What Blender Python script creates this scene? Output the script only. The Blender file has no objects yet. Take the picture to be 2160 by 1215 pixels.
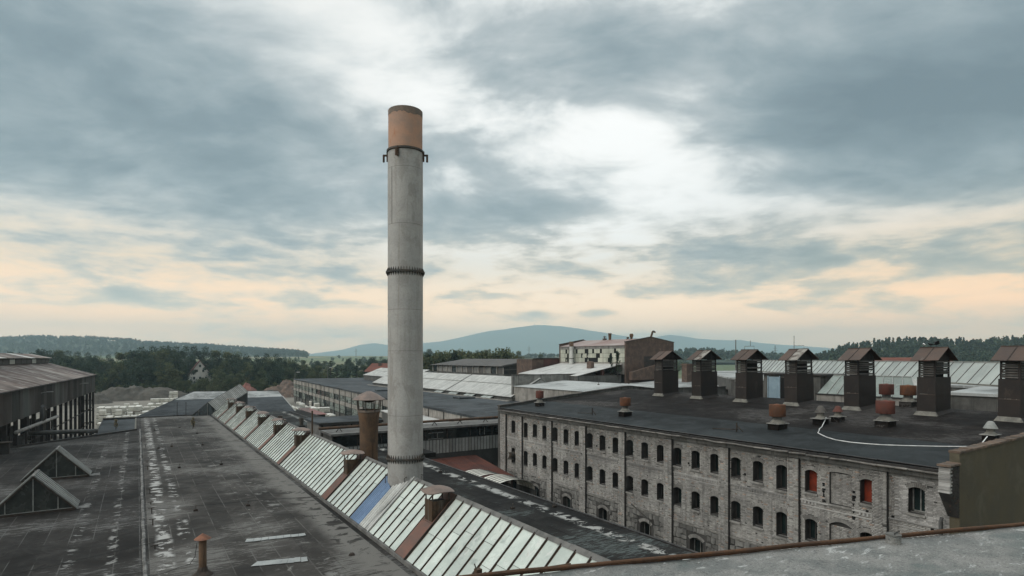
import bpy, math, random
import numpy as np
from mathutils import Matrix, Vector
from mathutils.geometry import tessellate_polygon

R = math.radians
random.seed(7)
rng = np.random.default_rng(11)
scene = bpy.context.scene
COL = scene.collection

# ------------------------------------------------------------------ camera
YAW = math.atan(790 / 1250.0)          # the works' long axis (+Y) lies 32.3 degrees left of the view
SY, CY = math.sin(YAW), math.cos(YAW)
CAM_Z = 15.0
cam = bpy.data.cameras.new('camera')
cam_ob = bpy.data.objects.new('camera', cam)
COL.objects.link(cam_ob)
cam_ob.location = (0, 0, CAM_Z)
cam_ob.rotation_euler = (R(90), 0, -YAW)
cam.sensor_width = 36.0
cam.lens = 36.0 * 1250 / 2160
cam.shift_y = 147.5 / 2160
cam.clip_start = 0.1
cam.clip_end = 60000
scene.camera = cam_ob

# ------------------------------------------------------------------ view, cycles
vs = scene.view_settings
vs.view_transform = 'Standard'
vs.look = 'None'
vs.exposure = 0.40
vs.gamma = 1.0
scene.render.engine = 'CYCLES'
cy = scene.cycles
cy.max_bounces = 6
cy.diffuse_bounces = 3
cy.glossy_bounces = 2
cy.transmission_bounces = 2
cy.transparent_max_bounces = 6
cy.volume_bounces = 3
cy.caustics_reflective = False
cy.caustics_refractive = False


def lin(r, g, b):
    def c(v):
        v /= 255.0
        return v / 12.92 if v <= 0.04045 else ((v + 0.055) / 1.055) ** 2.4
    return (c(r), c(g), c(b))


# ------------------------------------------------------------------ node helper
class G:
    """small helper that chains shader nodes"""
    def __init__(self, tree):
        self.t = tree
        self.n = tree.nodes
        self.l = tree.links

    def put(self, sock, v):
        if isinstance(v, bpy.types.NodeSocket):
            self.l.new(v, sock)
        elif v is not None:
            if sock.type == 'RGBA' and not isinstance(v, (int, float)):
                v = tuple(v) + (1,) if len(v) == 3 else v
            if sock.type == 'RGBA' and isinstance(v, (int, float)):
                v = (v, v, v, 1)
            if sock.type == 'VECTOR' and isinstance(v, (int, float)):
                v = (v, v, v)
            sock.default_value = v

    def m(self, op, a=None, b=None, c=None, clamp=False):
        n = self.n.new('ShaderNodeMath')
        n.operation = op
        n.use_clamp = clamp
        for i, v in enumerate((a, b, c)):
            if v is not None:
                self.put(n.inputs[i], v)
        return n.outputs[0]

    def vm(self, op, a=None, b=None):
        n = self.n.new('ShaderNodeVectorMath')
        n.operation = op
        if a is not None:
            self.put(n.inputs[0], a)
        if b is not None:
            self.put(n.inputs[1], b)
        return n.outputs['Value'] if op in ('DOT_PRODUCT', 'LENGTH') else n.outputs[0]

    def sep(self, v):
        n = self.n.new('ShaderNodeSeparateXYZ')
        self.put(n.inputs[0], v)
        return n.outputs

    def comb(self, x=0.0, y=0.0, z=0.0):
        n = self.n.new('ShaderNodeCombineXYZ')
        for i, v in enumerate((x, y, z)):
            self.put(n.inputs[i], v)
        return n.outputs[0]

    def noise(self, vec, scale=1.0, detail=4.0, rough=0.55, dist=0.0):
        n = self.n.new('ShaderNodeTexNoise')
        self.put(n.inputs['Vector'], vec)
        self.put(n.inputs['Scale'], scale)
        self.put(n.inputs['Detail'], detail)
        self.put(n.inputs['Roughness'], rough)
        self.put(n.inputs['Distortion'], dist)
        return n.outputs[0]

    def noise_col(self, vec, scale=1.0, detail=4.0):
        n = self.n.new('ShaderNodeTexNoise')
        self.put(n.inputs['Vector'], vec)
        self.put(n.inputs['Scale'], scale)
        self.put(n.inputs['Detail'], detail)
        return n.outputs[1]

    def put_col(self, c):
        return c

    def voro(self, vec, scale=1.0, feature='F1', out=0):
        n = self.n.new('ShaderNodeTexVoronoi')
        n.feature = feature
        self.put(n.inputs['Vector'], vec)
        self.put(n.inputs['Scale'], scale)
        return n.outputs[out]

    def ramp(self, v, a, b, lo=0.0, hi=1.0, smooth=True):
        n = self.n.new('ShaderNodeMapRange')
        n.interpolation_type = 'SMOOTHSTEP' if smooth else 'LINEAR'
        n.clamp = True
        for i, x in enumerate((v, a, b, lo, hi)):
            self.put(n.inputs[i], x)
        return n.outputs[0]

    def mix(self, f, a, b, mode='MIX'):
        n = self.n.new('ShaderNodeMix')
        n.data_type = 'RGBA'
        n.blend_type = mode
        n.clamp_factor = True
        self.put(n.inputs[0], f)
        self.put(n.inputs[6], a)
        self.put(n.inputs[7], b)
        return n.outputs[2]

    def hump(self, az, el, caz, cel, waz, wel, amp, tilt=0.0):
        """a soft elliptical mass on the sky at azimuth/elevation (degrees)"""
        dx = self.m('SUBTRACT', az, caz)
        dy = self.m('SUBTRACT', el, cel)
        if tilt:
            dy = self.m('SUBTRACT', dy, self.m('MULTIPLY', dx, tilt))
        dx = self.m('DIVIDE', dx, waz)
        dy = self.m('DIVIDE', dy, wel)
        d2 = self.m('ADD', self.m('MULTIPLY', dx, dx), self.m('MULTIPLY', dy, dy))
        e = self.m('POWER', 2.71828, self.m('MULTIPLY', d2, -1.0))
        return self.m('MULTIPLY', e, amp)

    def total(self, vals):
        s = vals[0]
        for v in vals[1:]:
            s = self.m('ADD', s, v)
        return s


# ------------------------------------------------------------------ world: clouded sky, sun hidden behind the cloud
SUN_AZ, SUN_EL = R(-120.0), R(38.0)    # the brightest diffuse light comes from behind on the left
world = bpy.data.worlds.new('World')
scene.world = world
world.use_nodes = True
world.cycles.sampling_method = 'MANUAL'
world.cycles.sample_map_resolution = 256
wt = world.node_tree
wt.nodes.clear()
g = G(wt)
wo = wt.nodes.new('ShaderNodeOutputWorld')
bg = wt.nodes.new('ShaderNodeBackground')
bg.inputs['Strength'].default_value = 0.1
wt.links.new(bg.outputs[0], wo.inputs[0])
tc = wt.nodes.new('ShaderNodeTexCoord')
dirv = g.vm('NORMALIZE', tc.outputs['Generated'])
xr = g.vm('DOT_PRODUCT', dirv, (CY, -SY, 0))       # right of the view axis
yf = g.vm('DOT_PRODUCT', dirv, (SY, CY, 0))        # along it
zu = g.sep(dirv)[2]
deg = 180 / math.pi
az = g.m('MULTIPLY', g.m('ARCTAN2', xr, yf), deg)
el = g.m('MULTIPLY', g.m('ARCSINE', zu), deg)
# cloud deck coordinates: flat layers seen in perspective
zc = g.m('ADD', g.m('MAXIMUM', zu, 0.0), 0.20)
deck = g.comb(g.m('DIVIDE', xr, zc), g.m('DIVIDE', yf, zc), 0.0)
warp = g.vm('MULTIPLY', g.vm('SUBTRACT', g.noise_col(g.vm('MULTIPLY', deck, (0.9, 0.9, 1)), 1.0, 3.0), (0.5, 0.5, 0.5)), (0.55, 0.55, 0))
dk2 = g.vm('ADD', deck, warp)
n1 = g.noise(g.vm('ADD', g.vm('MULTIPLY', dk2, (0.95, 1.15, 1)), (3.7, 1.2, 0)), 1.0, 6.0, 0.50, 0.1)
n2 = g.noise(g.vm('ADD', g.vm('MULTIPLY', dk2, (2.6, 3.2, 1)), (7.3, 2.1, 0)), 1.0, 6.0, 0.55, 0.1)
n4 = g.noise(g.vm('ADD', g.vm('MULTIPLY', dk2, (7.0, 8.5, 1)), (1.3, 9.1, 0)), 1.0, 5.0, 0.58, 0.1)
low_c = g.comb(g.m('MULTIPLY', az, 0.075), g.m('MULTIPLY', el, 0.34), 0.0)
n3 = g.noise(low_c, 1.0, 6.0, 0.55, 0.3)
n5 = g.noise(g.vm('ADD', g.vm('MULTIPLY', low_c, (2.8, 2.2, 1)), (4.0, 8.0, 0)), 1.0, 5.0, 0.58, 0.2)
masses = [
    g.hump(az, el, -34, 18.0, 18, 7.0, 0.66, -0.04), g.hump(az, el, -24, 12.6, 12, 2.0, 0.26),
    g.hump(az, el, 1, 14.6, 11, 1.7, 0.40, -0.03), g.hump(az, el, 32, 20.5, 15, 7.5, 0.54, -0.10),
    g.hump(az, el, 13, 27.0, 11, 4.2, 0.42, -0.20), g.hump(az, el, 29, 8.6, 10, 1.9, 0.44, 0.03),
    g.hump(az, el, 17, 10.3, 9, 1.6, 0.30, 0.0), g.hump(az, el, -27, 8.6, 10, 0.9, 0.26, -0.02),
    g.hump(az, el, -2, 30, 7, 3, 0.12, 0.0), g.hump(az, el, 42, 15, 9, 9, 0.30, 0.0),
    g.hump(az, el, -18.5, 5.0, 3.4, 0.65, 0.75, 0.0), g.hump(az, el, 2.6, 4.2, 1.5, 0.42, 0.7, 0.0), g.hump(az, el, 8, 4.25, 2.4, 0.36, 0.75, 0.0),
    g.hump(az, el, -33, 5.3, 2.0, 0.5, 0.55, 0.0), g.hump(az, el, -16, 2.0, 2.0, 0.25, 0.4, 0.0), g.hump(az, el, 22, 6.6, 12, 0.9, 0.16, 0.02),
    g.hump(az, el, 12.5, 18.6, 9.0, 4.2, -0.36, -0.10), g.hump(az, el, -11, 25.0, 9, 4.8, -0.30, -0.35),
    g.hump(az, el, 1, 20.2, 12, 3.2, -0.28, -0.10), g.hump(az, el, 25, 13.2, 9, 1.2, -0.46, -0.14),
    g.hump(az, el, -19, 30, 10, 4.5, -0.22, 0.0), g.hump(az, el, -6, 15.8, 5, 1.5, -0.30, 0.0),
    g.hump(az, el, -24, 10.3, 14, 1.1, -0.16, -0.02), g.hump(az, el, 35, 10.8, 6, 0.9, -0.36, 0.0), g.hump(az, el, 14, 11.5, 9, 2.2, -0.22, -0.05), g.hump(az, el, -8, 9.5, 10, 1.6, -0.16, 0.0),
]
mass = g.m('MULTIPLY', g.total(masses), 0.80)
cen = lambda n, k: g.m('MULTIPLY', g.m('SUBTRACT', n, 0.5), k)
upper = g.total([cen(n1, 1.50), cen(n2, 0.90), cen(n4, 0.45), g.m('ADD', 0.50, 0.0)])
lower = g.total([cen(n3, 2.0), cen(n5, 1.5), cen(n4, 0.3), g.m('ADD', 0.34, 0.0)])
thick = g.m('ADD', mass, g.m('ADD', g.m('MULTIPLY', upper, g.ramp(el, 8, 16)), g.m('MULTIPLY', lower, g.ramp(el, 16, 8))))
thick = g.m('MULTIPLY', thick, g.ramp(el, 1.5, 7.5, 0.70, 1.0))
# how close to the brightest, thinnest part of the deck
GA, GE = R(5.0), R(19.0)
sx, sy_, sz = math.sin(GA) * math.cos(GE), math.cos(GA) * math.cos(GE), math.sin(GE)
ca = g.m('ADD', g.m('ADD', g.m('MULTIPLY', xr, sx), g.m('MULTIPLY', yf, sy_)), g.m('MULTIPLY', zu, sz))
glow = g.m('POWER', g.m('MAXIMUM', ca, 0.0), 16.0)
sky_tex = wt.nodes.new('ShaderNodeTexSky')
sky_tex.sky_type = 'NISHITA'
sky_tex.sun_disc = False
sky_tex.sun_elevation = SUN_EL
sky_tex.sun_rotation = YAW + SUN_AZ
sky_tex.air_density = 1.2
sky_tex.dust_density = 3.0


def stops(fac, pts):
    n = wt.nodes.new('ShaderNodeValToRGB')
    e = n.color_ramp.elements
    while len(e) < len(pts):
        e.new(0.5)
    for el_, (p, c) in zip(e, pts):
        el_.position = p
        el_.color = tuple(c) + (1,)
    wt.links.new(fac, n.inputs[0])
    return n.outputs[0]


tone = g.m('MULTIPLY', thick, 0.8)                     # 0 = open and bright, 0.8 = full thickness
hi = stops(tone, [(0.0, lin(250, 247, 240)), (0.16, lin(234, 234, 230)), (0.30, lin(209, 214, 214)), (0.42, lin(182, 190, 193)), (0.56, lin(153, 166, 172)), (0.72, lin(127, 143, 152)), (0.95, lin(104, 121, 132))])
lo = stops(tone, [(0.0, (1.20, 0.88, 0.56)), (0.18, (1.10, 0.83, 0.55)), (0.32, (0.88, 0.74, 0.57)), (0.46, lin(203, 200, 190)), (0.60, lin(174, 180, 180)), (0.80, lin(148, 160, 164))])
lo = g.mix(g.ramp(az, 12, 34, 0.0, 0.45), lo, g.vm('MULTIPLY', lo, (1.10, 0.93, 0.68)))
cloud = g.mix(g.ramp(el, 6.5, 15), lo, hi)
cloud = g.mix(g.m('MULTIPLY', g.ramp(tone, 0.44, 0.10), g.m('MULTIPLY', glow, 1.25, clamp=True)), cloud, g.mix(g.ramp(el, 6, 13), (1.10, 0.98, 0.82), (1.14, 1.13, 1.10)))
cloud = g.vm('MULTIPLY', cloud, (0.80, 0.80, 0.80))
lit = g.vm('MULTIPLY', cloud, (10.0, 10.0, 10.0))
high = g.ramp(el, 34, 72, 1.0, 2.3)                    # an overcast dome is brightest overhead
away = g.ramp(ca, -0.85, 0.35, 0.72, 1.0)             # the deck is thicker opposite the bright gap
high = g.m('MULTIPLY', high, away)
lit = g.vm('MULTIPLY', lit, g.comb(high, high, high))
glare = g.mix(g.ramp(el, 1.0, 9.5), (2.6, 1.95, 1.38), (1.0, 1.0, 1.0))   # bright warm low sky under the deck
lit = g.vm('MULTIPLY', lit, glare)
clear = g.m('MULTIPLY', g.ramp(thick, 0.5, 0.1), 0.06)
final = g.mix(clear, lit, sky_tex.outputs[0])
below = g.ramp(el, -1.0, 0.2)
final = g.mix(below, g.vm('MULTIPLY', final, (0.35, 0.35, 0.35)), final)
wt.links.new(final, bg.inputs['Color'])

sun = bpy.data.lights.new('sun', 'SUN')
sun.energy = 1.5
sun.angle = R(50)
sun.color = (1.0, 0.95, 0.88)
sun_ob = bpy.data.objects.new('sun', sun)
COL.objects.link(sun_ob)
lx, ly, lz = math.sin(SUN_AZ) * math.cos(SUN_EL), math.cos(SUN_AZ) * math.cos(SUN_EL), math.sin(SUN_EL)
sd = Vector((lx * CY + ly * SY, -lx * SY + ly * CY, lz))
sun_ob.rotation_euler = sd.to_track_quat('Z', 'Y').to_euler()
sun_ob.location = (-40, 20, 120)


# ------------------------------------------------------------------ materials
MATS = {}


def material(name, col, col2=None, scale=1.5, rough=0.85, bump=0.15, bump_scale=30.0, streak=0.0, streak_col=None,
             vary=0.0, metal=0.0, spec=0.3, spots=None, attr=None, stretch=(1, 1, 1), grain=0.12):
    """weathered surface: two base colours by broad noise, streaks, grain, stains with a shape of their own"""
    m = bpy.data.materials.new(name)
    m.use_nodes = True
    t = m.node_tree
    t.nodes.clear()
    q = G(t)
    out = t.nodes.new('ShaderNodeOutputMaterial')
    bs = t.nodes.new('ShaderNodeBsdfPrincipled')
    t.links.new(bs.outputs[0], out.inputs[0])
    pos = t.nodes.new('ShaderNodeNewGeometry').outputs['Position']
    p = q.vm('MULTIPLY', pos, stretch)
    col2 = col2 or tuple(c * 0.7 for c in col)
    f = q.ramp(q.noise(p, scale, 5.0, 0.6, 0.4), 0.36, 0.64)
    c = q.mix(f, col, col2)
    if attr:
        a = t.nodes.new('ShaderNodeAttribute')
        a.attribute_name = attr
        c = q.mix(1.0, c, a.outputs['Color'], 'MULTIPLY')
    if streak:
        sn = q.noise(q.vm('MULTIPLY', pos, (1.0, 1.0, 0.07)), 3.0, 5.0, 0.65)
        c = q.mix(q.m('MULTIPLY', q.ramp(sn, 0.50, 0.66), streak), c, streak_col or tuple(v * 0.4 for v in col))
    if spots:
        for (scol, sscale, lo, hi, amt, sst) in spots:
            sn = q.noise(q.vm('MULTIPLY', pos, sst), sscale, 6.0, 0.65, 0.6)
            c = q.mix(q.m('MULTIPLY', q.ramp(sn, lo, hi), amt), c, scol)
    if vary:
        oi = t.nodes.new('ShaderNodeObjectInfo')
        k = q.ramp(oi.outputs['Random'], 0, 1, 1 - vary, 1 + vary, False)
        c = q.vm('MULTIPLY', c, q.comb(k, k, k))
    gr = q.noise(pos, bump_scale, 3.0, 0.6)
    if grain:
        k = q.ramp(gr, 0.25, 0.75, 1 - grain, 1 + grain, False)
        c = q.vm('MULTIPLY', c, q.comb(k, k, k))
    q.put(bs.inputs['Base Color'], c)
    rr = q.ramp(f, 0, 1, rough, max(0.05, rough - 0.12), False)
    q.put(bs.inputs['Roughness'], rr)
    bs.inputs['Metallic'].default_value = metal
    bs.inputs['Specular IOR Level'].default_value = spec
    if bump:
        b = t.nodes.new('ShaderNodeBump')
        b.inputs['Strength'].default_value = bump
        b.inputs['Distance'].default_value = 0.02
        q.put(b.inputs['Height'], gr)
        t.links.new(b.outputs[0], bs.inputs['Normal'])
    MATS[name] = m
    return m


def leaf_material(name, col, col2):
    m = bpy.data.materials.new(name)
    m.use_nodes = True
    t = m.node_tree
    t.nodes.clear()
    q = G(t)
    out = t.nodes.new('ShaderNodeOutputMaterial')
    bs = t.nodes.new('ShaderNodeBsdfPrincipled')
    tr = t.nodes.new('ShaderNodeBsdfTranslucent')
    mx = t.nodes.new('ShaderNodeMixShader')
    mx.inputs[0].default_value = 0.25
    t.links.new(bs.outputs[0], mx.inputs[1])
    t.links.new(tr.outputs[0], mx.inputs[2])
    t.links.new(mx.outputs[0], out.inputs[0])
    pos = t.nodes.new('ShaderNodeNewGeometry').outputs['Position']
    oi = t.nodes.new('ShaderNodeObjectInfo').outputs['Random']
    f = q.m('ADD', q.m('MULTIPLY', q.ramp(q.noise(pos, 0.5, 4.0), 0.35, 0.65), 0.6), q.m('MULTIPLY', oi, 0.5))
    c = q.mix(f, col, col2)
    a = t.nodes.new('ShaderNodeAttribute')
    a.attribute_name = 'tint'
    c = q.mix(1.0, c, a.outputs['Color'], 'MULTIPLY')
    q.put(bs.inputs['Base Color'], c)
    bs.inputs['Roughness'].default_value = 0.7
    bs.inputs['Specular IOR Level'].default_value = 0.2
    q.put(tr.inputs['Color'], c)
    MATS[name] = m
    return m


def felt_material(name, base, light, amount, streak_dir='X', strip=1.0, patches=None, rough=0.75, warm=None, lap=None):
    """weathered roofing felt: flaked mineral showing as pale dashes, strip-wise tone, ponding stains"""
    m = bpy.data.materials.new(name)
    m.use_nodes = True
    t = m.node_tree
    t.nodes.clear()
    q = G(t)
    out = t.nodes.new('ShaderNodeOutputMaterial')
    bs = t.nodes.new('ShaderNodeBsdfPrincipled')
    t.links.new(bs.outputs[0], out.inputs[0])
    pos = t.nodes.new('ShaderNodeNewGeometry').outputs['Position']
    x, y, z = q.sep(pos)
    oi = t.nodes.new('ShaderNodeObjectInfo').outputs['Random']
    st = (0.55, 3.0, 1) if streak_dir == 'X' else (3.0, 0.55, 1)
    dash = q.noise(q.vm('MULTIPLY', pos, st), 2.6, 8.0, 0.74, 0.6)
    big = q.noise(pos, 0.16, 3.0, 0.55)
    med = q.noise(pos, 0.7, 5.0, 0.6, 0.5)
    c = q.mix(q.ramp(big, 0.36, 0.62), tuple(v * 0.75 for v in base), tuple(v * 1.7 for v in base))
    pond = q.noise(pos, 0.33, 5.0, 0.6, 0.8)
    c = q.mix(q.ramp(q.m('ABSOLUTE', q.m('SUBTRACT', pond, 0.56)), 0.028, 0.0, 0.0, 0.35), c, tuple(v * 2.6 for v in base))
    c = q.mix(q.ramp(med, 0.45, 0.75, 0, 0.6), c, tuple(v * 1.9 for v in base))
    if warm:
        c = q.mix(q.ramp(q.noise(pos, 0.23, 4.0), 0.45, 0.62, 0, 0.8), c, warm)
    k = q.ramp(oi, 0, 1, 0.82, 1.2, False)
    c = q.vm('MULTIPLY', c, q.comb(k, k, k))
    thr = q.m('SUBTRACT', 0.66, q.m('MULTIPLY', q.ramp(big, 0.40, 0.62), amount))
    f = q.ramp(q.m('SUBTRACT', dash, thr), 0.0, 0.05)
    c = q.mix(q.m('MULTIPLY', f, 0.85), c, light)
    fine = q.noise(q.vm('MULTIPLY', pos, st), 9.0, 4.0, 0.7, 0.3)
    c = q.mix(q.m('MULTIPLY', q.ramp(fine, 0.57, 0.72), q.ramp(med, 0.35, 0.65, 0.04, 0.45)), c, tuple(v * 0.8 for v in light))
    c = q.mix(q.ramp(fine, 0.44, 0.26, 0.0, 0.55), c, tuple(v * 0.45 for v in base))
    if lap:
        ax = x if lap[0] == 'x' else y
        fr = q.m('FRACT', q.m('DIVIDE', q.m('SUBTRACT', ax, lap[1]), lap[2]))
        ln = q.ramp(q.m('ABSOLUTE', q.m('SUBTRACT', fr, 0.5)), 0.465, 0.497)
        brk = q.ramp(q.noise(q.vm('MULTIPLY', pos, (1.0, 0.35, 1) if lap[0] == 'x' else (0.35, 1.0, 1)), 1.1, 5.0, 0.65), 0.40, 0.60)
        c = q.mix(q.m('MULTIPLY', q.m('MULTIPLY', ln, brk), lap[3]), c, tuple(min(1, v * 0.75) for v in light))
    if patches:
        for (px, w, pcol, lo, hi) in patches:          # peeled bands that follow a felt seam
            bd = q.ramp(q.m('ABSOLUTE', q.m('SUBTRACT', q.m('ADD', x, q.m('MULTIPLY', q.noise(pos, 0.8, 3.0), 0.5)), px + 0.25)), w, w * 0.35)
            pn = q.noise(q.vm('MULTIPLY', pos, (0.8, 1.1, 1)), 1.3, 7.0, 0.66, 0.5)
            pf = q.m('MULTIPLY', bd, q.ramp(pn, (lo + hi) / 2 - 0.018, (lo + hi) / 2 + 0.018))
            c = q.mix(pf, c, pcol)
    gr = q.noise(pos, 55.0, 3.0, 0.7)
    k = q.ramp(gr, 0.25, 0.75, 0.8, 1.2, False)
    c = q.vm('MULTIPLY', c, q.comb(k, k, k))
    q.put(bs.inputs['Base Color'], c)
    q.put(bs.inputs['Roughness'], q.ramp(med, 0.3, 0.7, rough + 0.15, rough, False))
    bs.inputs['Specular IOR Level'].default_value = 0.14
    b = t.nodes.new('ShaderNodeBump')
    b.inputs['Strength'].default_value = 0.3
    b.inputs['Distance'].default_value = 0.02
    q.put(b.inputs['Height'], q.m('ADD', q.m('MULTIPLY', dash, 1.2), q.m('MULTIPLY', gr, 0.35)))
    t.links.new(b.outputs[0], bs.inputs['Normal'])
    MATS[name] = m
    return m


mt = material
felt_material('felt_main', (0.036, 0.0330, 0.0300), (0.155, 0.149, 0.139), 0.20, 'X', lap=('x', 0.45, 1.011, 1.0), patches=[
    (1.10, 0.42, (0.36, 0.352, 0.335), 0.49, 0.57), (2.05, 0.32, (0.33, 0.323, 0.308), 0.52, 0.59), (5.6, 0.8, (0.17, 0.165, 0.155), 0.55, 0.63),
    (7.0, 0.6, (0.18, 0.174, 0.164), 0.56, 0.64), (9.2, 1.5, (0.15, 0.142, 0.130), 0.40, 0.50)])
felt_material('felt_left', (0.0195, 0.0178, 0.0164), (0.14, 0.137, 0.132), 0.16, 'X', lap=('x', -11.7, 0.983, 0.85), patches=[
    (-1.0, 0.25, (0.22, 0.215, 0.205), 0.50, 0.60), (-2.6, 0.3, (0.19, 0.186, 0.178), 0.54, 0.63)])
felt_material('felt_right', (0.0125, 0.0118, 0.0110), (0.10, 0.117, 0.112), 0.17, 'X', patches=[
    (20.6, 0.5, (0.34, 0.335, 0.315), 0.48, 0.55)])
felt_material('felt_black', (0.0100, 0.0080, 0.0070), (0.072, 0.067, 0.063), 0.19, 'Y', rough=0.75)
felt_material('felt_blue', (0.0155, 0.0180, 0.0188), (0.042, 0.049, 0.052), 0.08, 'Y', rough=0.65)
felt_material('felt_slate', (0.036, 0.040, 0.043), (0.10, 0.105, 0.11), 0.10, 'X', rough=0.65)
felt_material('felt_pale', (0.20, 0.205, 0.20), (0.33, 0.33, 0.32), 0.08, 'Y', rough=0.8)
mt('concrete_near', (0.245, 0.240, 0.225), (0.16, 0.164, 0.156), 2.2, 0.9, 0.7, 70.0, spots=[
    ((0.52, 0.52, 0.50), 2.6, 0.57, 0.68, 0.8, (1.0, 2.8, 1)), ((0.07, 0.074, 0.074), 6.0, 0.56, 0.72, 0.7, (1, 1, 1)), ((0.07, 0.074, 0.073), 26.0, 0.54, 0.66, 0.7, (1, 1, 1)), ((0.40, 0.40, 0.385), 34.0, 0.58, 0.68, 0.6, (1, 1, 1)),
    ((0.10, 0.125, 0.12), 0.7, 0.52, 0.66, 0.6, (1, 1, 1))], grain=0.38)
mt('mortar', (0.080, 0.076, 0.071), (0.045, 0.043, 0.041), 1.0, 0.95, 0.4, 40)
mt('brick_grey', (0.425, 0.412, 0.392), (0.295, 0.286, 0.273), 0.55, 0.9, 0.3, 60, attr='tint', streak=0.35, streak_col=(0.07, 0.066, 0.06))
mt('brick_piece', (0.425, 0.412, 0.392), (0.295, 0.286, 0.273), 0.55, 0.9, 0.3, 60, vary=0.35)
mt('arch_brick', (0.30, 0.288, 0.268), (0.19, 0.182, 0.17), 2.5, 0.92, 0.3, 40, vary=0.25)
mt('render_grey', (0.25, 0.243, 0.228), (0.15, 0.146, 0.136), 0.8, 0.92, 0.4, 30, streak=0.6, streak_col=(0.055, 0.052, 0.048))
mt('stone_grey', (0.23, 0.223, 0.208), (0.14, 0.136, 0.127), 1.6, 0.92, 0.5, 25, vary=0.3)
mt('soot_shade_brick', (0.055, 0.05, 0.046), (0.03, 0.028, 0.026), 1.5, 0.92, 0.5, 30, spots=[((0.14, 0.07, 0.045), 2.0, 0.60, 0.70, 0.7, (1, 1, 1))])  # sooty brick; also the shaded brick copy on the broken corner stub
mt('red_brick', (0.125, 0.086, 0.068), (0.08, 0.057, 0.047), 1.2, 0.9, 0.3, 20, spots=[((0.22, 0.17, 0.13), 1.5, 0.58, 0.68, 0.6, (1, 1, 1))])
mt('red_paint_wall', (0.115, 0.052, 0.044), (0.078, 0.040, 0.036), 0.8, 0.85, 0.2, 20, streak=0.5)
mt('plaster_olive', (0.105, 0.089, 0.058), (0.082, 0.072, 0.050), 0.6, 0.9, 0.25, 25, streak=0.10, streak_col=(0.05, 0.046, 0.036), spots=[((0.13, 0.115, 0.082), 0.5, 0.50, 0.66, 0.6, (1, 1, 1)), ((0.05, 0.047, 0.036), 0.8, 0.60, 0.72, 0.5, (1, 1, 0.6))])
mt('concrete_wall', (0.125, 0.122, 0.112), (0.075, 0.073, 0.068), 0.7, 0.9, 0.3, 20, streak=0.7, streak_col=(0.04, 0.039, 0.036))
mt('concrete_pale', (0.33, 0.31, 0.28), (0.22, 0.205, 0.185), 0.8, 0.9, 0.2, 20, streak=0.6, streak_col=(0.12, 0.11, 0.10))
mt('steel_grey', (0.395, 0.382, 0.362), (0.335, 0.325, 0.308), 0.9, 0.62, 0.12, 12, streak=0.42, streak_col=(0.24, 0.228, 0.208), spec=0.3,
   spots=[((0.42, 0.415, 0.40), 0.55, 0.55, 0.66, 0.5, (1, 1, 0.55)), ((0.16, 0.115, 0.075), 2.0, 0.60, 0.72, 0.6, (1, 1, 0.04)), ((0.27, 0.255, 0.235), 1.1, 0.52, 0.60, 0.6, (1, 1, 0.5))])
mt('steel_dark', (0.055, 0.054, 0.05), (0.09, 0.07, 0.055), 2.0, 0.7, 0.2, 25)
mt('rail_rust', (0.12, 0.062, 0.034), (0.075, 0.045, 0.03), 4.0, 0.9, 0.4, 40)
mt('rust', (0.155, 0.064, 0.033), (0.10, 0.05, 0.031), 1.6, 0.9, 0.4, 30, spots=[((0.22, 0.095, 0.045), 3.0, 0.58, 0.70, 0.6, (1, 1, 0.4)), ((0.06, 0.04, 0.03), 2.0, 0.58, 0.68, 0.6, (1, 1, 0.25))])
mt('rust_top', (0.46, 0.275, 0.19), (0.36, 0.245, 0.19), 0.9, 0.88, 0.35, 20, spots=[((0.40, 0.16, 0.075), 0.8, 0.55, 0.66, 0.7, (1, 1, 0.5)), ((0.22, 0.15, 0.115), 1.3, 0.60, 0.70, 0.6, (1, 1, 0.3))])
mt('soot_rim', (0.15, 0.13, 0.112), (0.21, 0.155, 0.12), 2.5, 0.9, 0.4, 20)
mt('rust_red', (0.14, 0.049, 0.036), (0.10, 0.043, 0.034), 2.0, 0.88, 0.3, 30, spots=[((0.055, 0.035, 0.03), 2.0, 0.58, 0.68, 0.6, (1, 1, 0.25))])
mt('rust_brown', (0.135, 0.082, 0.048), (0.08, 0.051, 0.033), 1.1, 0.85, 0.3, 20, streak=0.6, streak_col=(0.035, 0.022, 0.014), spots=[((0.15, 0.085, 0.04), 1.5, 0.58, 0.70, 0.6, (1, 1, 0.25))])
mt('copper_strip', (0.16, 0.082, 0.062), (0.115, 0.07, 0.056), 1.4, 0.7, 0.15, 20, vary=0.12)
mt('cap_sheet', (0.235, 0.172, 0.142), (0.155, 0.118, 0.10), 1.5, 0.6, 0.1, 15, vary=0.15)
mt('vent_wood', (0.085, 0.052, 0.03), (0.045, 0.03, 0.02), 2.0, 0.9, 0.4, 20, streak=0.7, streak_col=(0.14, 0.13, 0.11))
mt('glass_pale', (0.56, 0.605, 0.55), (0.465, 0.51, 0.465), 0.9, 0.30, 0.05, 6, vary=0.12, spec=0.5, spots=[((0.27, 0.31, 0.285), 1.2, 0.55, 0.70, 0.7, (1, 0.7, 1)), ((0.60, 0.60, 0.565), 1.5, 0.56, 0.68, 0.7, (1, 1.5, 1)), ((0.36, 0.33, 0.28), 2.6, 0.60, 0.70, 0.5, (1, 2.0, 1))], grain=0.03)
mt('glass_far', (0.34, 0.365, 0.34), (0.26, 0.28, 0.262), 0.5, 0.4, 0.05, 6, vary=0.12, spec=0.5, grain=0.04)
mt('glass_green', (0.22, 0.25, 0.225), (0.16, 0.185, 0.165), 0.5, 0.35, 0.05, 6, vary=0.1, spec=0.5, grain=0.04)
mt('bar_dark', (0.026, 0.021, 0.018), (0.05, 0.036, 0.028), 3.0, 0.8, 0.2, 30)
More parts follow.
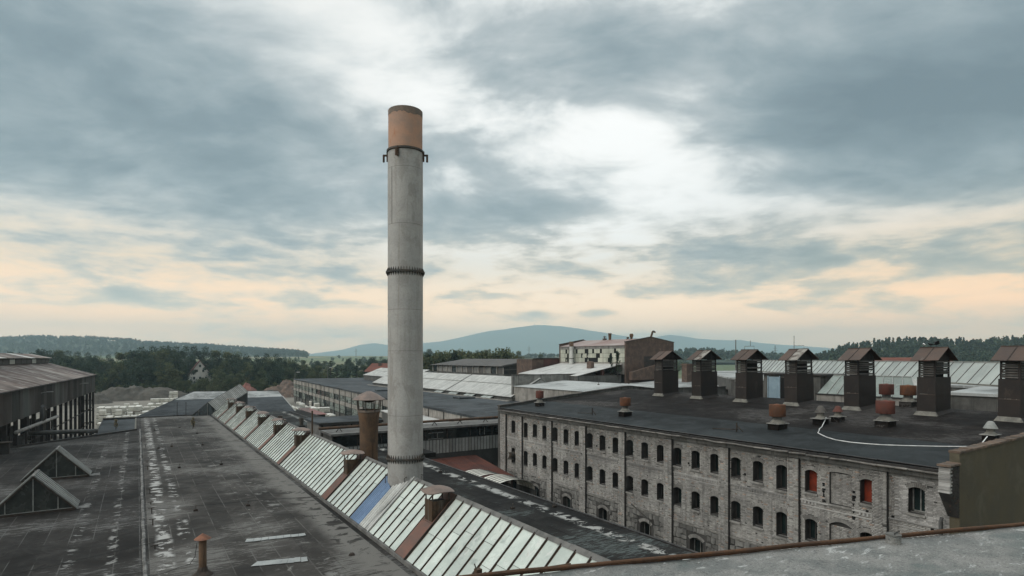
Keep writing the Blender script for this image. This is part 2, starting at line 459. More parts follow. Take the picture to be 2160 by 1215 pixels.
mt('bar_rust', (0.10, 0.055, 0.032), (0.055, 0.038, 0.028), 3.0, 0.85, 0.2, 30)
mt('bar_pale', (0.34, 0.34, 0.32), (0.25, 0.25, 0.24), 3.0, 0.7, 0.1, 30)
mt('joint_pale', (0.20, 0.195, 0.185), (0.07, 0.067, 0.063), 2.2, 0.9, 0.3, 25)
mt('kerb_grey', (0.17, 0.165, 0.155), (0.10, 0.097, 0.092), 1.3, 0.88, 0.3, 25)
mt('sheet_white', (0.60, 0.595, 0.565), (0.46, 0.455, 0.43), 0.6, 0.7, 0.1, 10, vary=0.08, streak=0.3, streak_col=(0.30, 0.29, 0.27))
mt('sheet_blue', (0.20, 0.285, 0.42), (0.16, 0.235, 0.36), 1.0, 0.6, 0.1, 12, vary=0.1)
mt('sheet_blue_deep', (0.055, 0.10, 0.20), (0.04, 0.075, 0.16), 1.0, 0.6, 0.1, 12)
mt('sheet_grey', (0.30, 0.305, 0.29), (0.20, 0.205, 0.195), 0.5, 0.7, 0.1, 10, vary=0.15, streak=0.4, streak_col=(0.14, 0.12, 0.09))
mt('sheet_rib_dark', (0.06, 0.06, 0.057), (0.04, 0.04, 0.038), 1.0, 0.8, 0.1, 10)
mt('vent_felt', (0.029, 0.0225, 0.0195), (0.018, 0.0145, 0.013), 0.8, 0.8, 0.2, 30, vary=0.2, spots=[((0.055, 0.04, 0.032), 1.3, 0.58, 0.72, 0.6, (1, 1, 0.5))])
mt('vent_roof', (0.105, 0.072, 0.058), (0.078, 0.056, 0.047), 0.9, 0.85, 0.3, 25, vary=0.12, spots=[((0.19, 0.165, 0.14), 1.4, 0.60, 0.70, 0.5, (1, 1, 1))])
mt('vent_roof_worn', (0.30, 0.28, 0.25), (0.085, 0.062, 0.05), 1.6, 0.85, 0.3, 25)
mt('slat_wood', (0.105, 0.097, 0.088), (0.06, 0.055, 0.050), 2.0, 0.9, 0.3, 30, vary=0.3)
mt('gable_board', (0.034, 0.028, 0.025), (0.020, 0.017, 0.016), 2.5, 0.9, 0.3, 30, vary=0.35)
mt('flashing', (0.20, 0.19, 0.165), (0.12, 0.115, 0.10), 2.5, 0.85, 0.3, 25)
mt('window_glass', (0.020, 0.028, 0.027), (0.012, 0.016, 0.016), 0.9, 0.18, 0.03, 5, vary=0.4, spec=0.5, grain=0.0)
mt('dormer_glass', (0.046, 0.050, 0.046), (0.028, 0.031, 0.029), 1.2, 0.3, 0.05, 8, vary=0.3, spec=0.5)
mt('window_teal', (0.020, 0.034, 0.033), (0.013, 0.021, 0.021), 0.9, 0.2, 0.03, 5, spec=0.5, grain=0.0)
mt('window_frame', (0.055, 0.052, 0.048), (0.035, 0.033, 0.031), 3.0, 0.8, 0.2, 30)
mt('frame_pale', (0.26, 0.26, 0.245), (0.16, 0.16, 0.15), 3.0, 0.75, 0.2, 30)
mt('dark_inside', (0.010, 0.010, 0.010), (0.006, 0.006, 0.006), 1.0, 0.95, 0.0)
mt('orange_board', (0.22, 0.032, 0.012), (0.13, 0.022, 0.010), 2.2, 0.75, 0.15, 20)
mt('sill_stone', (0.32, 0.308, 0.285), (0.18, 0.172, 0.158), 3.0, 0.9, 0.4, 25)
mt('cornice_slab', (0.25, 0.232, 0.21), (0.12, 0.11, 0.10), 1.6, 0.85, 0.4, 20, vary=0.35)
mt('cornice_dark', (0.050, 0.046, 0.042), (0.095, 0.086, 0.077), 1.6, 0.85, 0.4, 20, vary=0.3)
mt('gutter', (0.024, 0.022, 0.022), (0.042, 0.038, 0.035), 2.0, 0.6, 0.2, 20)
mt('parapet_cap', (0.17, 0.12, 0.09), (0.105, 0.085, 0.07), 1.8, 0.92, 0.5, 20, vary=0.3)
mt('shed_roof', (0.17, 0.135, 0.118), (0.065, 0.042, 0.036), 0.20, 0.85, 0.2, 8, vary=0.25, stretch=(1, 0.35, 1), spots=[((0.36, 0.34, 0.315), 0.55, 0.49, 0.60, 0.85, (0.30, 1.3, 1)), ((0.06, 0.032, 0.025), 0.3, 0.52, 0.62, 0.8, (0.5, 1.0, 1))])
mt('shed_sheet', (0.088, 0.084, 0.078), (0.048, 0.040, 0.036), 0.11, 0.85, 0.2, 12, vary=0.42, streak=0.6, streak_col=(0.045, 0.03, 0.024), spots=[((0.135, 0.15, 0.145), 0.05, 0.52, 0.60, 0.6, (1, 1, 0.3))])
mt('post_dark', (0.022, 0.019, 0.018), (0.035, 0.03, 0.028), 2.0, 0.85, 0.2, 20)
mt('pipe_lagging', (0.10, 0.10, 0.097), (0.055, 0.053, 0.05), 1.0, 0.7, 0.2, 15)
mt('pipe_pale', (0.26, 0.25, 0.235), (0.16, 0.155, 0.145), 1.0, 0.7, 0.2, 15)
mt('yard_dirt', (0.225, 0.205, 0.175), (0.155, 0.143, 0.12), 0.06, 0.95, 0.2, 4, spots=[((0.10, 0.095, 0.08), 0.05, 0.58, 0.68, 0.7, (1, 1, 1))])
mt('gravel_heap', (0.115, 0.105, 0.09), (0.07, 0.064, 0.055), 0.5, 0.95, 0.7, 6)
mt('rubble_heap', (0.165, 0.115, 0.09), (0.10, 0.078, 0.065), 0.6, 0.95, 0.8, 4, spots=[((0.30, 0.22, 0.18), 0.9, 0.58, 0.66, 0.7, (1, 1, 1))])
mt('red_heap', (0.26, 0.115, 0.095), (0.20, 0.10, 0.085), 0.5, 0.95, 0.8, 4)
mt('wrap_white', (0.84, 0.82, 0.76), (0.72, 0.70, 0.64), 0.5, 0.65, 0.15, 6, vary=0.10)
mt('pallet_side', (0.58, 0.56, 0.50), (0.44, 0.425, 0.375), 0.9, 0.8, 0.2, 8, vary=0.15)
mt('pallet_wood', (0.14, 0.115, 0.085), None, 1.0, 0.9, 0.1)
mt('tile_red', (0.17, 0.062, 0.042), (0.12, 0.048, 0.035), 0.5, 0.9, 0.2, 10, vary=0.12)
mt('tile_dark', (0.115, 0.042, 0.030), (0.075, 0.032, 0.025), 0.6, 0.85, 0.2, 12, vary=0.2)
mt('house_white', (0.62, 0.59, 0.545), (0.52, 0.50, 0.46), 0.4, 0.9)
mt('asbestos', (0.115, 0.108, 0.10), (0.08, 0.074, 0.07), 0.25, 0.9, 0.2, 8, streak=0.2)
mt('pane_cream', (0.46, 0.46, 0.385), (0.35, 0.36, 0.30), 0.35, 0.55, 0.05, 6, vary=0.16, spec=0.4, streak=0.25, streak_col=(0.25, 0.25, 0.2))
mt('roof_pink', (0.34, 0.285, 0.265), (0.24, 0.16, 0.14), 0.14, 0.8, 0.1, 8, vary=0.08)
mt('snow_sheet', (0.52, 0.515, 0.49), (0.42, 0.41, 0.39), 0.5, 0.75, 0.1, 8, spots=[((0.06, 0.055, 0.05), 0.45, 0.63, 0.68, 0.9, (0.4, 1.6, 1))])
mt('blue_door', (0.30, 0.40, 0.46), (0.25, 0.34, 0.40), 1.5, 0.6, 0.1, 15, vary=0.05)
mt('cable_white', (0.75, 0.75, 0.73), None, 3.0, 0.6, 0.0)
mt('cable_dark', (0.03, 0.03, 0.03), None, 3.0, 0.7, 0.0)
mt('tunnel_white', (0.66, 0.64, 0.57), (0.54, 0.52, 0.46), 0.8, 0.6, 0.05, 10)
mt('patch_pale', (0.36, 0.37, 0.36), (0.26, 0.27, 0.265), 1.3, 0.8, 0.2, 15)
mt('orange_cap', (0.23, 0.10, 0.058), (0.15, 0.07, 0.045), 3.0, 0.8, 0.2, 25)
mt('bark', (0.06, 0.05, 0.04), (0.035, 0.03, 0.025), 2.0, 0.95, 0.4, 12)
mt('bird_black', (0.012, 0.012, 0.014), None, 5.0, 0.6, 0.0)
mt('bird_white', (0.6, 0.6, 0.58), None, 5.0, 0.7, 0.0)
mt('mountain_wood', (0.030, 0.048, 0.040), (0.045, 0.062, 0.048), 0.002, 0.95, 0.0, 1.0, grain=0.0)
mt('hill_floor', (0.030, 0.042, 0.022), (0.02, 0.03, 0.016), 0.01, 0.95, 0.0, 1.0, grain=0.0)
mt('cloth_red', (0.24, 0.11, 0.10), (0.17, 0.10, 0.09), 0.6, 0.8, 0.1, 8)
leaf_material('leaf_mid', (0.030, 0.052, 0.024), (0.115, 0.125, 0.058))
leaf_material('leaf_dark', (0.014, 0.033, 0.024), (0.056, 0.080, 0.048))
leaf_material('leaf_pale', (0.065, 0.090, 0.045), (0.095, 0.115, 0.06))
leaf_material('leaf_dry', (0.27, 0.225, 0.14), (0.19, 0.165, 0.10))

# ground: yard soil near the works, then fields in patches
gm = bpy.data.materials.new('ground_fields')
gm.use_nodes = True
t = gm.node_tree
t.nodes.clear()
q = G(t)
o_ = t.nodes.new('ShaderNodeOutputMaterial')
bs = t.nodes.new('ShaderNodeBsdfPrincipled')
t.links.new(bs.outputs[0], o_.inputs[0])
pos = t.nodes.new('ShaderNodeNewGeometry').outputs['Position']
cell = q.voro(q.vm('MULTIPLY', pos, (0.0022, 0.0045, 0.0)), 1.0, 'F1', 1)
cr = q.sep(cell)
fc = q.mix(q.ramp(cr[0], 0.35, 0.45), (0.085, 0.115, 0.045, 1), (0.22, 0.185, 0.10, 1))
fc = q.mix(q.ramp(cr[1], 0.5, 0.6), fc, (0.13, 0.15, 0.06, 1))
fc = q.mix(q.ramp(q.noise(pos, 0.02, 4.0), 0.4, 0.7, 0, 0.5), fc, (0.06, 0.075, 0.035, 1))
near = q.ramp(q.vm('LENGTH', pos), 330, 420)
soil = q.mix(q.ramp(q.noise(pos, 0.08, 5.0), 0.4, 0.6), (0.12, 0.115, 0.085, 1), (0.055, 0.065, 0.03, 1))
q.put(bs.inputs['Base Color'], q.mix(near, soil, fc))
bs.inputs['Roughness'].default_value = 0.95
MATS['ground_fields'] = gm

# ------------------------------------------------------------------ geometry helpers
class MB:
    def __init__(self):
        self.v = []
        self.f = []

    def add(self, vs, fs):
        n = len(self.v)
        self.v += [tuple(p) for p in vs]
        self.f += [tuple(i + n for i in q) for q in fs]
        return self

    def hexa(self, p):
        """eight corners: bottom ring then top ring"""
        return self.add(p, [(0, 3, 2, 1), (4, 5, 6, 7), (0, 1, 5, 4), (1, 2, 6, 5), (2, 3, 7, 6), (3, 0, 4, 7)])

    def box(self, x0, x1, y0, y1, z0, z1):
        return self.hexa([(x0, y0, z0), (x1, y0, z0), (x1, y1, z0), (x0, y1, z0), (x0, y0, z1), (x1, y0, z1), (x1, y1, z1), (x0, y1, z1)])

    def prism(self, poly, vec):
        n = len(poly)
        top = [(p[0] + vec[0], p[1] + vec[1], p[2] + vec[2]) for p in poly]
        fs = [tuple(range(n))[::-1], tuple(range(n, 2 * n))]
        fs += [(i, (i + 1) % n, n + (i + 1) % n, n + i) for i in range(n)]
        return self.add(list(poly) + top, fs)

    def slab(self, quad, th):
        """a thin sheet: quad is its top, th the thickness along its normal"""
        a, b, c = (Vector(p) for p in quad[:3])
        n = (b - a).cross(c - a).normalized() * -th
        return self.prism([tuple(p) for p in quad], tuple(n))

    def bar(self, p0, p1, w, h, up=(0, 0, 1)):
        a, b = Vector(p0), Vector(p1)
        d = (b - a).normalized()
        u = Vector(up)
        if abs(d.dot(u)) > 0.98:
            u = Vector((0, 1, 0))
        s = d.cross(u).normalized() * (w / 2)
        k = s.cross(d).normalized() * (h / 2)
        return self.hexa([a - s - k, a + s - k, b + s - k, b - s - k, a - s + k, a + s + k, b + s + k, b - s + k])

    def tube(self, pts, r, n=10, caps=True):
        pts = [Vector(p) for p in pts]
        rs = r if isinstance(r, (list, tuple)) else [r] * len(pts)
        vs, fs = [], []
        for i, p in enumerate(pts):
            d = (pts[min(i + 1, len(pts) - 1)] - pts[max(i - 1, 0)]).normalized()
            u = Vector((0, 0, 1)) if abs(d.z) < 0.9 else Vector((0, 1, 0))
            s = d.cross(u).normalized()
            k = s.cross(d)
            for j in range(n):
                a = 2 * math.pi * j / n
                vs.append(p + s * math.cos(a) * rs[i] + k * math.sin(a) * rs[i])
        for i in range(len(pts) - 1):
            for j in range(n):
                fs.append((i * n + j, i * n + (j + 1) % n, (i + 1) * n + (j + 1) % n, (i + 1) * n + j))
        if caps:
            fs.append(tuple(range(n))[::-1])
            fs.append(tuple((len(pts) - 1) * n + j for j in range(n)))
        return self.add(vs, fs)

    def lathe(self, prof, c=(0, 0, 0), n=24, wob=0.0):
        vs, fs = [], []
        for r, z in prof:
            for j in range(n):
                a = 2 * math.pi * j / n
                k = 1 + (random.uniform(-wob, wob) if wob else 0)
                vs.append((c[0] + r * k * math.cos(a), c[1] + r * k * math.sin(a), c[2] + z))
        for i in range(len(prof) - 1):
            for j in range(n):
                fs.append((i * n + j, i * n + (j + 1) % n, (i + 1) * n + (j + 1) % n, (i + 1) * n + j))
        return self.add(vs, fs)

    def poly(self, pts):
        return self.add(pts, [tuple(range(len(pts)))])

    def mesh(self, name, mat):
        me = bpy.data.meshes.new(name)
        me.from_pydata(self.v, [], self.f)
        me.materials.append(MATS[mat])
        me.update()
        return me

    def build(self, name, mat, parent=None, smooth=False):
        me = self.mesh(name, mat)
        if smooth:
            me.polygons.foreach_set('use_smooth', [True] * len(me.polygons))
        return link(name, me, parent)


def link(name, me, parent=None, loc=None, rot=None, scale=None):
    o = bpy.data.objects.new(name, me)
    COL.objects.link(o)
    if parent is not None:
        o.parent = parent
        root = parent
        while root.parent:
            root = root.parent
        if parent is root and not parent.get('turned'):
            o.matrix_parent_inverse = Matrix.Translation(-Vector(root.location))
    if loc is not None:
        o.location = loc
    if rot is not None:
        o.rotation_euler = rot
    if scale is not None:
        o.scale = scale
    return o


def tag(o, label=None, cat=None, group=None, kind=None):
    if label:
        o['label'] = label
    if cat:
        o['category'] = cat
    if group:
        o['group'] = group
    if kind:
        o['kind'] = kind
    return o


def thing(name, label, cat, loc=(0, 0, 0), group=None, rotz=0.0, turned=False):
    o = bpy.data.objects.new(name, None)
    COL.objects.link(o)
    o.location = loc
    o.rotation_euler = (0, 0, rotz)
    o.empty_display_size = 0.3
    if turned:
        o['turned'] = 1
    return tag(o, label, cat, group)


def children(o):
    return [c for c in bpy.data.objects if c.parent is o]


def copy_tree(o, kids, parent=None):
    c = o.copy()
    COL.objects.link(c)
    if parent is not None:
        c.parent = parent
    for ch in kids.get(o.name, []):
        copy_tree(ch, kids, c)
    return c


def kid_map():
    d = {}
    for o in bpy.data.objects:
        if o.parent:
            d.setdefault(o.parent.name, []).append(o)
    return d


def np_mesh(name, V, F, mat, tint=None):
    """quads in bulk; tint = one colour for each face's four corners"""
    V = np.asarray(V, dtype=np.float32).reshape(-1, 3)
    F = np.asarray(F, dtype=np.int32)
    k = F.shape[1]
    me = bpy.data.meshes.new(name)
    me.vertices.add(len(V))
    me.vertices.foreach_set('co', V.ravel())
    me.loops.add(F.size)
    me.loops.foreach_set('vertex_index', F.ravel())
    me.polygons.add(len(F))
    me.polygons.foreach_set('loop_start', np.arange(0, F.size, k, dtype=np.int32))
    me.polygons.foreach_set('loop_total', np.full(len(F), k, dtype=np.int32))
    me.update(calc_edges=True)
    if tint is not None:
        at = me.color_attributes.new('tint', 'FLOAT_COLOR', 'POINT')
        c = np.ones((len(V), 4), dtype=np.float32)
        c[:, :3] = tint
        at.data.foreach_set('color', c.ravel())
    me.materials.append(MATS[mat])
    return me


def struct(name, mb, mat):
    return tag(mb.build(name, mat), kind='structure')


def cam_point(px, depth, z):
    """world point at lateral tangent px, planar depth and height"""
    return (depth * (SY + CY * px), depth * (CY - SY * px), z)


# ================================================================== THE SETTING
def smooth(a, b, x):
    t_ = np.clip((x - a) / (b - a), 0, 1)
    return t_ * t_ * (3 - 2 * t_)


def ground_z(r):
    return 22.0 * smooth(420, 2300, r)


rad = np.array([0, 60, 150, 260, 360, 420, 500, 620, 780, 1000, 1300, 1700, 2200, 2800, 3600, 5000, 7500, 11500.0])
NA = 96
V = []
for r in rad:
    for j in range(NA):
        a = 2 * math.pi * j / NA
        V.append((r * math.cos(a), r * math.sin(a), ground_z(r)))
F = [(i * NA + j, (i + 1) * NA + j, (i + 1) * NA + (j + 1) % NA, i * NA + (j + 1) % NA) for i in range(len(rad) - 1) for j in range(NA)]
tag(link('ground', np_mesh('ground', V, F, 'ground_fields')), kind='structure')
struct('yard', MB().poly([(-34, 90, 0.004), (34, 140, 0.004), (60, 235, 0.004), (30, 292, 0.004), (-20, 275, 0.004), (-40, 215, 0.004)]), 'yard_dirt')
struct('alley', MB().poly([(20, 5, 0.004), (33, 5, 0.004), (33, 62, 0.004), (20, 62, 0.004)]), 'yard_dirt')


def fbm1(x, seed, octs=5):
    s = 0
    for k in range(octs):
        s = s + np.sin(x * 2 ** k * 1.7 + seed * 3.1 + k * 1.9) * np.sin(x * 2 ** k * 0.83 + seed + k * 4.2) / 1.8 ** k
    return s


def hill(name, sky, depth, front, back, mat, kind, drop=0.0, rough=0.02, base=0.0, nu=160, nd=26):
    """terrain whose crest at the given planar depth follows a measured skyline (photo px, py)"""
    px = np.array([p[0] for p in sky], float)
    py = np.array([p[1] for p in sky], float)
    s = np.linspace((px[0] - 1080) / 1250, (px[-1] - 1080) / 1250, nu)
    crest = np.interp(s, (px - 1080) / 1250, (755 - py) / 1250 * depth + CAM_Z) - drop
    V, H = [], []
    for i in range(nd):
        t_ = i / (nd - 1)
        d = front + (back - front) * t_
        k = smooth(front, depth, d) ** 0.8 if d <= depth else 1 - 0.6 * smooth(depth, back, d)
        wob = 1 + rough * fbm1(s * 9 + t_ * 3, i * 0.13 + 1.0) * (1 if d < depth * 0.98 else 0.3)
        z = base + (crest - base) * k * wob
        # the crest keeps its direction: points fan out from the viewpoint like the land does
        V += [cam_point(a, d, zz) for a, zz in zip(s, z)]
        H.append(z)
    F = [(i * nu + j, i * nu + j + 1, (i + 1) * nu + j + 1, (i + 1) * nu + j) for i in range(nd - 1) for j in range(nu - 1)]
    me = np_mesh(name, V, F, mat)
    me.polygons.foreach_set('use_smooth', [True] * len(me.polygons))
    o = tag(link(name, me), kind=kind)
    Va = np.array(V).reshape(nd, nu, 3)
    return o, Va


hill('mountain', [(560, 752), (640, 748), (690, 742), (725, 737), (760, 727), (790, 724), (820, 728), (870, 727), (893, 724), (930, 720), (965, 713), (1000, 705),
                  (1030, 699), (1060, 696), (1085, 692), (1110, 689), (1128, 687), (1150, 687), (1190, 690), (1230, 695), (1290, 704), (1330, 711), (1362, 716),
                  (1392, 709), (1412, 706), (1440, 709), (1470, 714), (1510, 717), (1545, 718), (1560, 717), (1600, 723), (1650, 727), (1720, 732), (1800, 738), (1900, 748), (2000, 754)],
     9000, 6800, 11000, 'mountain_wood', 'structure', rough=0.012, base=22, nu=300)
lh, LHV = hill('wooded_hill', [(-900, 716), (-400, 712), (0, 710), (70, 707), (130, 709), (200, 710), (270, 713), (300, 717), (360, 721), (440, 725), (520, 731), (600, 735), (640, 739), (662, 751)],
               2300, 1500, 3000, 'hill_floor', 'structure', drop=13, base=12, nu=150)
rh, RHV = hill('wooded_hill', [(1668, 764), (1700, 757), (1740, 742), (1790, 726), (1850, 717), (1900, 714), (1960, 713), (2010, 714), (2060, 717), (2110, 713), (2160, 710), (2400, 706), (2800, 715)],
               760, 430, 1000, 'hill_floor', 'structure', drop=13.5, base=-2, nu=130)
mh, MHV = hill('wooded_hill', [(1330, 756), (1390, 748), (1420, 739), (1450, 735), (1490, 734), (1520, 738), (1560, 740), (1600, 744), (1680, 748), (1740, 750), (1800, 756)],
               1250, 900, 1600, 'hill_floor', 'structure', drop=12, base=8, nu=80)
fh, FHV = hill('wooded_hill', [(840, 750), (880, 744), (900, 743), (930, 747), (1000, 750), (1060, 748), (1100, 750), (1140, 746), (1180, 748), (1220, 753)],
               1900, 1500, 2300, 'hill_floor', 'structure', drop=8, base=15, nu=60)


# ------------------------------------------------------------------ far woods: countless crowns, one mass for each hill
def crown_cards(n, kind, h, w, card):
    """leaf clump cards of one far tree, local coordinates; returns quads (n,4,3) and a brightness"""
    if kind == 'conifer':
        t_ = rng.random(n) ** 0.7
        rr = (1 - t_) * w * (0.45 + 0.55 * rng.random(n)) + 0.1
        z = h * (0.12 + 0.88 * t_)
    else:
        u = rng.normal(size=(n, 3))
        u /= np.linalg.norm(u, axis=1)[:, None]
        k = 0.55 + 0.45 * rng.random(n)
        rr = np.abs(u[:, 0]) * w * k
        z = h * 0.58 + u[:, 2] * h * 0.42 * k
    a = rng.random(n) * 2 * math.pi
    c = np.stack([rr * np.cos(a), rr * np.sin(a), z], 1)
    d1 = rng.normal(size=(n, 3))
    d1 /= np.linalg.norm(d1, axis=1)[:, None]
    d2 = np.cross(d1, rng.normal(size=(n, 3)))
    d2 /= np.linalg.norm(d2, axis=1)[:, None]
    s = card * (0.6 + 0.8 * rng.random(n))[:, None]
    d1 *= s
    d2 *= s * 0.8
    Q = np.stack([c - d1 - d2 * 0.4, c + d2, c + d1 + d2 * 0.3, c - d2], 1)
    return Q, 0.75 + 0.5 * rng.random(n)


def wood(name, label, pts, mat, conifer, hrange, wfac, n, card):
    Qs, T = [], []
    for p in pts:
        h = random.uniform(*hrange)
        kd = 'conifer' if random.random() < conifer else 'round'
        Q, b = crown_cards(n, kd, h, h * wfac * random.uniform(0.75, 1.25) * (0.75 if kd == 'conifer' else 1.0), card)
        Qs.append(Q + np.array(p)[None, None, :])
        tr = random.uniform(0.7, 1.25)
        T.append(np.repeat((b * tr)[:, None] * np.array([[1, 1, random.uniform(0.85, 1.1)]]), 4, axis=0))
    V = np.concatenate(Qs).reshape(-1, 3)
    F = np.arange(len(V)).reshape(-1, 4)
    return tag(link(name, np_mesh(name, V, F, mat, np.concatenate(T))), label, 'woodland', kind='stuff')


def on_hill(Va, n, d0, d1, u0=0.0, u1=1.0):
    nd, nu = Va.shape[:2]
    out = []
    for _ in range(n):
        i = random.uniform(d0, d1) * (nd - 2)
        j = random.uniform(u0, u1) * (nu - 2)
        a, b = int(i), int(j)
        fi, fj = i - a, j - b
        p = Va[a, b] * (1 - fi) * (1 - fj) + Va[a + 1, b] * fi * (1 - fj) + Va[a, b + 1] * (1 - fi) * fj + Va[a + 1, b + 1] * fi * fj
        out.append(tuple(p))
    return out


wood('far_wood', 'hazy blue green wood covering the long hill at left horizon', on_hill(LHV, 2600, 0.1, 0.6, 0.33, 1.0), 'leaf_dark', 0.25, (9, 15), 0.5, 40, 1.9)
wood('pine_wood', 'dark pine wood covering the hill behind the right roof vents', on_hill(RHV, 1700, 0.02, 0.62, 0.0, 0.72), 'leaf_dark', 0.7, (9, 15.5), 0.27, 70, 1.15)
wood('far_wood', 'rounded blue green wood on the low hill right of the brick gable', on_hill(MHV, 520, 0.1, 0.6), 'leaf_dark', 0.15, (9, 15), 0.45, 36, 2.0)
wood('far_wood', 'thin line of hazy trees at the foot of the mountain', on_hill(FHV, 260, 0.1, 0.6), 'leaf_dark', 0.1, (6, 12), 0.5, 30, 2.2)
hedge = []
for _ in range(420):
    d = random.choice([560, 700, 900, 1150, 1500]) * random.uniform(0.93, 1.07)
    s = random.uniform(-0.40, 0.30)
    if d > 1000 and random.random() < 0.5:
        continue
    hedge.append(cam_point(s, d, ground_z(d) - 0.5))
wood('far_hedges', 'hedgerows and copses scattered between the distant fields', hedge, 'leaf_mid', 0.1, (5, 11), 0.5, 60, 1.3)

# ================================================================== THE MAIN HALL (dark flat roof, skylight, chimney)
hall = thing('factory_hall', 'long low factory hall with weathered dark felt roof in the foreground', 'building', (5, 50, 0))
MB().box(-11.5, 21.5, -6, 76, 0.0, 5.72).box(0.3, 21.5, 76, 105.5, 0.0, 5.72).build('wall', 'concrete_wall', hall)
deck = MB()
deck.box(-11.8, 21.8, -6, 50, 5.74, 5.93).box(-11.8, 21.8, 50, 76, 5.74, 5.93).box(-0.1, 21.8, 76, 106, 5.74, 5.93)
deck.prism([(-11.8, 76.2, 5.74), (-0.1, 76.2, 5.74), (-0.1, 88.0, 5.74)], (0, 0, 0.19))
rf = deck.build('roof', 'felt_left', hall)
# felt sheets: strips about a metre wide laid along the hall, lapped and a little uneven
FELT = {}


def felt_sheets(parent, x0, x1, y0, y1, w, z, mat, cuts, name='felt_sheet'):
    n = max(1, round((x1 - x0) / w))
    w = (x1 - x0) / n
    for i in range(n):
        ys = [y0] + sorted(random.uniform(y0 + 4, y1 - 4) for _ in range(cuts)) + [y1]
        for k in range(len(ys) - 1):
            if ys[k + 1] - ys[k] < 1.0:
                continue
            a, b = x0 + i * w + random.uniform(-0.015, 0.015), x0 + (i + 1) * w + 0.04
            la = random.uniform(0.006, 0.012)
            zb = z + 0.004 * (i % 2)
            ya, yb = ys[k] + 0.015, ys[k + 1] - 0.015
            m = MB()
            m.hexa([(a, ya, zb), (b, ya, zb), (b, yb, zb), (a, yb, zb),
                    (a, ya, zb + la + 0.006), (b, ya, zb + la), (b, yb, zb + la), (a, yb, zb + la + 0.006)])
            m.build(name, mat, parent)


felt_sheets(rf, 0.45, 9.55, 8, 105.6, 1.0, 5.935, 'felt_main', 3)
felt_sheets(rf, -11.7, 0.1, 12, 75.8, 1.0, 5.935, 'felt_left', 2)
felt_sheets(rf, 13.6, 21.75, 10, 105.6, 1.0, 5.935, 'felt_right', 3)
sm = MB()
for k in range(40):                                        # raised, mortared joint between the two roof halves
    y = 9 + k * 2
    j_ = random.uniform(-.03, .03)
    sm.hexa([(0.19 + j_, y, 5.93), (0.36 + j_, y, 5.93), (0.36 + j_, y + 1.98, 5.93), (0.19 + j_, y + 1.98, 5.93),
             (0.23 + j_, y, 5.985), (0.32 + j_, y, 5.985), (0.32 + j_, y + 1.98, 5.985 + random.uniform(-.01, .01)), (0.23 + j_, y + 1.98, 5.985)])
sm.build('roof_joint', 'joint_pale', rf)
MB().bar((-11.75, 76.2, 6.0), (-0.1, 88.0, 6.0), 0.22, 0.24).bar((-11.85, -6, 6.0), (-11.85, 76.2, 6.0), 0.2, 0.22).build('edge_trim', 'gutter', rf)
MB().bar((21.9, -6, 5.92), (21.9, 106, 5.92), 0.16, 0.16).build('edge_trim', 'gutter', rf)
MB().bar((-0.1, 106.05, 5.98), (9.9, 106.05, 5.98), 0.14, 0.16).build('edge_trim', 'gutter', rf)
# lower felt roof that steps down beyond the edge, with a mossy gutter
low = thing('lean_to_roof', 'small lower felt roof with mossy gutter beyond the hall edge', 'roof', (-2, 96, 0))
MB().box(-4.1, -0.25, 89, 108, 0, 5.45).build('wall', 'concrete_wall', low)
MB().hexa([(-4.3, 88.2, 5.46), (-0.2, 88.2, 5.46), (-0.2, 108.1, 5.46), (-4.3, 108.1, 5.46), (-4.3, 88.2, 5.6), (-0.2, 88.2, 5.6), (-0.2, 108.1, 5.66), (-4.3, 108.1, 5.66)]).build('roof', 'felt_slate', low)
MB().box(-4.4, -0.2, 107.7, 107.95, 5.66, 5.95).box(-4.42, -4.3, 88.2, 108, 5.5, 5.72).build('parapet', 'gutter', low)
MB().box(-0.32, -0.12, 88.6, 107.6, 5.61, 5.78).build('kerb', 'flashing', low)

# ------------------------------------------------------------------ the long skylight along the hall
SX0, SZ0, SX1, SZ1 = 10.0, 6.12, 12.5, 8.56           # foot and ridge of the glazed slope
sk = thing('skylight', 'long pitched glass skylight with dark glazing bars along the dark roof', 'skylight', (11, 50, 5.95))
MB().box(9.86, 10.06, 9.5, 105, 5.95, 6.13).box(15.0, 15.2, 9.5, 105, 5.95, 6.13).build('kerb', 'kerb_grey', sk)
pane_me = {}


def slope_pt(u, y, off=0.0):
    """point on the glazed slope, u from foot (0) to ridge (1)"""
    return (SX0 + (SX1 - SX0) * u - off * 0.70, y, SZ0 + (SZ1 - SZ0) * u + off * 0.71)


def skylight_bay(y0, y1, near):
    n = max(1, round((y1 - y0) / 0.8))
    w = (y1 - y0) / n
    for i in range(n):
        a, b = y0 + i * w + 0.035, y0 + (i + 1) * w - 0.035
        cut = random.choice([0.42, 0.5, 0.58, 0.5, 0.66]) if near else None
        rows = [(0.0, cut - 0.004, 0.012), (cut, 1.0, 0.0)] if near else [(0.0, 1.0, 0.0)]
        for (u0, u1, lift) in rows:
            d = random.uniform(-0.006, 0.006)
            m = MB().slab([slope_pt(u0, a, 0.02 + d + 0.012), slope_pt(u1 + (0.015 if lift == 0 and u1 < 1 else 0), a, 0.02 + d), slope_pt(u1, b, 0.02 - d), slope_pt(u0, b, 0.02 - d + 0.012)], -0.008)
            m.build('glass_pane', 'glass_pale', sk)
    for i in range(n + 1):
        y = y0 + i * w
        MB().bar(slope_pt(-0.01, y, 0.045), slope_pt(0.985, y, 0.045), 0.045 if near else 0.07, 0.075).build('glazing_bar', 'bar_dark', sk)
        if near:
            MB().bar(slope_pt(0.0, y - 0.045, 0.036), slope_pt(0.98, y - 0.045, 0.036), 0.022, 0.03).build('glazing_bar', 'bar_rust', sk)


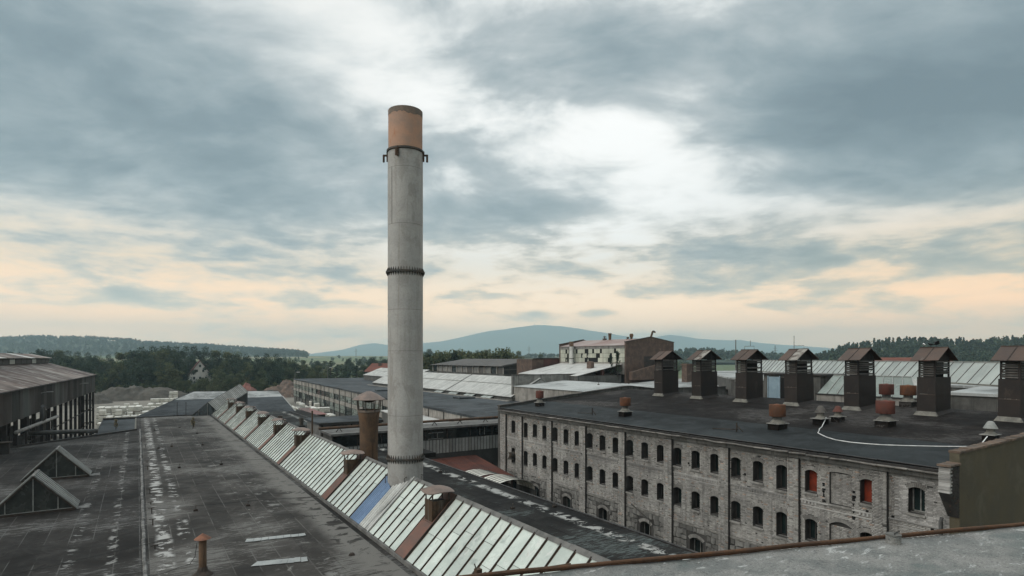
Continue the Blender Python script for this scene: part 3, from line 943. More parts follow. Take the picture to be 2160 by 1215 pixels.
strips = [25.13, 38.0, 52.4, 61.6, 70.6, 79.4, 88.0, 96.4]
ends = []
edge = 10.0
for s_ in strips:
    ends.append((edge, s_ - 0.62))
    edge = s_ + 0.62
ends.append((edge, 104.2))
for (a, b) in ends:
    if a < 30 < b:
        skylight_bay(a, 29.45, True)
        skylight_bay(32.7, b, True)
    else:
        skylight_bay(a, b, a < 55)
# ridge capping in lengths, and the rear slope
for (a, b) in [(10, 29.4), (32.9, 104.2)]:
    y = a
    while y < b - 0.1:
        e = min(b, y + 2.0)
        j = random.uniform(-0.012, 0.012)
        MB().prism([(SX1 - 0.13, y + 0.01, SZ1 - 0.05), (SX1 + 0.02, y + 0.01, SZ1 + 0.10 + j), (SX1 + 0.2, y + 0.01, SZ1 - 0.06), (SX1 + 0.02, y + 0.01, SZ1 + 0.04 + j)], (0, e - y - 0.02, 0)).build('ridge_cap', 'kerb_grey', sk)
        y = e
    MB().slab([(SX1 + 0.02, a, SZ1 - 0.02), (15.05, a, 6.13), (15.05, b, 6.13), (SX1 + 0.02, b, SZ1 - 0.02)], -0.03).build('rear_slope', 'felt_right', sk)
MB().add([(10.1, 104.22, 6.1), (12.5, 104.22, 8.5), (15.0, 104.22, 6.1)], [(0, 1, 2)]).build('end_wall', 'glass_green', sk)
MB().add([(10.1, 10.0, 6.1), (15.0, 10.0, 6.1), (12.5, 10.0, 8.5)], [(0, 1, 2)]).build('end_wall', 'glass_green', sk)
for yy in (29.46, 32.86):
    MB().add([(10.15, yy, 6.12), (15.0, yy, 6.12), (12.5, yy, 8.5)], [(0, 1, 2)]).build('end_wall', 'sheet_grey', sk)
# blue and white corrugated sheets that close the gap at the chimney foot
gap = thing('corrugated_infill', 'blue and white corrugated sheets closing the skylight gap at the chimney foot', 'roof panel', (10.5, 31, 6.1))


def rib_panel(y0, y1, u1a, u1b, mat, nrib):
    w = (y1 - y0) / nrib
    for i in range(nrib):
        a = y0 + i * w
        t_ = (i + 0.5) / nrib
        u1 = u1a + (u1b - u1a) * t_
        m = MB()
        m.slab([slope_pt(0.0, a, 0.02), slope_pt(u1, a, 0.02), slope_pt(u1, a + w * 0.98, 0.02), slope_pt(0.0, a + w * 0.98, 0.02)], -0.006)
        o_ = m.build('corrugated_sheet', 'sheet_blue_deep' if mat == 'sheet_blue' else 'sheet_grey', gap)
        m = MB().prism([slope_pt(0.0, a + w * 0.18, 0.026), slope_pt(0.0, a + w * 0.32, 0.08), slope_pt(0.0, a + w * 0.58, 0.08), slope_pt(0.0, a + w * 0.72, 0.026)],
                       tuple(Vector(slope_pt(u1, 0, 0)) - Vector(slope_pt(0, 0, 0))))
        m.build('rib', mat, o_)


rib_panel(31.05, 32.62, 0.70, 0.86, 'sheet_blue', 7)
rib_panel(29.5, 31.03, 0.97, 0.74, 'sheet_white', 6)
# gable strip of corrugated white beside the cut
MB().bar(slope_pt(-0.02, 29.47, 0.06), slope_pt(1.02, 29.47, 0.06), 0.10, 0.10).bar(slope_pt(0, 30.0, 0.07), slope_pt(0.99, 29.62, 0.07), 0.09, 0.06).build('flashing', 'bar_pale', gap)

# copper coloured strips with a boxed vent and a sheet cap
where = ['nearest, in front of the tall chimney', 'just left of the rusty capped stack', 'beside the thin yellowish rod', 'fourth from the foreground ledge',
         'fifth from the foreground ledge', 'sixth from the foreground ledge', 'seventh from the foreground ledge', 'farthest along the skylight']
for i, y in enumerate(strips):
    r_ = thing('roof_vent', 'brown sheet cap vent on the skylight, ' + where[i], 'vent', (11.5, y, 6.1), 'boxed vents along the skylight')
    m = MB().slab([slope_pt(-0.01, y - 0.56, 0.06), slope_pt(0.53, y - 0.56, 0.06), slope_pt(0.53, y + 0.56, 0.06), slope_pt(-0.01, y + 0.56, 0.06)], -0.02)
    m.build('flashing_strip', 'copper_strip', r_)
    m = MB().slab([slope_pt(0.535, y - 0.56, 0.055), slope_pt(1.02, y - 0.56, 0.055), slope_pt(1.02, y + 0.56, 0.055), slope_pt(0.535, y + 0.56, 0.055)], -0.02)
    m.build('flashing_strip', 'copper_strip', r_)
    MB().bar(slope_pt(-0.02, y - 0.60, 0.08), slope_pt(1.02, y - 0.60, 0.08), 0.05, 0.10).build('edge_strip', 'bar_dark', r_)
    bx0, bx1 = 11.32, 12.25
    for k in range(5):
        ya = y - 0.40 + k * 0.16
        MB().box(bx0, bx0 + 0.06, ya + 0.008, ya + 0.152, 7.2, 8.46).build('board', 'vent_wood', r_)
    for k in range(5):
        xa = bx0 + 0.065 + k * 0.175
        MB().box(xa + 0.006, xa + 0.168, y - 0.40, y - 0.34, 7.25, 8.46).build('board', 'vent_wood', r_)
    MB().box(bx0 + 0.07, bx1, y - 0.33, y + 0.39, 7.6, 8.36).build('shaft', 'dark_inside', r_)
    for (xx, yy) in ((bx0 + 0.05, y - 0.36), (bx1 - 0.05, y - 0.36), (bx0 + 0.05, y + 0.36), (bx1 - 0.05, y + 0.36)):
        MB().bar((xx, yy, 8.3), (xx, yy, 8.92), 0.05, 0.05).build('post', 'steel_dark', r_)
    cpx, cpy = (bx0 + bx1) / 2, y
    if i < 3 or i == 4:
        cap = MB()
        ring = []
        for k in range(28):
            a = 2 * math.pi * k / 28
            sq = 1.0 / max(abs(math.cos(a)), abs(math.sin(a))) ** 0.55
            ring.append((cpx + 0.72 * sq * math.cos(a), cpy + 0.70 * sq * math.sin(a), 8.86 + 0.03 * math.sin(3 * a + i)))
        mid = [(cpx + 0.36 * math.cos(2 * math.pi * k / 28), cpy + 0.36 * math.sin(2 * math.pi * k / 28), 9.02) for k in range(28)]
        cap.add(ring + mid + [(cpx, cpy, 9.08)], [(k, (k + 1) % 28, 28 + (k + 1) % 28, 28 + k) for k in range(28)] + [(28 + k, 28 + (k + 1) % 28, 56) for k in range(28)])
        cap.add([(p[0], p[1], p[2] - 0.03) for p in ring] + [(cpx, cpy, 8.95)], [((k + 1) % 28, k, 28) for k in range(28)])
        cap.build('cap', 'cap_sheet', r_, True)
    else:                                               # collapsed, torn sheet caps on the far ones
        cap = MB()
        n_ = 10
        pts = []
        for a in range(n_ + 1):
            for b in range(n_ + 1):
                pts.append((cpx - 0.66 + 1.32 * a / n_, cpy - 0.62 + 1.24 * b / n_, 8.86 + 0.14 * math.sin(math.pi * a / n_) + random.uniform(-0.07, 0.07)))
        cap.add(pts, [(a * (n_ + 1) + b, (a + 1) * (n_ + 1) + b, (a + 1) * (n_ + 1) + b + 1, a * (n_ + 1) + b + 1) for a in range(n_) for b in range(n_)])
        cap.build('cap', 'cap_sheet', r_)

# thin rod standing on the skylight
tag(MB().tube([(12.45, 51.2, 8.4), (12.45, 51.2, 10.55)], 0.07, 8).build('standing_rod', 'vent_wood'), 'thin yellowish rod standing on the skylight beside a capped vent', 'rod')

# ------------------------------------------------------------------ tall steel chimney
CX_, CY_ = 12.83, 31.6
ch = thing('steel_chimney', 'tall round grey steel chimney with rusty top section', 'chimney', (CX_, CY_, 5.95))
rr_ = 0.985
secs = [5.95, 9.36, 11.8, 15.4, 17.7, 19.80, 22.45, 25.6, 26.62]
for i in range(len(secs) - 1):
    a, b = secs[i], secs[i + 1]
    k = rr_ - 0.004 * (i % 2)
    MB().lathe([(k, a), (k, b - 0.012)], (CX_, CY_, 0), 64).build('shell_ring', 'steel_grey', ch, True)
    MB().lathe([(k - 0.012, b - 0.02), (k - 0.012, b + 0.006)], (CX_, CY_, 0), 64).build('ring_joint', 'steel_dark', ch)
n_ = 64
MB().lathe([(0.955, 26.6), (0.955, 28.72)], (CX_, CY_, 0), n_).build('rusty_top', 'rust_top', ch, True)['label'] = 'rusty orange brown top section'
mm = MB()
vs_ = []
for j in range(n_):
    a = 2 * math.pi * j / n_
    vs_ += [(CX_ + 0.962 * math.cos(a), CY_ + 0.962 * math.sin(a), 28.66 - 0.12 * abs(math.sin(2.3 * a)) * abs(math.sin(0.9 * a)) - random.uniform(0, 0.08)),
            (CX_ + 0.965 * math.cos(a), CY_ + 0.965 * math.sin(a), 28.92), (CX_ + 0.90 * math.cos(a), CY_ + 0.90 * math.sin(a), 28.9), (CX_ + 0.90 * math.cos(a), CY_ + 0.90 * math.sin(a), 26.5)]
mm.add(vs_, [(4 * j + k, 4 * ((j + 1) % n_) + k, 4 * ((j + 1) % n_) + k + 1, 4 * j + k + 1) for j in range(n_) for k in range(3)])
mm.build('sooty_rim', 'soot_rim', ch)
MB().lathe([(0.985, 26.55), (1.05, 26.58), (1.05, 26.68), (0.955, 26.71)], (CX_, CY_, 0), 48).build('collar', 'steel_dark', ch)
for k in range(4):                                       # hooks round the collar
    a = -YAW + R(-90) + R(90) * k + R(-12) if k in (0, 2) else -YAW + R(90) * (k - 1) + R(0)
    a = -YAW + [R(180), R(-104), R(0), R(90)][k]
    d = Vector((math.cos(a), math.sin(a), 0))
    c0 = Vector((CX_, CY_, 26.46))
    MB().bar(c0 + d * 0.98, c0 + d * 1.26, 0.09, 0.09).bar(c0 + d * 1.23 + Vector((0, 0, 0.04)), c0 + d * 1.23 - Vector((0, 0, 0.38)), 0.09, 0.09).bar(c0 + d * 1.02 + Vector((0, 0, 0.22)), c0 + d * 1.02 - Vector((0, 0, 0.35)), 0.08, 0.10).build('hook', 'bar_rust', ch)
for zf in (19.82, 9.38):
    MB().lathe([(0.98, zf - 0.05), (1.09, zf - 0.05), (1.09, zf - 0.006), (1.06, zf), (1.09, zf + 0.006), (1.09, zf + 0.05), (0.98, zf + 0.05)], (CX_, CY_, 0), 64).build('flange', 'steel_dark', ch)
    rib = MB()
    for k in range(40):
        a = 2 * math.pi * k / 40
        d = Vector((math.cos(a), math.sin(a), 0))
        s_ = Vector((-d.y, d.x, 0)) * 0.014
        c0 = Vector((CX_, CY_, zf))
        for sg in (1, -1):
            p = [c0 + d * 0.98 + Vector((0, 0, sg * 0.05)), c0 + d * 1.075 + Vector((0, 0, sg * 0.05)), c0 + d * 0.985 + Vector((0, 0, sg * 0.24))]
            rib.prism([tuple(x - s_) for x in p], tuple(s_ * 2))
    rib.build('flange_ribs', 'steel_dark', ch)
MB().lathe([(0.993, 5.95), (0.993, 9.0)], (CX_, CY_, 0), 12)
sml = MB()
a = -YAW + R(-128)
d = Vector((math.cos(a), math.sin(a), 0))
sml.bar(Vector((CX_, CY_, 22.45)) + d * 0.985, Vector((CX_, CY_, 25.6)) + d * 0.985, 0.025, 0.02)
sml.build('weld_seam', 'steel_dark', ch)
lg = MB()
for off in (R(-165), R(-78), R(-20)):
    a = -YAW + off
    d = Vector((math.cos(a), math.sin(a), 0))
    s_ = Vector((-d.y, d.x, 0))
    c0 = Vector((CX_, CY_, 7.95)) + d * 0.97
    lg.tube([c0 - s_ * 0.1, c0 + d * 0.14 - s_ * 0.1, c0 + d * 0.14 - s_ * 0.1 + Vector((0, 0, 0.45)), c0 + d * 0.14 + s_ * 0.02 + Vector((0, 0, 0.5)), c0 + Vector((0, 0, 0.5))], 0.022, 6)
lg.build('handle', 'steel_dark', ch)

# ------------------------------------------------------------------ rusty stack with a cone cap
px_, py_ = 14.55, 42.95
st = thing('rusty_stack', 'rusty brown round stack with grey cone cap behind the skylight', 'chimney', (px_, py_, 5.95))
MB().lathe([(0.66, 5.95), (0.66, 8.4), (0.665, 9.2), (0.68, 9.9), (0.74, 10.6), (0.82, 11.1), (0.80, 11.12), (0.7, 10.7), (0.6, 9.0)], (px_, py_, 0), 40).build('shell', 'rust_brown', st, True)
MB().lathe([(0.80, 10.98), (0.84, 11.0), (0.84, 11.14), (0.78, 11.16)], (px_, py_, 0), 40).build('rim', 'soot_rim', st)
MB().lathe([(1.22, 11.93), (1.0, 12.07), (0.6, 12.33), (0.15, 12.52), (0.0, 12.53)], (px_, py_, 0), 40).lathe([(1.22, 11.93), (1.2, 11.90), (0.0, 12.1)], (px_, py_, 0), 40).build('cap', 'cap_sheet', st, True)
MB().lathe([(0.78, 11.98), (0.3, 11.72), (0.0, 11.66)], (px_, py_, 0), 24).build('deflector', 'steel_dark', st, True)
for k in range(8):
    a = 2 * math.pi * k / 8 + 0.2
    MB().bar((px_ + 0.81 * math.cos(a), py_ + 0.81 * math.sin(a), 11.0), (px_ + 0.9 * math.cos(a), py_ + 0.9 * math.sin(a), 12.0), 0.06, 0.06).build('strut', 'steel_dark', st)

# ------------------------------------------------------------------ two triangular roof lights on the left
for i, (y0, y1, lab) in enumerate([(43.7, 45.9, 'nearer triangular dark glass roof light with corrugated sides at left edge'), (55.4, 57.5, 'farther triangular dark glass roof light with corrugated sides, behind the nearer one')]):
    xl, xa, xr_, zb, za = -7.05, -5.1, -3.2, 6.02, 8.08
    t_ = thing('roof_light', lab, 'roof light', ((xl + xr_) / 2, y0, 5.95), 'triangular roof lights')
    MB().box(xl - 0.05, xr_ + 0.05, y0 - 0.02, y1, 5.95, 6.1).build('kerb', 'bar_dark', t_)
    xs_ = [xl + 0.02, -6.35, -5.1, -3.95, xr_ - 0.02]
    hz = lambda x: zb + 0.1 + (za - zb - 0.1) * (1 - abs(x - xa) / (xr_ - xa if x > xa else xa - xl))
    for k in range(4):
        a, b = xs_[k] + 0.02, xs_[k + 1] - 0.02
        MB().prism([(a, y0 + 0.04, zb + 0.09), (b, y0 + 0.04, zb + 0.09), (b, y0 + 0.04, hz(b) - 0.03), (a, y0 + 0.04, hz(a) - 0.03)], (0, 0.01, 0)).build('glass_pane', 'dormer_glass', t_)
    for x in xs_[1:4]:
        MB().bar((x, y0 + 0.03, zb + 0.06), (x, y0 + 0.03, hz(x) - 0.02), 0.055, 0.05).build('mullion', 'frame_pale', t_)
    MB().bar((xl, y0 + 0.02, zb + 0.08), (xr_, y0 + 0.02, zb + 0.08), 0.06, 0.06).build('bottom_rail', 'frame_pale', t_)
    MB().bar((xl - 0.1, y0 - 0.02, zb), (xa, y0 - 0.02, za + 0.03), 0.07, 0.09).bar((xa, y0 - 0.02, za + 0.03), (xr_ + 0.1, y0 - 0.02, zb), 0.07, 0.09).build('verge', 'bar_dark', t_)
    for (xe, sgn) in ((xr_, 1), (xl, -1)):
        nr = 5
        w = (y1 - y0) / nr
        for k in range(nr):
            a = y0 + k * w
            m = MB()
            top = (xa + 0.02 * sgn, za + 0.05)
            bot = (xe + 0.12 * sgn, zb - 0.02)
            q4 = [(top[0], a, top[1]), (bot[0], a, bot[1]), (bot[0], a + w * 0.97, bot[1]), (top[0], a + w * 0.97, top[1])]
            m.slab(q4 if sgn > 0 else q4[::-1], 0.02)
            o_ = m.build('corrugated_sheet', 'sheet_rib_dark', t_)
            MB().bar((top[0] + 0.03 * sgn, a + w * 0.5, top[1] + 0.03), (bot[0] + 0.03 * sgn, a + w * 0.5, bot[1] + 0.03), w * 0.34, 0.07).build('rib', 'sheet_grey', o_)
    MB().bar((xa, y0 - 0.05, za + 0.1), (xa, y1 + 0.05, za + 0.1), 0.14, 0.05).build('ridge_cap', 'kerb_grey', t_)
    MB().add([(xl, y1 - 0.03, zb), (xa, y1 - 0.03, za), (xr_, y1 - 0.03, zb)], [(0, 1, 2)]).build('rear_wall', 'sheet_grey', t_)
    m = MB()
    for k in range(4):
        m.slab([(xr_ + 0.1 + k * 0.11, y0 + 0.1 + k * 0.05, 5.99 - k * 0.004), (xr_ + 0.36 + k * 0.13, y0 + 0.2, 5.975), (xr_ + 0.4 + k * 0.1, y0 + 0.9 + k * 0.2, 5.975), (xr_ + 0.1, y0 + 0.8, 6.0)], 0.01)
    m.build('flashing', 'joint_pale', t_)

# ------------------------------------------------------------------ small things on the hall roof
v_ = thing('roof_vent', 'slim rusty vent pipe with orange cone cap on the near roof', 'vent', (2.3, 27.8, 5.95))
MB().lathe([(0.40, 5.95), (0.36, 6.0), (0.22, 6.12), (0.155, 6.3)], (2.3, 27.8, 0), 18, 0.03).build('collar', 'bar_dark', v_)
MB().lathe([(0.15, 6.15), (0.15, 7.48), (0.13, 7.5)], (2.3, 27.8, 0), 20).build('pipe', 'rust_brown', v_, True)
MB().lathe([(0.33, 7.46), (0.18, 7.57), (0.0, 7.69)], (2.3, 27.8, 0), 20).lathe([(0.33, 7.46), (0.0, 7.55)], (2.3, 27.8, 0), 20).build('cap', 'orange_cap', v_)
v_ = thing('roof_vent', 'small dark box vent by the far left edge of the roof', 'vent', (-10.6, 73.0, 5.95))
MB().box(-10.95, -10.25, 72.7, 73.3, 5.95, 6.95).build('shaft', 'soot_shade_brick', v_)
MB().box(-11.1, -10.1, 72.55, 73.45, 6.98, 7.05).build('cap', 'steel_dark', v_)
spots_ = [(1.8, 86.4), (1.8, 68.9), (2.95, 69.7), (6.0, 79.9), (5.7, 69.1), (2.9, 55.8), (6.0, 55.6), (2.9, 39.6), (5.7, 39.2), (20.2, 42.6), (19.0, 30.0), (21.4, 29.0)]
for i, (x, y) in enumerate(spots_):
    side = 'right of the skylight' if x > 15 else 'on the roof left of the skylight'
    s_ = thing('cable_support', 'small dark lightning cable support ' + side, 'cable support', (x, y, 5.95), 'cable supports right of the skylight' if x > 15 else 'cable supports left of the skylight')
    MB().box(x - 0.11, x + 0.11, y - 0.09, y + 0.09, 5.95, 6.07).build('foot', 'bar_dark', s_)
    MB().bar((x, y, 6.06), (x + 0.02, y, 6.27), 0.035, 0.035).bar((x - 0.02, y, 6.27), (x + 0.09, y, 6.28), 0.03, 0.03).build('holder', 'steel_dark', s_)
for i, y in enumerate([70.1, 60.1, 56.2, 46.3, 42.9, 40.3, 37.5, 32.8]):
    s_ = thing('cable_bracket', 'small T shaped metal bracket beside the roof joint', 'bracket', (0.7, y, 5.95), 'brackets along the roof joint')
    hgt = 0.16 if i % 3 == 1 else 0.33
    MB().bar((0.7, y, 5.95), (0.7, y, 5.95 + hgt), 0.05, 0.05).build('stem', 'bar_dark', s_)
    MB().bar((0.52, y, 5.95 + hgt), (0.84, y, 5.95 + hgt), 0.04, 0.035).build('arm', 'bar_dark', s_)
for i, (pts, lab) in enumerate([([(4.45, 31.5), (7.25, 31.05), (7.3, 31.5), (4.6, 32.0)], 'pale torn felt patch strip, farther of the two on the near roof'), ([(4.15, 27.75), (6.4, 27.05), (6.5, 27.7), (4.5, 28.25)], 'pale torn felt patch strip, nearer of the two on the near roof')]):
    m = MB()
    a, b, c, d = [Vector((p[0], p[1], 0)) for p in pts]
    n_ = 8
    for k in range(n_):
        t0, t1 = k / n_, (k + 1) / n_ - 0.006
        e0, e1 = random.uniform(-.04, .05), random.uniform(-.04, .05)
        p0, p1 = a.lerp(b, t0), a.lerp(b, t1)
        p2, p3 = d.lerp(c, t1), d.lerp(c, t0)
        m.slab([(p0.x, p0.y + e0, 5.985), (p1.x, p1.y + e1, 5.985 + random.uniform(0, .02)), (p2.x, p2.y + e1, 5.985), (p3.x, p3.y + e0, 5.985)], 0.012)
    tag(m.build('felt_patch', 'patch_pale'), lab, 'felt patch')
cb = MB()
cb.tube([(2.1, 27.9, 7.3), (2.05, 28.3, 6.6), (1.9, 29.0, 6.1), (1.55, 29.2, 6.0), (1.0, 28.8, 5.99), (0.3, 28.5, 6.03)], 0.012, 5)
tag(cb.build('loose_cable', 'cable_dark'), 'thin dark cable trailing from the orange capped vent across the roof', 'cable')
cb = MB()
cb.tube([(9.6, 22.6, 6.05), (8.9, 21.9, 5.99), (7.9, 22.1, 5.99), (7.0, 21.2, 5.99)], 0.014, 5)
tag(cb.build('loose_cable', 'cable_dark'), 'thin dark cable lying beside the near skylight kerb', 'cable')
for (pts, lab) in (([(0.7, 55.9, 6.22), (2.9, 55.8, 6.24), (6.0, 55.6, 6.25), (9.85, 55.2, 6.15)], 'taut thin lightning wire crossing the dark roof, farther one'),
                   ([(0.7, 40.2, 6.2), (2.9, 39.6, 6.26), (5.7, 39.2, 6.26), (9.85, 38.6, 6.15)], 'taut thin lightning wire crossing the dark roof, nearer one'),
                   ([(0.7, 32.8, 6.26), (-3.5, 32.2, 5.99), (-8.0, 31.4, 5.98), (-11.6, 30.9, 5.98)], 'thin dark wire running left from a bracket at the roof joint'),
                   ([(0.8, 69.8, 6.2), (2.95, 69.6, 6.25), (5.7, 69.1, 6.25), (9.85, 68.6, 6.1)], 'taut thin lightning wire crossing the dark roof near its far end')):
    tag(MB().tube(pts, 0.012, 5).build('lightning_wire', 'cable_dark'), lab, 'wire')
# small litter on the roof
for (x, y, lab) in ((8.3, 26.9, 'small dark scrap lying on the near roof by the skylight'), (4.6, 88.0, 'small dark heap of debris near the dry weed on the roof')):
    m = MB()
    for k in range(6):
        a = k * 1.05
        m.hexa([(x + 0.1 * math.cos(a) - .05, y + 0.1 * math.sin(a) - .04, 5.95), (x + 0.1 * math.cos(a) + .06, y + 0.1 * math.sin(a) - .03, 5.95), (x + 0.1 * math.cos(a) + .05, y + 0.1 * math.sin(a) + .05, 5.95), (x + 0.1 * math.cos(a) - .04, y + 0.1 * math.sin(a) + .04, 5.95),
                (x + 0.07 * math.cos(a) - .03, y + 0.07 * math.sin(a) - .02, 6.03), (x + 0.07 * math.cos(a) + .04, y + 0.07 * math.sin(a) - .02, 6.05), (x + 0.07 * math.cos(a) + .03, y + 0.07 * math.sin(a) + .03, 6.06), (x + 0.07 * math.cos(a) - .02, y + 0.07 * math.sin(a) + .02, 6.04)])
    tag(m.build('debris', 'bar_dark'), lab, 'debris')
# box shed on the far right part of the roof
s_ = thing('roof_shed', 'dark flat roofed shed with brown panels standing on the hall roof', 'shed', (20, 69, 5.95))
MB().box(17.1, 23.6, 66.1, 72.5, 5.95, 7.62).build('wall', 'soot_shade_brick', s_)
for (x0, x1) in ((17.25, 20.3), (20.45, 23.5)):
    MB().box(x0, x1, 66.0, 66.09, 6.1, 7.6).build('panel', 'render_grey', s_)
MB().box(17.0, 17.09, 66.4, 72.3, 6.05, 7.6).build('panel', 'render_grey', s_)
MB().box(16.75, 23.95, 65.75, 72.8, 7.64, 7.86).build('roof', 'felt_slate', s_)
MB().box(16.73, 23.97, 65.70, 65.74, 7.6, 7.88).build('fascia', 'gutter', s_)
MB().box(21.8, 24.2, 52, 106, 5.5, 5.92).build('roof_extension', 'felt_right', hall)
for (x, y, h, lab) in ((16.2, 84, 1.3, 'plain dark pipe vent behind the far skylight vents'), (18.3, 81, 1.1, 'dark pipe vent with flared top behind the far skylight vents')):
    v_ = thing('roof_vent', lab, 'vent', (x, y, 5.95))
    MB().lathe([(0.24, 5.95), (0.24, 5.95 + h * 0.6), (0.3, 5.95 + h * 0.65), (0.32, 5.95 + h), (0.2, 5.95 + h)], (x, y, 0), 14).build('pipe', 'steel_dark', v_)
    MB().box(x - 0.4, x + 0.4, y - 0.4, y + 0.4, 5.95, 6.05).build('flashing', 'felt_right', v_)

# ================================================================== THE GREY BRICK BUILDING
FX, PX = 32.0, 32.22                                   # pier face, recessed panel face
bb = thing('brick_building', 'long grey brick factory building with rows of arched windows', 'building', (50, 32, 0))
piers = [(15.2, 15.91), (19.93, 20.61), (24.71, 25.45), (29.47, 30.21), (34.28, 34.98), (39.07, 39.87), (43.93, 44.64), (48.88, 49.66), (51.91, 52.98)]
panels = [(12.5, 15.2), (15.91, 19.93), (20.61, 24.71), (25.45, 29.47), (30.21, 34.28), (34.98, 39.07), (39.87, 43.93), (44.64, 48.88), (49.66, 51.91)]
top_z = 9.26


def arch(yc, w, zb, zt, rise=0.13):
    return dict(y0=yc - w / 2, y1=yc + w / 2, yc=yc, zb=zb, zs=zt - rise, zt=zt, rise=rise, w=w,
                R=(w * w / 4 + rise * rise) / (2 * rise))


def outline(h, n=8, grow=0.0):
    zc_ = h['zt'] - h['R']
    ha = math.asin(min(0.999, h['w'] / 2 / h['R']))
    pts = [(h['y0'], h['zb']), (h['y1'], h['zb']), (h['y1'], h['zs'])]
    for k in range(1, n):
        a = ha - 2 * ha * k / n
        pts.append((h['yc'] + h['R'] * math.sin(a), zc_ + h['R'] * math.cos(a)))
    pts.append((h['y0'], h['zs']))
    return pts


holes = {i: [] for i in range(9)}
wins = []
tall = {(7, 0): -0.22, (7, 1): -0.25, (2, 2, 0): -0.22}
for i, (a, b) in enumerate(panels):
    c = (a + b) / 2
    if i == 0:
        cs = [13.9]
    elif i == 1:
        cs = [19.26, 16.22]
    elif i == 8:
        cs = [50.6]
    else:
        cs = [c + 1.57, c - 0.02, c - 1.6]
    for j, yc in enumerate(cs):
        for row, (zb, zt) in enumerate(((7.42, 8.68), (4.66, 5.9))):
            low_ = 0.0
            if (i, j, row) in ((2, 2, 0), (2, 2, 1), (7, 0, 0), (7, 0, 1)):
                low_ = 0.2
            if i == 8 and row == 1:
                zb, zt = 4.4, 5.9
            kx_ = 1.0025
            zb, zt = CAM_Z + (zb - CAM_Z) * kx_, CAM_Z + (zt - CAM_Z) * kx_
            h = arch(yc * kx_, 0.70 if i else 0.72, zb - low_, zt)
            h['row'], h['bay'], h['j'] = row, i, j
            holes[i].append(h)
            wins.append(h)
    if i >= 2:
        h = arch(c, 1.1, 1.55, 2.72, 0.22)
        h['row'], h['bay'], h['j'] = 2, i, 0
        holes[i].append(h)
        wins.append(h)
niche = [dict(y0=17.05, y1=18.25, yc=17.65, zb=7.0, zs=8.72, zt=8.78, rise=0.06, w=1.2, R=(1.2 ** 2 / 4 + 0.06 ** 2) / 0.12, row=9, bay=1, j=0),
         dict(y0=17.0, y1=18.25, yc=17.62, zb=4.2, zs=5.86, zt=6.08, rise=0.22, w=1.25, R=(1.25 ** 2 / 4 + 0.22 ** 2) / 0.44, row=9, bay=1, j=1)]
holes[1] += niche


def pierced(m, a, b, z0, z1, hs, x):
    """wall sheet with openings, cut into upright strips so that every opening stays open"""
    ys = {a, b}
    for h in hs:
        for k in range(9):
            ys.add(h['y0'] + h['w'] * k / 8)
    ys = sorted(ys)

    def top(h, y):
        d = min(abs(y - h['yc']), h['w'] / 2)
        return h['zt'] - h['R'] + math.sqrt(h['R'] ** 2 - d * d)
    for ya, yb in zip(ys[:-1], ys[1:]):
        if yb - ya < 1e-6:
            continue
        mid = (ya + yb) / 2
        lo = (z0, z0)
        for h in sorted((h for h in hs if h['y0'] < mid < h['y1']), key=lambda h: h['zb']):
            m.add([(x, ya, lo[0]), (x, yb, lo[1]), (x, yb, h['zb']), (x, ya, h['zb'])], [(0, 1, 2, 3)])
            lo = (top(h, ya), top(h, yb))
        m.add([(x, ya, lo[0]), (x, yb, lo[1]), (x, yb, z1), (x, ya, z1)], [(0, 1, 2, 3)])


for i, (a, b) in enumerate(panels):
    m = MB()
    outs = [outline(h) for h in holes[i]]
    pierced(m, a, b, 0.0, top_z, holes[i], PX)
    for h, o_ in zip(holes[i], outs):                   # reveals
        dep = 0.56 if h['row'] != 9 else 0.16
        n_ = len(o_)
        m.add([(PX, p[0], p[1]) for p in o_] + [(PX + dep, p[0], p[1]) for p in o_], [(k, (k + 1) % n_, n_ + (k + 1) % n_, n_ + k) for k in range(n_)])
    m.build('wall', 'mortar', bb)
for (a, b) in piers:
    MB().box(FX, PX + 0.3, a, b, 0.0, top_z).build('pier', 'mortar', bb)
MB().box(FX - 0.01, PX + 0.3, 12.5, 52.98, top_z, 9.52).build('frieze', 'render_grey', bb)

# ------------------------------------------------------------------ bricks laid course by course
CH = 0.077
brick_rows = []                                        # (x, y0, y1, z0, z1)


def lay(x, a, b, z0, z1, hs):
    n = int((z1 - z0) / CH)
    for k in range(n):
        za = z0 + k * CH
        zb_ = za + CH - 0.011
        zm = (za + zb_) / 2
        ban = []
        for h in hs:
            if h['row'] == 9 and h['zb'] < zm < h['zs']:
                ban.append((h['y0'], h['y1']))
            elif h['zb'] - (0.13 if h['row'] < 2 else 0) < zm < h['zs']:
                ban.append((h['y0'] - 0.005, h['y1'] + 0.005))
            elif zm >= h['zs']:
                zc_ = h['zt'] - h['R']
                q_ = zm - zc_
                ha = math.asin(min(0.999, h['w'] / 2 / h['R']))
                ro = h['R'] + 0.24
                if q_ < ro:
                    hw = min(math.sqrt(ro * ro - q_ * q_), q_ * math.tan(ha) + 0.01)
                    ban.append((h['yc'] - hw, h['yc'] + hw))
        y = a - (0.0 if k % 2 else 0.19) + random.uniform(-0.02, 0.02)
        flip = k % 2
        while y < b:
            ln = 0.25 if flip else 0.125
            flip = 1 - flip
            segs = [(max(a, y), min(b, y + ln - 0.011))]
            y += ln
            for (p, r_) in ban:
                nx = []
                for (u, w) in segs:
                    if w <= p or u >= r_:
                        nx.append((u, w))
                    else:
                        if u < p:
                            nx.append((u, p))
                        if w > r_:
                            nx.append((r_, w))
                segs = nx
            for (u, w) in segs:
                if w - u > 0.03 and random.random() > 0.004:
                    brick_rows.append((x, u, w, za, zb_))


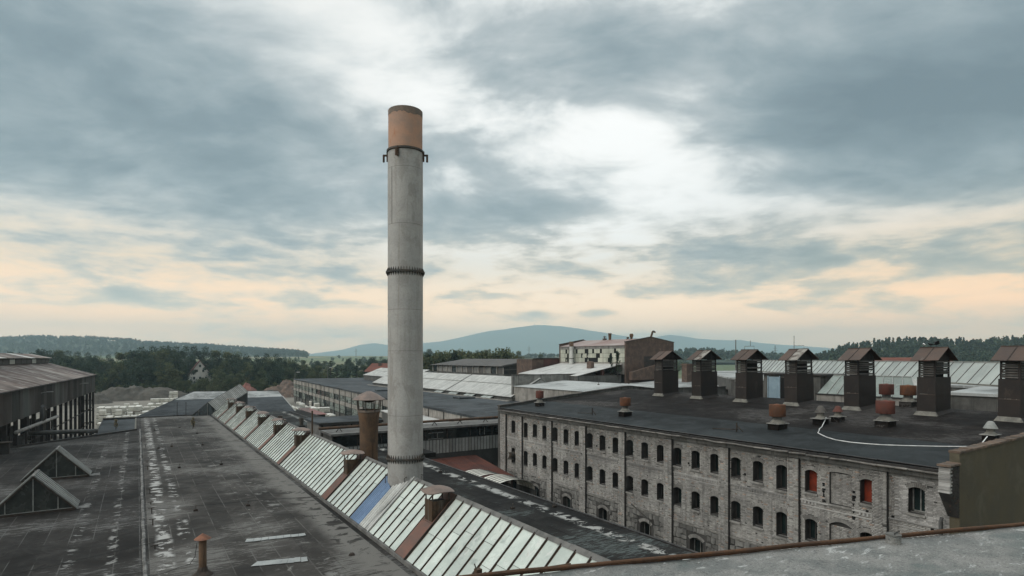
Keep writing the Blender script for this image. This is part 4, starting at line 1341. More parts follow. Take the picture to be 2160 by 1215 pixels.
for i, (a, b) in enumerate(panels):
    lay(PX, a, b, 3.62 if i >= 2 else 3.6, top_z - 0.02, holes[i])
for (a, b) in piers:
    lay(FX, a, b, 1.2, top_z - 0.02, [])
for h in niche:
    lay(PX + 0.15, h['y0'], h['y1'], h['zb'], h['zs'] - 0.02, [])
nb = len(brick_rows)
near_ids = sorted((i for i in range(nb) if brick_rows[i][3] > 6.9 and brick_rows[i][1] < 17 and brick_rows[i][0] < 32.3), key=lambda i: brick_rows[i][1])[:300]
near_set = set(near_ids)
Vb, Tb = [], []
for i, (x, u, w, za, zb_) in enumerate(brick_rows):
    if i in near_set:
        continue
    d = 0.008 + random.random() * 0.008
    x0 = x - d
    e = random.uniform(-0.003, 0.003)
    Vb += [(x0, u, za), (x0, w, za + e * 0.3), (x0 + e, w, zb_), (x0 + e, u, zb_), (x + 0.004, u, za), (x + 0.004, w, za), (x + 0.004, w, zb_), (x + 0.004, u, zb_)]
    v = random.gauss(1.0, 0.13)
    if random.random() < 0.06:
        v *= 0.62
    v = min(max(v, 0.3), 1.55)
    tc_ = (v, v * 0.99, v * 0.97)
    if random.random() < 0.035:
        tc_ = (v * 1.05, v * 0.82, v * 0.70)
    Tb += [tc_] * 8
nb2 = len(Vb) // 8
F6 = np.array([(0, 3, 2, 1), (0, 1, 5, 4), (1, 2, 6, 5), (2, 3, 7, 6), (3, 0, 4, 7)])
Fb = (np.arange(nb2)[:, None, None] * 8 + F6[None]).reshape(-1, 4)
o_ = link('brickwork', np_mesh('brickwork', Vb, Fb, 'brick_grey', np.array(Tb)), bb)
o_['kind'] = 'stuff'
brick_me = MB().hexa([(-0.012, -0.5, -0.5), (0.0, -0.5, -0.5), (0.0, 0.5, -0.5), (-0.012, 0.5, -0.5), (-0.012, -0.5, 0.5), (0.0, -0.5, 0.5), (0.0, 0.5, 0.5), (-0.012, 0.5, 0.5)]).mesh('brick', 'brick_piece')
for i in near_ids:
    x, u, w, za, zb_ = brick_rows[i]
    link('brick', brick_me, bb, (x + random.uniform(-0.003, 0.003), (u + w) / 2, (za + zb_) / 2), (random.uniform(-.01, .01), 0, 0), (1, w - u, zb_ - za))
# arch bricks over every opening, as rings of upright bricks
for h in wins + niche:
    m = MB()
    zc_ = h['zt'] - h['R']
    ha = math.asin(min(0.999, h['w'] / 2 / h['R']))
    n_ = max(7, int(2 * ha * h['R'] / 0.072))
    for k in range(n_):
        a0, a1 = -ha + 2 * ha * (k + 0.08) / n_, -ha + 2 * ha * (k + 0.92) / n_
        r0, r1 = h['R'] + 0.004, h['R'] + 0.235 + random.uniform(-.01, .01)
        p = [(PX - 0.018, h['yc'] + r * math.sin(a), zc_ + r * math.cos(a)) for (r, a) in ((r0, a0), (r0, a1), (r1, a1), (r1, a0))]
        m.prism(p, (0.03, 0, 0))
    m.build('arch_ring', 'arch_brick', bb)
# dentil courses and string courses between the piers
for i, (a, b) in enumerate(panels):
    m = MB()
    y = a + 0.05
    while y < b - 0.1 and i > 0:
        if random.random() > 0.05 and not (i == 1 and 16.7 < y < 18.6):
            m.box(PX - 0.06, PX + 0.01, y, y + 0.10, 6.72, 6.86)
        y += 0.2
    m.box(PX - 0.075, PX + 0.01, a + 0.01, b - 0.01, 6.87, 6.94)
    m.box(PX - 0.03, PX + 0.01, a + 0.01, b - 0.01, 6.58, 6.64)
    m.build('dentil_course', 'brick_piece', bb)
    m = MB()
    y = a + 0.02
    while y < b - 0.06:
        e = min(b - 0.02, y + random.uniform(0.3, 0.9))
        if random.random() > 0.08:
            m.box(PX - 0.07 - random.random() * 0.02, PX + 0.01, y, e - 0.01, 3.52, 3.60)
        m.box(PX - 0.03, PX + 0.01, y, e - 0.008, 3.44, 3.515)
        y = e
    m.build('string_course', 'sill_stone', bb)
    MB().box(PX - 0.05, PX + 0.01, a + 0.01, b - 0.01, top_z - 0.14, top_z - 0.02).build('panel_head', 'render_grey', bb)
# rubble stone plinth: irregular stones, each its own piece
for i, (a, b) in enumerate(panels):
    if i < 2:
        continue
    rows_ = 6
    zz = np.linspace(1.25, 3.42, rows_ + 1) + np.array([0] + [random.uniform(-.06, .06) for _ in range(rows_ - 1)] + [0])
    for r_ in range(rows_):
        y = a
        while y < b - 0.08:
            w = random.uniform(0.26, 0.72)
            e = b if b - (y + w) < 0.2 else y + w
            h = holes[i][-1]
            if e > h['y0'] - 0.2 and y < h['y1'] + 0.2 and zz[r_] < h['zt'] + 0.26:
                if y < h['y0'] - 0.36:
                    e = h['y0'] - 0.26
                else:
                    y = h['y1'] + 0.26
                    continue
            gp = 0.018
            jz = lambda: random.uniform(-0.11, 0.11)
            z0, z1 = zz[r_] + gp, zz[r_ + 1] - gp
            p = [(0, y + gp, z0 + jz() * .6), (0, (y + e) / 2 + jz(), z0 + jz() * 0.7), (0, e - gp, z0 + jz() * .6), (0, e - gp + jz() * 0.3, (z0 + z1) / 2), (0, e - gp, z1 + jz() * .6), (0, (y + e) / 2 + jz(), z1 + jz() * 0.7), (0, y + gp, z1 + jz() * .6)]
            x0 = PX - random.uniform(0.03, 0.085)
            m = MB()
            cy_, cz_ = (y + e) / 2, (z0 + z1) / 2
            outer = [(PX, q_[1], q_[2]) for q_ in p]
            inner = [(x0, cy_ + (q_[1] - cy_) * 0.88, cz_ + (q_[2] - cz_) * 0.88) for q_ in p]
            n_ = len(p)
            m.add(outer + inner, [(k, (k + 1) % n_, n_ + (k + 1) % n_, n_ + k) for k in range(n_)] + [tuple(range(n_, 2 * n_))])
            m.build('stone', 'stone_grey', bb)
            y = e
# windows: frame, panes and sill
for h in wins:
    yc, w = h['yc'], h['w']
    x = PX + 0.46
    if h['bay'] == 1 and h['row'] == 0:
        m = MB().prism([(x - 0.02, p[0], p[1]) for p in outline(h)], (0.03, 0, 0))
        o_ = m.build('window_board', 'orange_board', bb)
        o_['label'] = 'orange board filling a window opening'
        MB().bar((x - 0.04, yc - w / 2 + 0.03, h['zb']), (x - 0.04, yc - w / 2 + 0.03, h['zs']), 0.05, 0.05).build('frame', 'window_frame', o_)
    else:
        f_ = MB()
        z1 = h['zs'] + h['rise'] * 0.6
        f_.bar((x, h['y0'] + 0.03, h['zb']), (x, h['y0'] + 0.03, z1), 0.06, 0.06).bar((x, h['y1'] - 0.03, h['zb']), (x, h['y1'] - 0.03, z1), 0.06, 0.06)
        f_.bar((x, h['y0'], h['zb'] + 0.03), (x, h['y1'], h['zb'] + 0.03), 0.06, 0.06).bar((x, yc, h['zb']), (x, yc, h['zt'] - 0.02), 0.045, 0.05)
        if h['row'] == 2:
            f_.bar((x, h['y0'], h['zs'] - 0.02), (x, h['y1'], h['zs'] - 0.02), 0.05, 0.05)
        o_ = f_.build('window', 'frame_pale' if h['bay'] == 0 or h['row'] == 2 else 'window_frame', bb)
        m = MB().prism([(x + 0.05, p[0], p[1]) for p in outline(h)], (0.03, 0, 0))
        m.build('pane', 'window_teal' if random.random() < 0.28 else 'window_glass', o_)
    if h['row'] < 2:
        miss = random.random() < (0.12 if h['row'] == 0 else 0.42)
        if not miss:
            dz = random.uniform(-0.02, 0.01)
            MB().hexa([(PX - 0.10, h['y0'] - 0.06, h['zb'] - 0.15 + dz), (PX + 0.40, h['y0'] - 0.04, h['zb'] - 0.11), (PX + 0.26, h['y1'] + 0.04, h['zb'] - 0.11), (PX - 0.10, h['y1'] + 0.06, h['zb'] - 0.15 - dz),
                       (PX - 0.10, h['y0'] - 0.06, h['zb'] - 0.06 + dz), (PX + 0.26, h['y0'] - 0.04, h['zb'] + 0.01), (PX + 0.26, h['y1'] + 0.04, h['zb'] + 0.01), (PX - 0.10, h['y1'] + 0.06, h['zb'] - 0.06 - dz)]).build('sill', 'sill_stone', bb)
        else:
            m = MB()
            for k in range(7):
                y = h['y0'] + random.random() * w
                s_ = random.uniform(0.04, 0.09)
                m.box(PX - 0.03 - random.random() * 0.04, PX + 0.1, y, y + s_ * 1.6, h['zb'] - 0.14 + random.uniform(-.04, .02), h['zb'] - 0.14 + s_)
            m.build('broken_sill', 'sill_stone', bb)['kind'] = 'stuff'
for h in niche:
    MB().prism([(PX + 0.15, p[0], p[1]) for p in outline(h)], (0.05, 0, 0)).build('infill', 'mortar', bb)
    MB().box(PX - 0.09, PX + 0.14, h['y0'] - 0.05, h['y1'] + 0.05, h['zb'] - 0.12, h['zb'] - 0.02).build('sill', 'sill_stone', bb)
# putlog holes and a knocked-out gash beside the niche
for (y, z) in ((15.0, 6.98), (13.25, 6.75), (16.25, 6.98), (23.6, 7.7), (28.1, 7.72), (37.8, 7.7), (36.3, 7.75)):
    MB().box(PX - 0.022, PX + 0.0, y - 0.07, y + 0.07, z - 0.07, z + 0.07).build('wall_hole', 'dark_inside', bb)
for (yc, z0, z1) in ((18.58, 7.0, 8.0), (16.95, 6.4, 7.9)):
    m = MB()
    z = z0
    while z < z1:
        w = random.uniform(0.04, 0.13)
        e = random.uniform(0.06, 0.14)
        m.box(PX - 0.024, PX, yc - w + random.uniform(-.04, .04), yc + w * 0.6, z, z + e * 0.9)
        z += e + (0.12 if random.random() < 0.25 else 0)
    m.build('wall_gash', 'dark_inside', bb)
# duct end poking out of a far window
MB().tube([(PX + 0.1, 50.62, 5.2), (PX - 0.35, 50.6, 5.25), (PX - 0.45, 50.55, 4.75)], [0.30, 0.33, 0.36], 14).build('duct', 'steel_dark', bb)
# cornice: projecting slabs with broken edges, a dark gutter recess above them and a thin roof edge strip
MB().box(FX - 0.14, FX + 0.2, 12.5, 52.98, 9.53, 9.585).build('cornice', 'cornice_dark', bb)
y = 12.55
while y < 52.9:
    e = min(52.95, y + random.uniform(0.9, 1.5))
    d = random.uniform(0, 0.10)
    tl = random.uniform(-0.03, 0.03)
    MB().hexa([(FX - 0.44 - d, y, 9.575 + tl), (FX + 0.05, y, 9.59), (FX + 0.05, e - 0.03, 9.59), (FX - 0.44 - d * 0.6, e - 0.03, 9.575 - tl),
               (FX - 0.44 - d, y, 9.625 + tl), (FX + 0.05, y, 9.65), (FX + 0.05, e - 0.03, 9.65), (FX - 0.44 - d * 0.6, e - 0.03, 9.625 - tl)]).build('cornice_slab', 'cornice_slab', bb)
    y = e
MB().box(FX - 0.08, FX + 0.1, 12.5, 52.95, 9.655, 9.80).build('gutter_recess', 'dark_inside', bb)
y = 12.6
while y < 52.9:
    e = min(52.95, y + 3.0)
    jz_ = random.uniform(-.02, .02)
    MB().bar((FX - 0.26, y, 9.70 + jz_), (FX - 0.26, e - 0.03, 9.70 - jz_), 0.15, 0.10).build('gutter', 'gutter', bb)
    MB().bar((FX - 0.10, y, 9.825 + random.uniform(-.012, .012)), (FX - 0.10, e - 0.02, 9.825 + random.uniform(-.012, .012)), 0.16, 0.035).build('roof_edge', 'gutter', bb)
    y = e
# roof: two shallow slopes, felt in lengths, a smoother blue grey band along the eave
RZ = lambda x: 9.80 + 0.0815 * (x - 32.0) if x <= 50 else 11.267 - 0.085 * (x - 50)
rf2 = MB().hexa([(31.95, 12.2, 9.6), (50, 12.2, 11.05), (50, 53, 11.05), (31.95, 53, 9.6), (31.95, 12.2, RZ(31.95)), (50, 12.2, RZ(50)), (50, 53, RZ(50)), (31.95, 53, RZ(31.95))])
rf2.hexa([(50, 12.2, 10.9), (68, 12.2, 9.4), (68, 53, 9.4), (50, 53, 10.9), (50, 12.2, RZ(50)), (68, 12.2, RZ(68)), (68, 53, RZ(68)), (50, 53, RZ(50))])
rf2 = rf2.build('roof', 'felt_black', bb)
x = 31.98
kx = 0
while x < 67.9:
    band = x < 36.6
    w = 1.15 if band else 1.0
    xe = min(x + w, 50.0) if x < 50 else min(x + w, 67.95)
    ys = [12.3, random.uniform(18, 28), random.uniform(31, 41), 52.9] if not band else [12.3, random.uniform(22, 40), 52.9]
    for k in range(len(ys) - 1):
        la = 0.012 + 0.004 * (kx % 2)
        m = MB()
        q4 = [(x, ys[k] + 0.012), (xe + 0.03, ys[k] + 0.012), (xe + 0.03, ys[k + 1] - 0.012), (x, ys[k + 1] - 0.012)]
        m.hexa([(p[0], p[1], RZ(p[0]) + 0.001) for p in q4] + [(p[0], p[1], RZ(p[0]) + la + (0.005 if n_ in (1, 2) else 0)) for n_, p in enumerate(q4)])
        m.build('felt_sheet', 'felt_blue' if band else 'felt_black', rf2)
    x = xe
    kx += 1
# far gable parapet with coping stones
par = MB()
gx = [31.95, 50, 54.5, 68]
gz = [9.98, 11.62, 11.15, 11.05]
for k in range(3):
    par.hexa([(gx[k], 52.9, 9.5), (gx[k + 1], 52.9, 9.5), (gx[k + 1], 53.3, 9.5), (gx[k], 53.3, 9.5), (gx[k], 52.9, gz[k]), (gx[k + 1], 52.9, gz[k + 1]), (gx[k + 1], 53.3, gz[k + 1]), (gx[k], 53.3, gz[k])])
par.box(31.95, 68, 52.98, 53.3, 0, 9.5)
par.build('gable_parapet', 'concrete_wall', bb)
x = 31.85
while x < 67.8:
    e = min(68, x + random.uniform(0.8, 1.2))
    za, ze = np.interp([x, e], gx, gz)
    j = random.uniform(-.015, .02)
    MB().hexa([(x, 52.82, za), (e - .02, 52.82, ze), (e - .02, 53.38, ze), (x, 53.38, za), (x, 52.82, za + .08 + j), (e - .02, 52.82, ze + .08 + j), (e - .02, 53.38, ze + .08), (x, 53.38, za + .08)]).build('coping', 'cornice_dark', bb)
    x = e
# near gable: plastered wall, brick coping, broken corner stub
MB().prism([(FX, 12.06, 0.0), (68, 12.06, 0.0), (68, 12.06, 10.2), (50, 12.06, 11.45), (46, 12.06, 10.95), (FX, 12.06, 10.62)], (0, 0.40, 0)).build('gable_wall', 'plaster_olive', bb)
x = FX - 0.02
while x < 47:
    e = x + random.uniform(0.22, 0.30)
    za = np.interp(x, [32, 46, 50], [10.62, 10.95, 11.45])
    j = random.uniform(-0.012, 0.03)
    MB().box(x, e - 0.012, 12.02 - random.uniform(0, .03), 12.50, za - 0.03, za + 0.06 + j).build('coping_brick', 'parapet_cap', bb)
    x = e
stub = MB()
kz = 0
z = 7.55
while z < 9.98:
    x0 = 31.0 + (random.uniform(0, .06)) if z > 8.85 else 32.0 - (z - 7.55) / 1.3 * 1.0
    y1 = 12.52
    xx = x0
    k = 0
    while xx < 31.99:
        e = min(32.0, xx + (0.25 if (kz + k) % 2 else 0.125))
        if e - xx > 0.03:
            MB().box(xx, e - 0.01, 12.06 + random.uniform(-.012, .012), y1, z, z + CH - 0.01).build('corner_brick', 'brick_piece' if k == 0 and z > 8.85 else 'soot_shade_brick', bb)  # face turned from the light gets the dark copy, shade in its colour
        xx = e
        k += 1
    z += CH
    kz += 1
for k in range(8):
    MB().box(30.95 + k * 0.135, 31.08 + k * 0.135, 12.0, 12.56, 10.06, 10.13 + random.uniform(0, .04)).build('coping_brick', 'parapet_cap', bb)
dp = MB().tube([(31.85, 12.75, 0.2), (31.85, 12.75, 7.3), (31.95, 12.75, 7.5)], 0.09, 12)
tag(dp.build('drain_pipe', 'pipe_lagging', None, True), 'grey drain pipe beside the broken corner of the brick building', 'pipe')
tag(MB().tube([(31.7, 33.2, 3.9), (31.6, 31.2, 3.15), (31.6, 31.0, 1.5)], 0.05, 8).build('drain_pipe', 'steel_dark'), 'thin dark bent pipe low on the brick wall above the hall roof', 'pipe')

# ------------------------------------------------------------------ big louvred ventilators on the roof
def ventilator(label, y, worn):
    W, D = 2.45, 1.15
    r_ = thing('roof_ventilator', label, 'ventilator', (0, 0, 0), 'louvred ventilators along the brick building roof')
    MB().hexa([(0, 0, 0), (W, 0, 0.2), (W, D, 0.2), (0, D, 0), (0, 0, 2.72), (W, 0, 2.72), (W, D, 2.72), (0, D, 2.72)]).build('shaft', 'vent_felt', r_)
    MB().hexa([(-0.28, -0.22, -0.05), (0.0, -0.24, -0.02), (0.0, D + 0.2, -0.02), (-0.28, D + 0.2, -0.05), (-0.015, -0.015, 0.34), (0.05, -0.015, 0.34), (0.05, D, 0.34), (-0.015, D, 0.34)]).build('flashing', 'flashing', r_)
    MB().hexa([(0.02, -0.25, 0.0), (W, -0.25, 0.2), (W, 0.0, 0.2), (0.02, 0.0, 0.0), (0.02, -0.014, 0.3), (W, -0.014, 0.45), (W, 0.0, 0.45), (0.02, 0.0, 0.3)]).build('flashing', 'vent_felt', r_)
    zl = random.uniform(1.2, 1.6)
    MB().box(-0.014, -0.002, 0.02, D - 0.02, zl, zl + random.uniform(0.02, 0.035)).build('lap_seam', 'vent_roof', r_)
    m = MB()
    for k in range(random.randint(2, 6)):
        ya = random.uniform(0.05, D - 0.25)
        m.box(-0.018, -0.012, ya, ya + random.uniform(0.05, 0.16), zl + 0.03, zl + 0.055)
    m.build('lap_flake', 'flashing', r_)['kind'] = 'stuff'
    MB().box(0.02, W - 0.02, -0.014, -0.002, zl - 0.05, zl - 0.025).build('lap_seam', 'vent_felt', r_)
    i0, i1, d0, d1 = 0.12, W - 0.12, 0.10, D - 0.10
    z0, z1 = 2.72, 3.92
    for (px, py) in ((i0, d0), (i1, d0), (i0, d1), (i1, d1)):
        MB().box(px - 0.05, px + 0.05, py - 0.05, py + 0.05, z0, z1).build('corner_post', 'gable_board', r_)
    n_ = 7
    for k in range(n_):
        za = z0 + 0.06 + k * (z1 - z0 - 0.08) / n_
        j = random.uniform(-.02, .02)
        MB().hexa([(i0 - 0.09, d0 + 0.05, za), (i0 + 0.05, d0 + 0.05, za + 0.10), (i0 + 0.05, d1 - 0.05, za + 0.10 + j), (i0 - 0.09, d1 - 0.05, za + j),
                   (i0 - 0.09, d0 + 0.05, za + 0.025), (i0 + 0.05, d0 + 0.05, za + 0.13), (i0 + 0.05, d1 - 0.05, za + 0.13 + j), (i0 - 0.09, d1 - 0.05, za + 0.025 + j)]).build('louvre_slat', 'slat_wood', r_)
        if worn and k in worn:
            continue
        j = random.uniform(-.03, .03)
        MB().hexa([(i0 + 0.06, d0 - 0.09, za), (i1 - 0.06, d0 - 0.09, za + j), (i1 - 0.06, d0 + 0.05, za + 0.10 + j), (i0 + 0.06, d0 + 0.05, za + 0.10),
                   (i0 + 0.06, d0 - 0.09, za + 0.025), (i1 - 0.06, d0 - 0.09, za + 0.025 + j), (i1 - 0.06, d0 + 0.05, za + 0.13 + j), (i0 + 0.06, d0 + 0.05, za + 0.13)]).build('louvre_slat', 'slat_wood', r_)
    MB().box(i0 + 0.3, i1 - 0.3, d0 + 0.2, d1 - 0.12, z0, z1 - 0.1).build('inner_shaft', 'dark_inside', r_)
    # gabled cap: boards in the gable, two roof sheets each side with a lapped seam
    zr, ze, ov = 4.82, 3.90, 0.42
    xm = W / 2
    nb_ = 9
    for k in range(nb_):
        a, b = i0 + (i1 - i0) * k / nb_ + 0.006, i0 + (i1 - i0) * (k + 1) / nb_ - 0.006
        ht = lambda q_: ze + (zr - ze - 0.06) * (1 - abs(q_ - xm) / (xm + ov))
        MB().prism([(a, d0 - 0.03, ze + 0.02), (b, d0 - 0.03, ze + 0.02), (b, d0 - 0.03, ht(b)), (a, d0 - 0.03, ht(a))], (0, 0.03, 0)).build('gable_board', 'gable_board', r_)
    for sgn in (-1, 1):
        xe = xm + sgn * (xm + ov)
        for k in range(2):
            a = -0.30 + k * (D + 0.6) / 2
            b = a + (D + 0.6) / 2 - 0.012
            lf = 0.015 * (1 - k)
            q4 = [(xm, a, zr + lf), (xe, a, ze - 0.0 + lf), (xe, b, ze + lf), (xm, b, zr + lf)]
            mt_ = 'vent_roof_worn' if (worn and 9 in worn and k == 0 and sgn < 0) else 'vent_roof'
            MB().slab(q4 if sgn > 0 else q4[::-1], 0.035).build('roof_sheet', mt_, r_)
        MB().bar((xm, 0.56, zr + 0.03), (xe, 0.56, ze + 0.03), 0.05, 0.03).build('seam_batten', 'bar_dark', r_)
    MB().bar((xm, -0.3, zr + 0.02), (xm, D + 0.3, zr + 0.02), 0.12, 0.04).build('ridge_cap', 'vent_roof', r_)
    r_.location = (46.5, y, 10.93)
    r_.rotation_euler = (R(random.uniform(-0.7, 0.7)), R(random.uniform(-0.7, 0.7)), R(random.uniform(-1.2, 1.2)))
    return r_


labs = ['tall brown louvred roof ventilator at the right edge of the picture', 'tall brown louvred roof ventilator with birds on its ridge', 'tall brown louvred ventilator behind the red drum vent, third from right',
        'tall brown louvred ventilator with flaking pale roof sheet, right of the pale blue door', 'tall brown louvred ventilator with broken slats, left of the pale blue door',
        'tall brown louvred ventilator with one pale roof sheet, second from left', 'leftmost brown louvred ventilator in front of the brick gable']
for lab, y, worn in zip(labs, [14.3, 18.94, 24.05, 29.05, 33.96, 39.02, 44.05], [None, (0,), (1,), (2, 4, 9), (1, 3, 4), (9,), (1,)]):
    ventilator(lab, y, worn)
tag(MB().tube([(47.7, 30.1, 15.8), (47.7, 30.1, 16.9)], 0.02, 6).tube([(47.7, 29.2, 15.78), (47.7, 29.2, 16.05), (47.7, 30.1, 16.05)], 0.018, 6).build('lightning_rod', 'steel_dark'), 'thin lightning rod on the ventilator right of the pale blue door', 'rod')
tag(MB().tube([(47.7, 34.0, 15.78), (47.7, 34.0, 16.08), (47.7, 35.0, 16.08), (47.7, 35.0, 15.8)], 0.02, 6).tube([(47.7, 34.4, 16.08), (47.7, 34.4, 16.6)], 0.02, 6).build('lightning_rod', 'steel_dark'), 'thin wire rail on the ventilator left of the pale blue door', 'rod')

# ------------------------------------------------------------------ drum vents, small cowls
def drum_vent(label, x, y, r, h, mat, drum_lo):
    z = RZ(x) + 0.015
    r *= 0.88
    drum_lo += 0.06
    v = thing('drum_vent', label, 'vent', (x, y, z), 'rusty drum vents on the brick building roof')
    b = r * 0.95
    MB().box(x - b, x + b, y - b * 0.8, y + b * 0.8, z - 0.1, z + 0.36).build('base', 'felt_black', v)
    MB().box(x - b - 0.10, x + b + 0.08, y - b * 0.9 - 0.06, y + b * 0.9, z + 0.37, z + 0.41).build('flange_plate', 'sill_stone', v)
    MB().lathe([(r * 0.95, z + 0.42), (r * 0.85, z + 0.5), (r * 0.62, z + 0.62), (r * 0.6, z + 0.64)], (x, y, 0), 22, 0.02).build('mortar_collar', 'flashing', v)
    MB().lathe([(r * 0.58, z + 0.6), (r * 0.56, z + drum_lo + 0.1)], (x, y, 0), 22).build('neck', 'kerb_grey', v, True)
    t0, t1 = z + drum_lo, z + drum_lo + h
    MB().lathe([(r * 0.97, t0), (r, t0 + 0.02), (r, t1 - 0.02), (r * 0.99, t1), (r * 0.93, t1), (r * 0.92, t0)], (x, y, 0), 30).build('drum', mat, v, True)
    MB().lathe([(r * 0.75, t1 - 0.12), (r * 0.35, t1 + 0.02), (0.0, t1 + 0.07)], (x, y, 0), 20).build('cowl', mat, v)


drum_vent('small dull red drum vent on the far left corner of the brick building roof', 34.9, 49.9, 0.46, 0.72, 'rust_red', 0.78)
drum_vent('orange brown drum vent near the eave, second from left', 35.1, 37.5, 0.52, 0.66, 'rust', 0.82)
drum_vent('orange brown drum vent near the eave in the middle of the roof', 36.6, 24.3, 0.60, 0.80, 'rust', 0.80)
drum_vent('red brown drum vent in front of the ventilator third from right', 41.1, 19.6, 0.62, 0.82, 'rust_red', 0.78)
drum_vent('red brown drum vent half hidden behind the nearer one, by the ridge', 52.6, 25.0, 0.62, 0.85, 'rust_red', 0.85)
drum_vent('orange drum vent with bent stay by the ridge, left of the bird ventilator', 50.0, 22.2, 0.62, 0.75, 'rust', 0.80)


def cowl(label, x, y, mat, big):
    z = RZ(x) + 0.015
    v = thing('cowl_vent', label, 'vent', (x, y, z))
    b = 0.42 * big
    MB().box(x - b, x + b, y - b * 0.8, y + b * 0.8, z - 0.1, z + 0.38 * big).build('base', 'felt_black', v)
    MB().box(x - b - 0.15, x + b + 0.12, y - b, y + b, z + 0.385 * big, z + 0.43 * big).build('flange_plate', 'sill_stone', v)
    MB().lathe([(0.36 * big, z + 0.43 * big), (0.24 * big, z + 0.58 * big), (0.22 * big, z + 0.78 * big)], (x, y, 0), 18, 0.03).build('neck', 'flashing', v)
    MB().lathe([(0.40 * big, z + 0.80 * big), (0.30 * big, z + 1.0 * big), (0.18 * big, z + 1.22 * big), (0.1 * big, z + 1.27 * big), (0.0, z + 1.27 * big)], (x, y, 0), 20).lathe([(0.40 * big, z + 0.80 * big), (0.0, z + 0.9 * big)], (x, y, 0), 20).build('cone', mat, v)
    for k in range(3):
        a = k * 2.1 + 0.4
        MB().bar((x + 0.2 * math.cos(a) * big, y + 0.2 * math.sin(a) * big, z + 0.7 * big), (x + 0.33 * math.cos(a) * big, y + 0.33 * math.sin(a) * big, z + 0.86 * big), 0.03, 0.03).build('stay', 'steel_dark', v)


cowl('dark grey cone cowl vent where the white cable ends', 39.7, 23.1, 'cornice_dark', 1.0)
cowl('small red cone cowl vent beside the dark grey one', 41.3, 22.8, 'rust_red', 0.85)
cowl('pale grey cone cowl vent behind the plastered end wall', 39.7, 13.5, 'sheet_grey', 0.85)
cab = MB()
cp = [(39.75, 22.75, 0.5), (39.5, 22.7, 0.3), (38.6, 22.4, 0.03), (37.9, 22.15, 0.02), (37.6, 21.95, 0.02), (36.7, 21.55, 0.02), (36.3, 21.1, 0.02), (35.7, 20.4, 0.02), (35.25, 19.6, 0.02), (35.1, 18.6, 0.02), (35.2, 17.8, 0.02), (35.4, 17.05, 0.02), (35.9, 16.0, 0.02), (36.6, 14.8, 0.02), (37.2, 13.95, 0.02), (37.5, 13.6, 0.02), (38.2, 13.4, 0.06), (39.0, 13.4, 0.35)]
cab.tube([(p[0] + random.uniform(-.03, .03), p[1], RZ(p[0]) + 0.02 + p[2]) for p in cp], 0.028, 6)
tag(cab.build('white_cable', 'cable_white'), 'long white cable lying across the dark roof between the cone cowls', 'cable')
for (x, y, lab) in ((33.9, 40.4, 'small dark bracket with fallen bar near the eave, left one'), (34.3, 25.8, 'small dark bracket with fallen bar near the eave, right one')):
    b_ = thing('roof_bracket', lab, 'bracket', (x, y, RZ(x)), 'brackets on the eave band')
    z = RZ(x) + 0.02
    MB().bar((x, y, z), (x + 0.02, y, z + 0.62), 0.07, 0.07).bar((x, y - 0.5, z + 0.03), (x, y, z + 0.45), 0.05, 0.05).build('upright', 'bar_dark', b_)
    MB().bar((x - 0.1, y + 1.9, z + 0.03), (x, y - 0.1, z + 0.16), 0.06, 0.06).build('rail', 'bar_dark', b_)
v_ = thing('roof_pipe', 'pair of short black pipes beside the concrete wall at right', 'pipe', (53.5, 16.7, RZ(53.5)))
MB().tube([(53.4, 17.0, 10.9), (53.4, 17.0, 12.0)], 0.13, 10).build('tall_pipe', 'bar_dark', v_)
MB().tube([(53.2, 16.3, 10.9), (53.2, 16.3, 11.75)], 0.17, 10).build('short_pipe', 'bar_dark', v_)


# birds on the ventilator ridge
def bird(label, loc, rz, flying, white):
    b = thing('bird', label, 'bird', (0, 0, 0), 'birds on the ventilator')
    prof = [(-0.20, 0.0, 0.012), (-0.14, 0.01, 0.045), (-0.04, 0.02, 0.075), (0.06, 0.05, 0.07), (0.12, 0.085, 0.045), (0.15, 0.105, 0.042), (0.185, 0.105, 0.022), (0.23, 0.095, 0.004)]
    MB().tube([(p[0], 0, 0.16 + p[1]) for p in prof], [p[2] for p in prof], 10).build('body', 'bird_white' if white else 'bird_black', b, True)
    MB().prism([(-0.18, -0.02, 0.16), (-0.42, -0.045, 0.15), (-0.42, 0.045, 0.15), (-0.18, 0.02, 0.16)], (0, 0, 0.012)).build('tail', 'bird_black', b)
    for sg in (-1, 1):
        if flying:
            MB().prism([(0.08, 0.05 * sg, 0.22), (0.12, 0.30 * sg, 0.36), (0.02, 0.46 * sg, 0.42), (-0.12, 0.25 * sg, 0.32), (-0.12, 0.05 * sg, 0.2)], (0, 0, 0.01)).build('wing', 'bird_black', b)
        else:
            MB().prism([(0.08, 0.06 * sg, 0.22), (0.0, 0.078 * sg, 0.17), (-0.24, 0.03 * sg, 0.17), (-0.1, 0.07 * sg, 0.23)], (0, 0.008 * sg, 0)).build('wing', 'bird_black', b)
        MB().bar((0.0, 0.025 * sg, 0.0), (0.0, 0.025 * sg, 0.12), 0.01, 0.01).build('leg', 'bird_black', b)
    b.location = loc
    b.rotation_euler = (0, 0, rz)


bird('pale breasted bird perched at the left end of the ventilator ridge', (47.72, 20.15, 15.77), R(40), False, True)
bird('dark bird perched on the ventilator ridge between the other two', (47.72, 19.75, 15.77), R(150), False, False)
bird('dark bird landing with raised wings on the ventilator ridge', (47.72, 19.35, 15.79), R(-60), True, False)

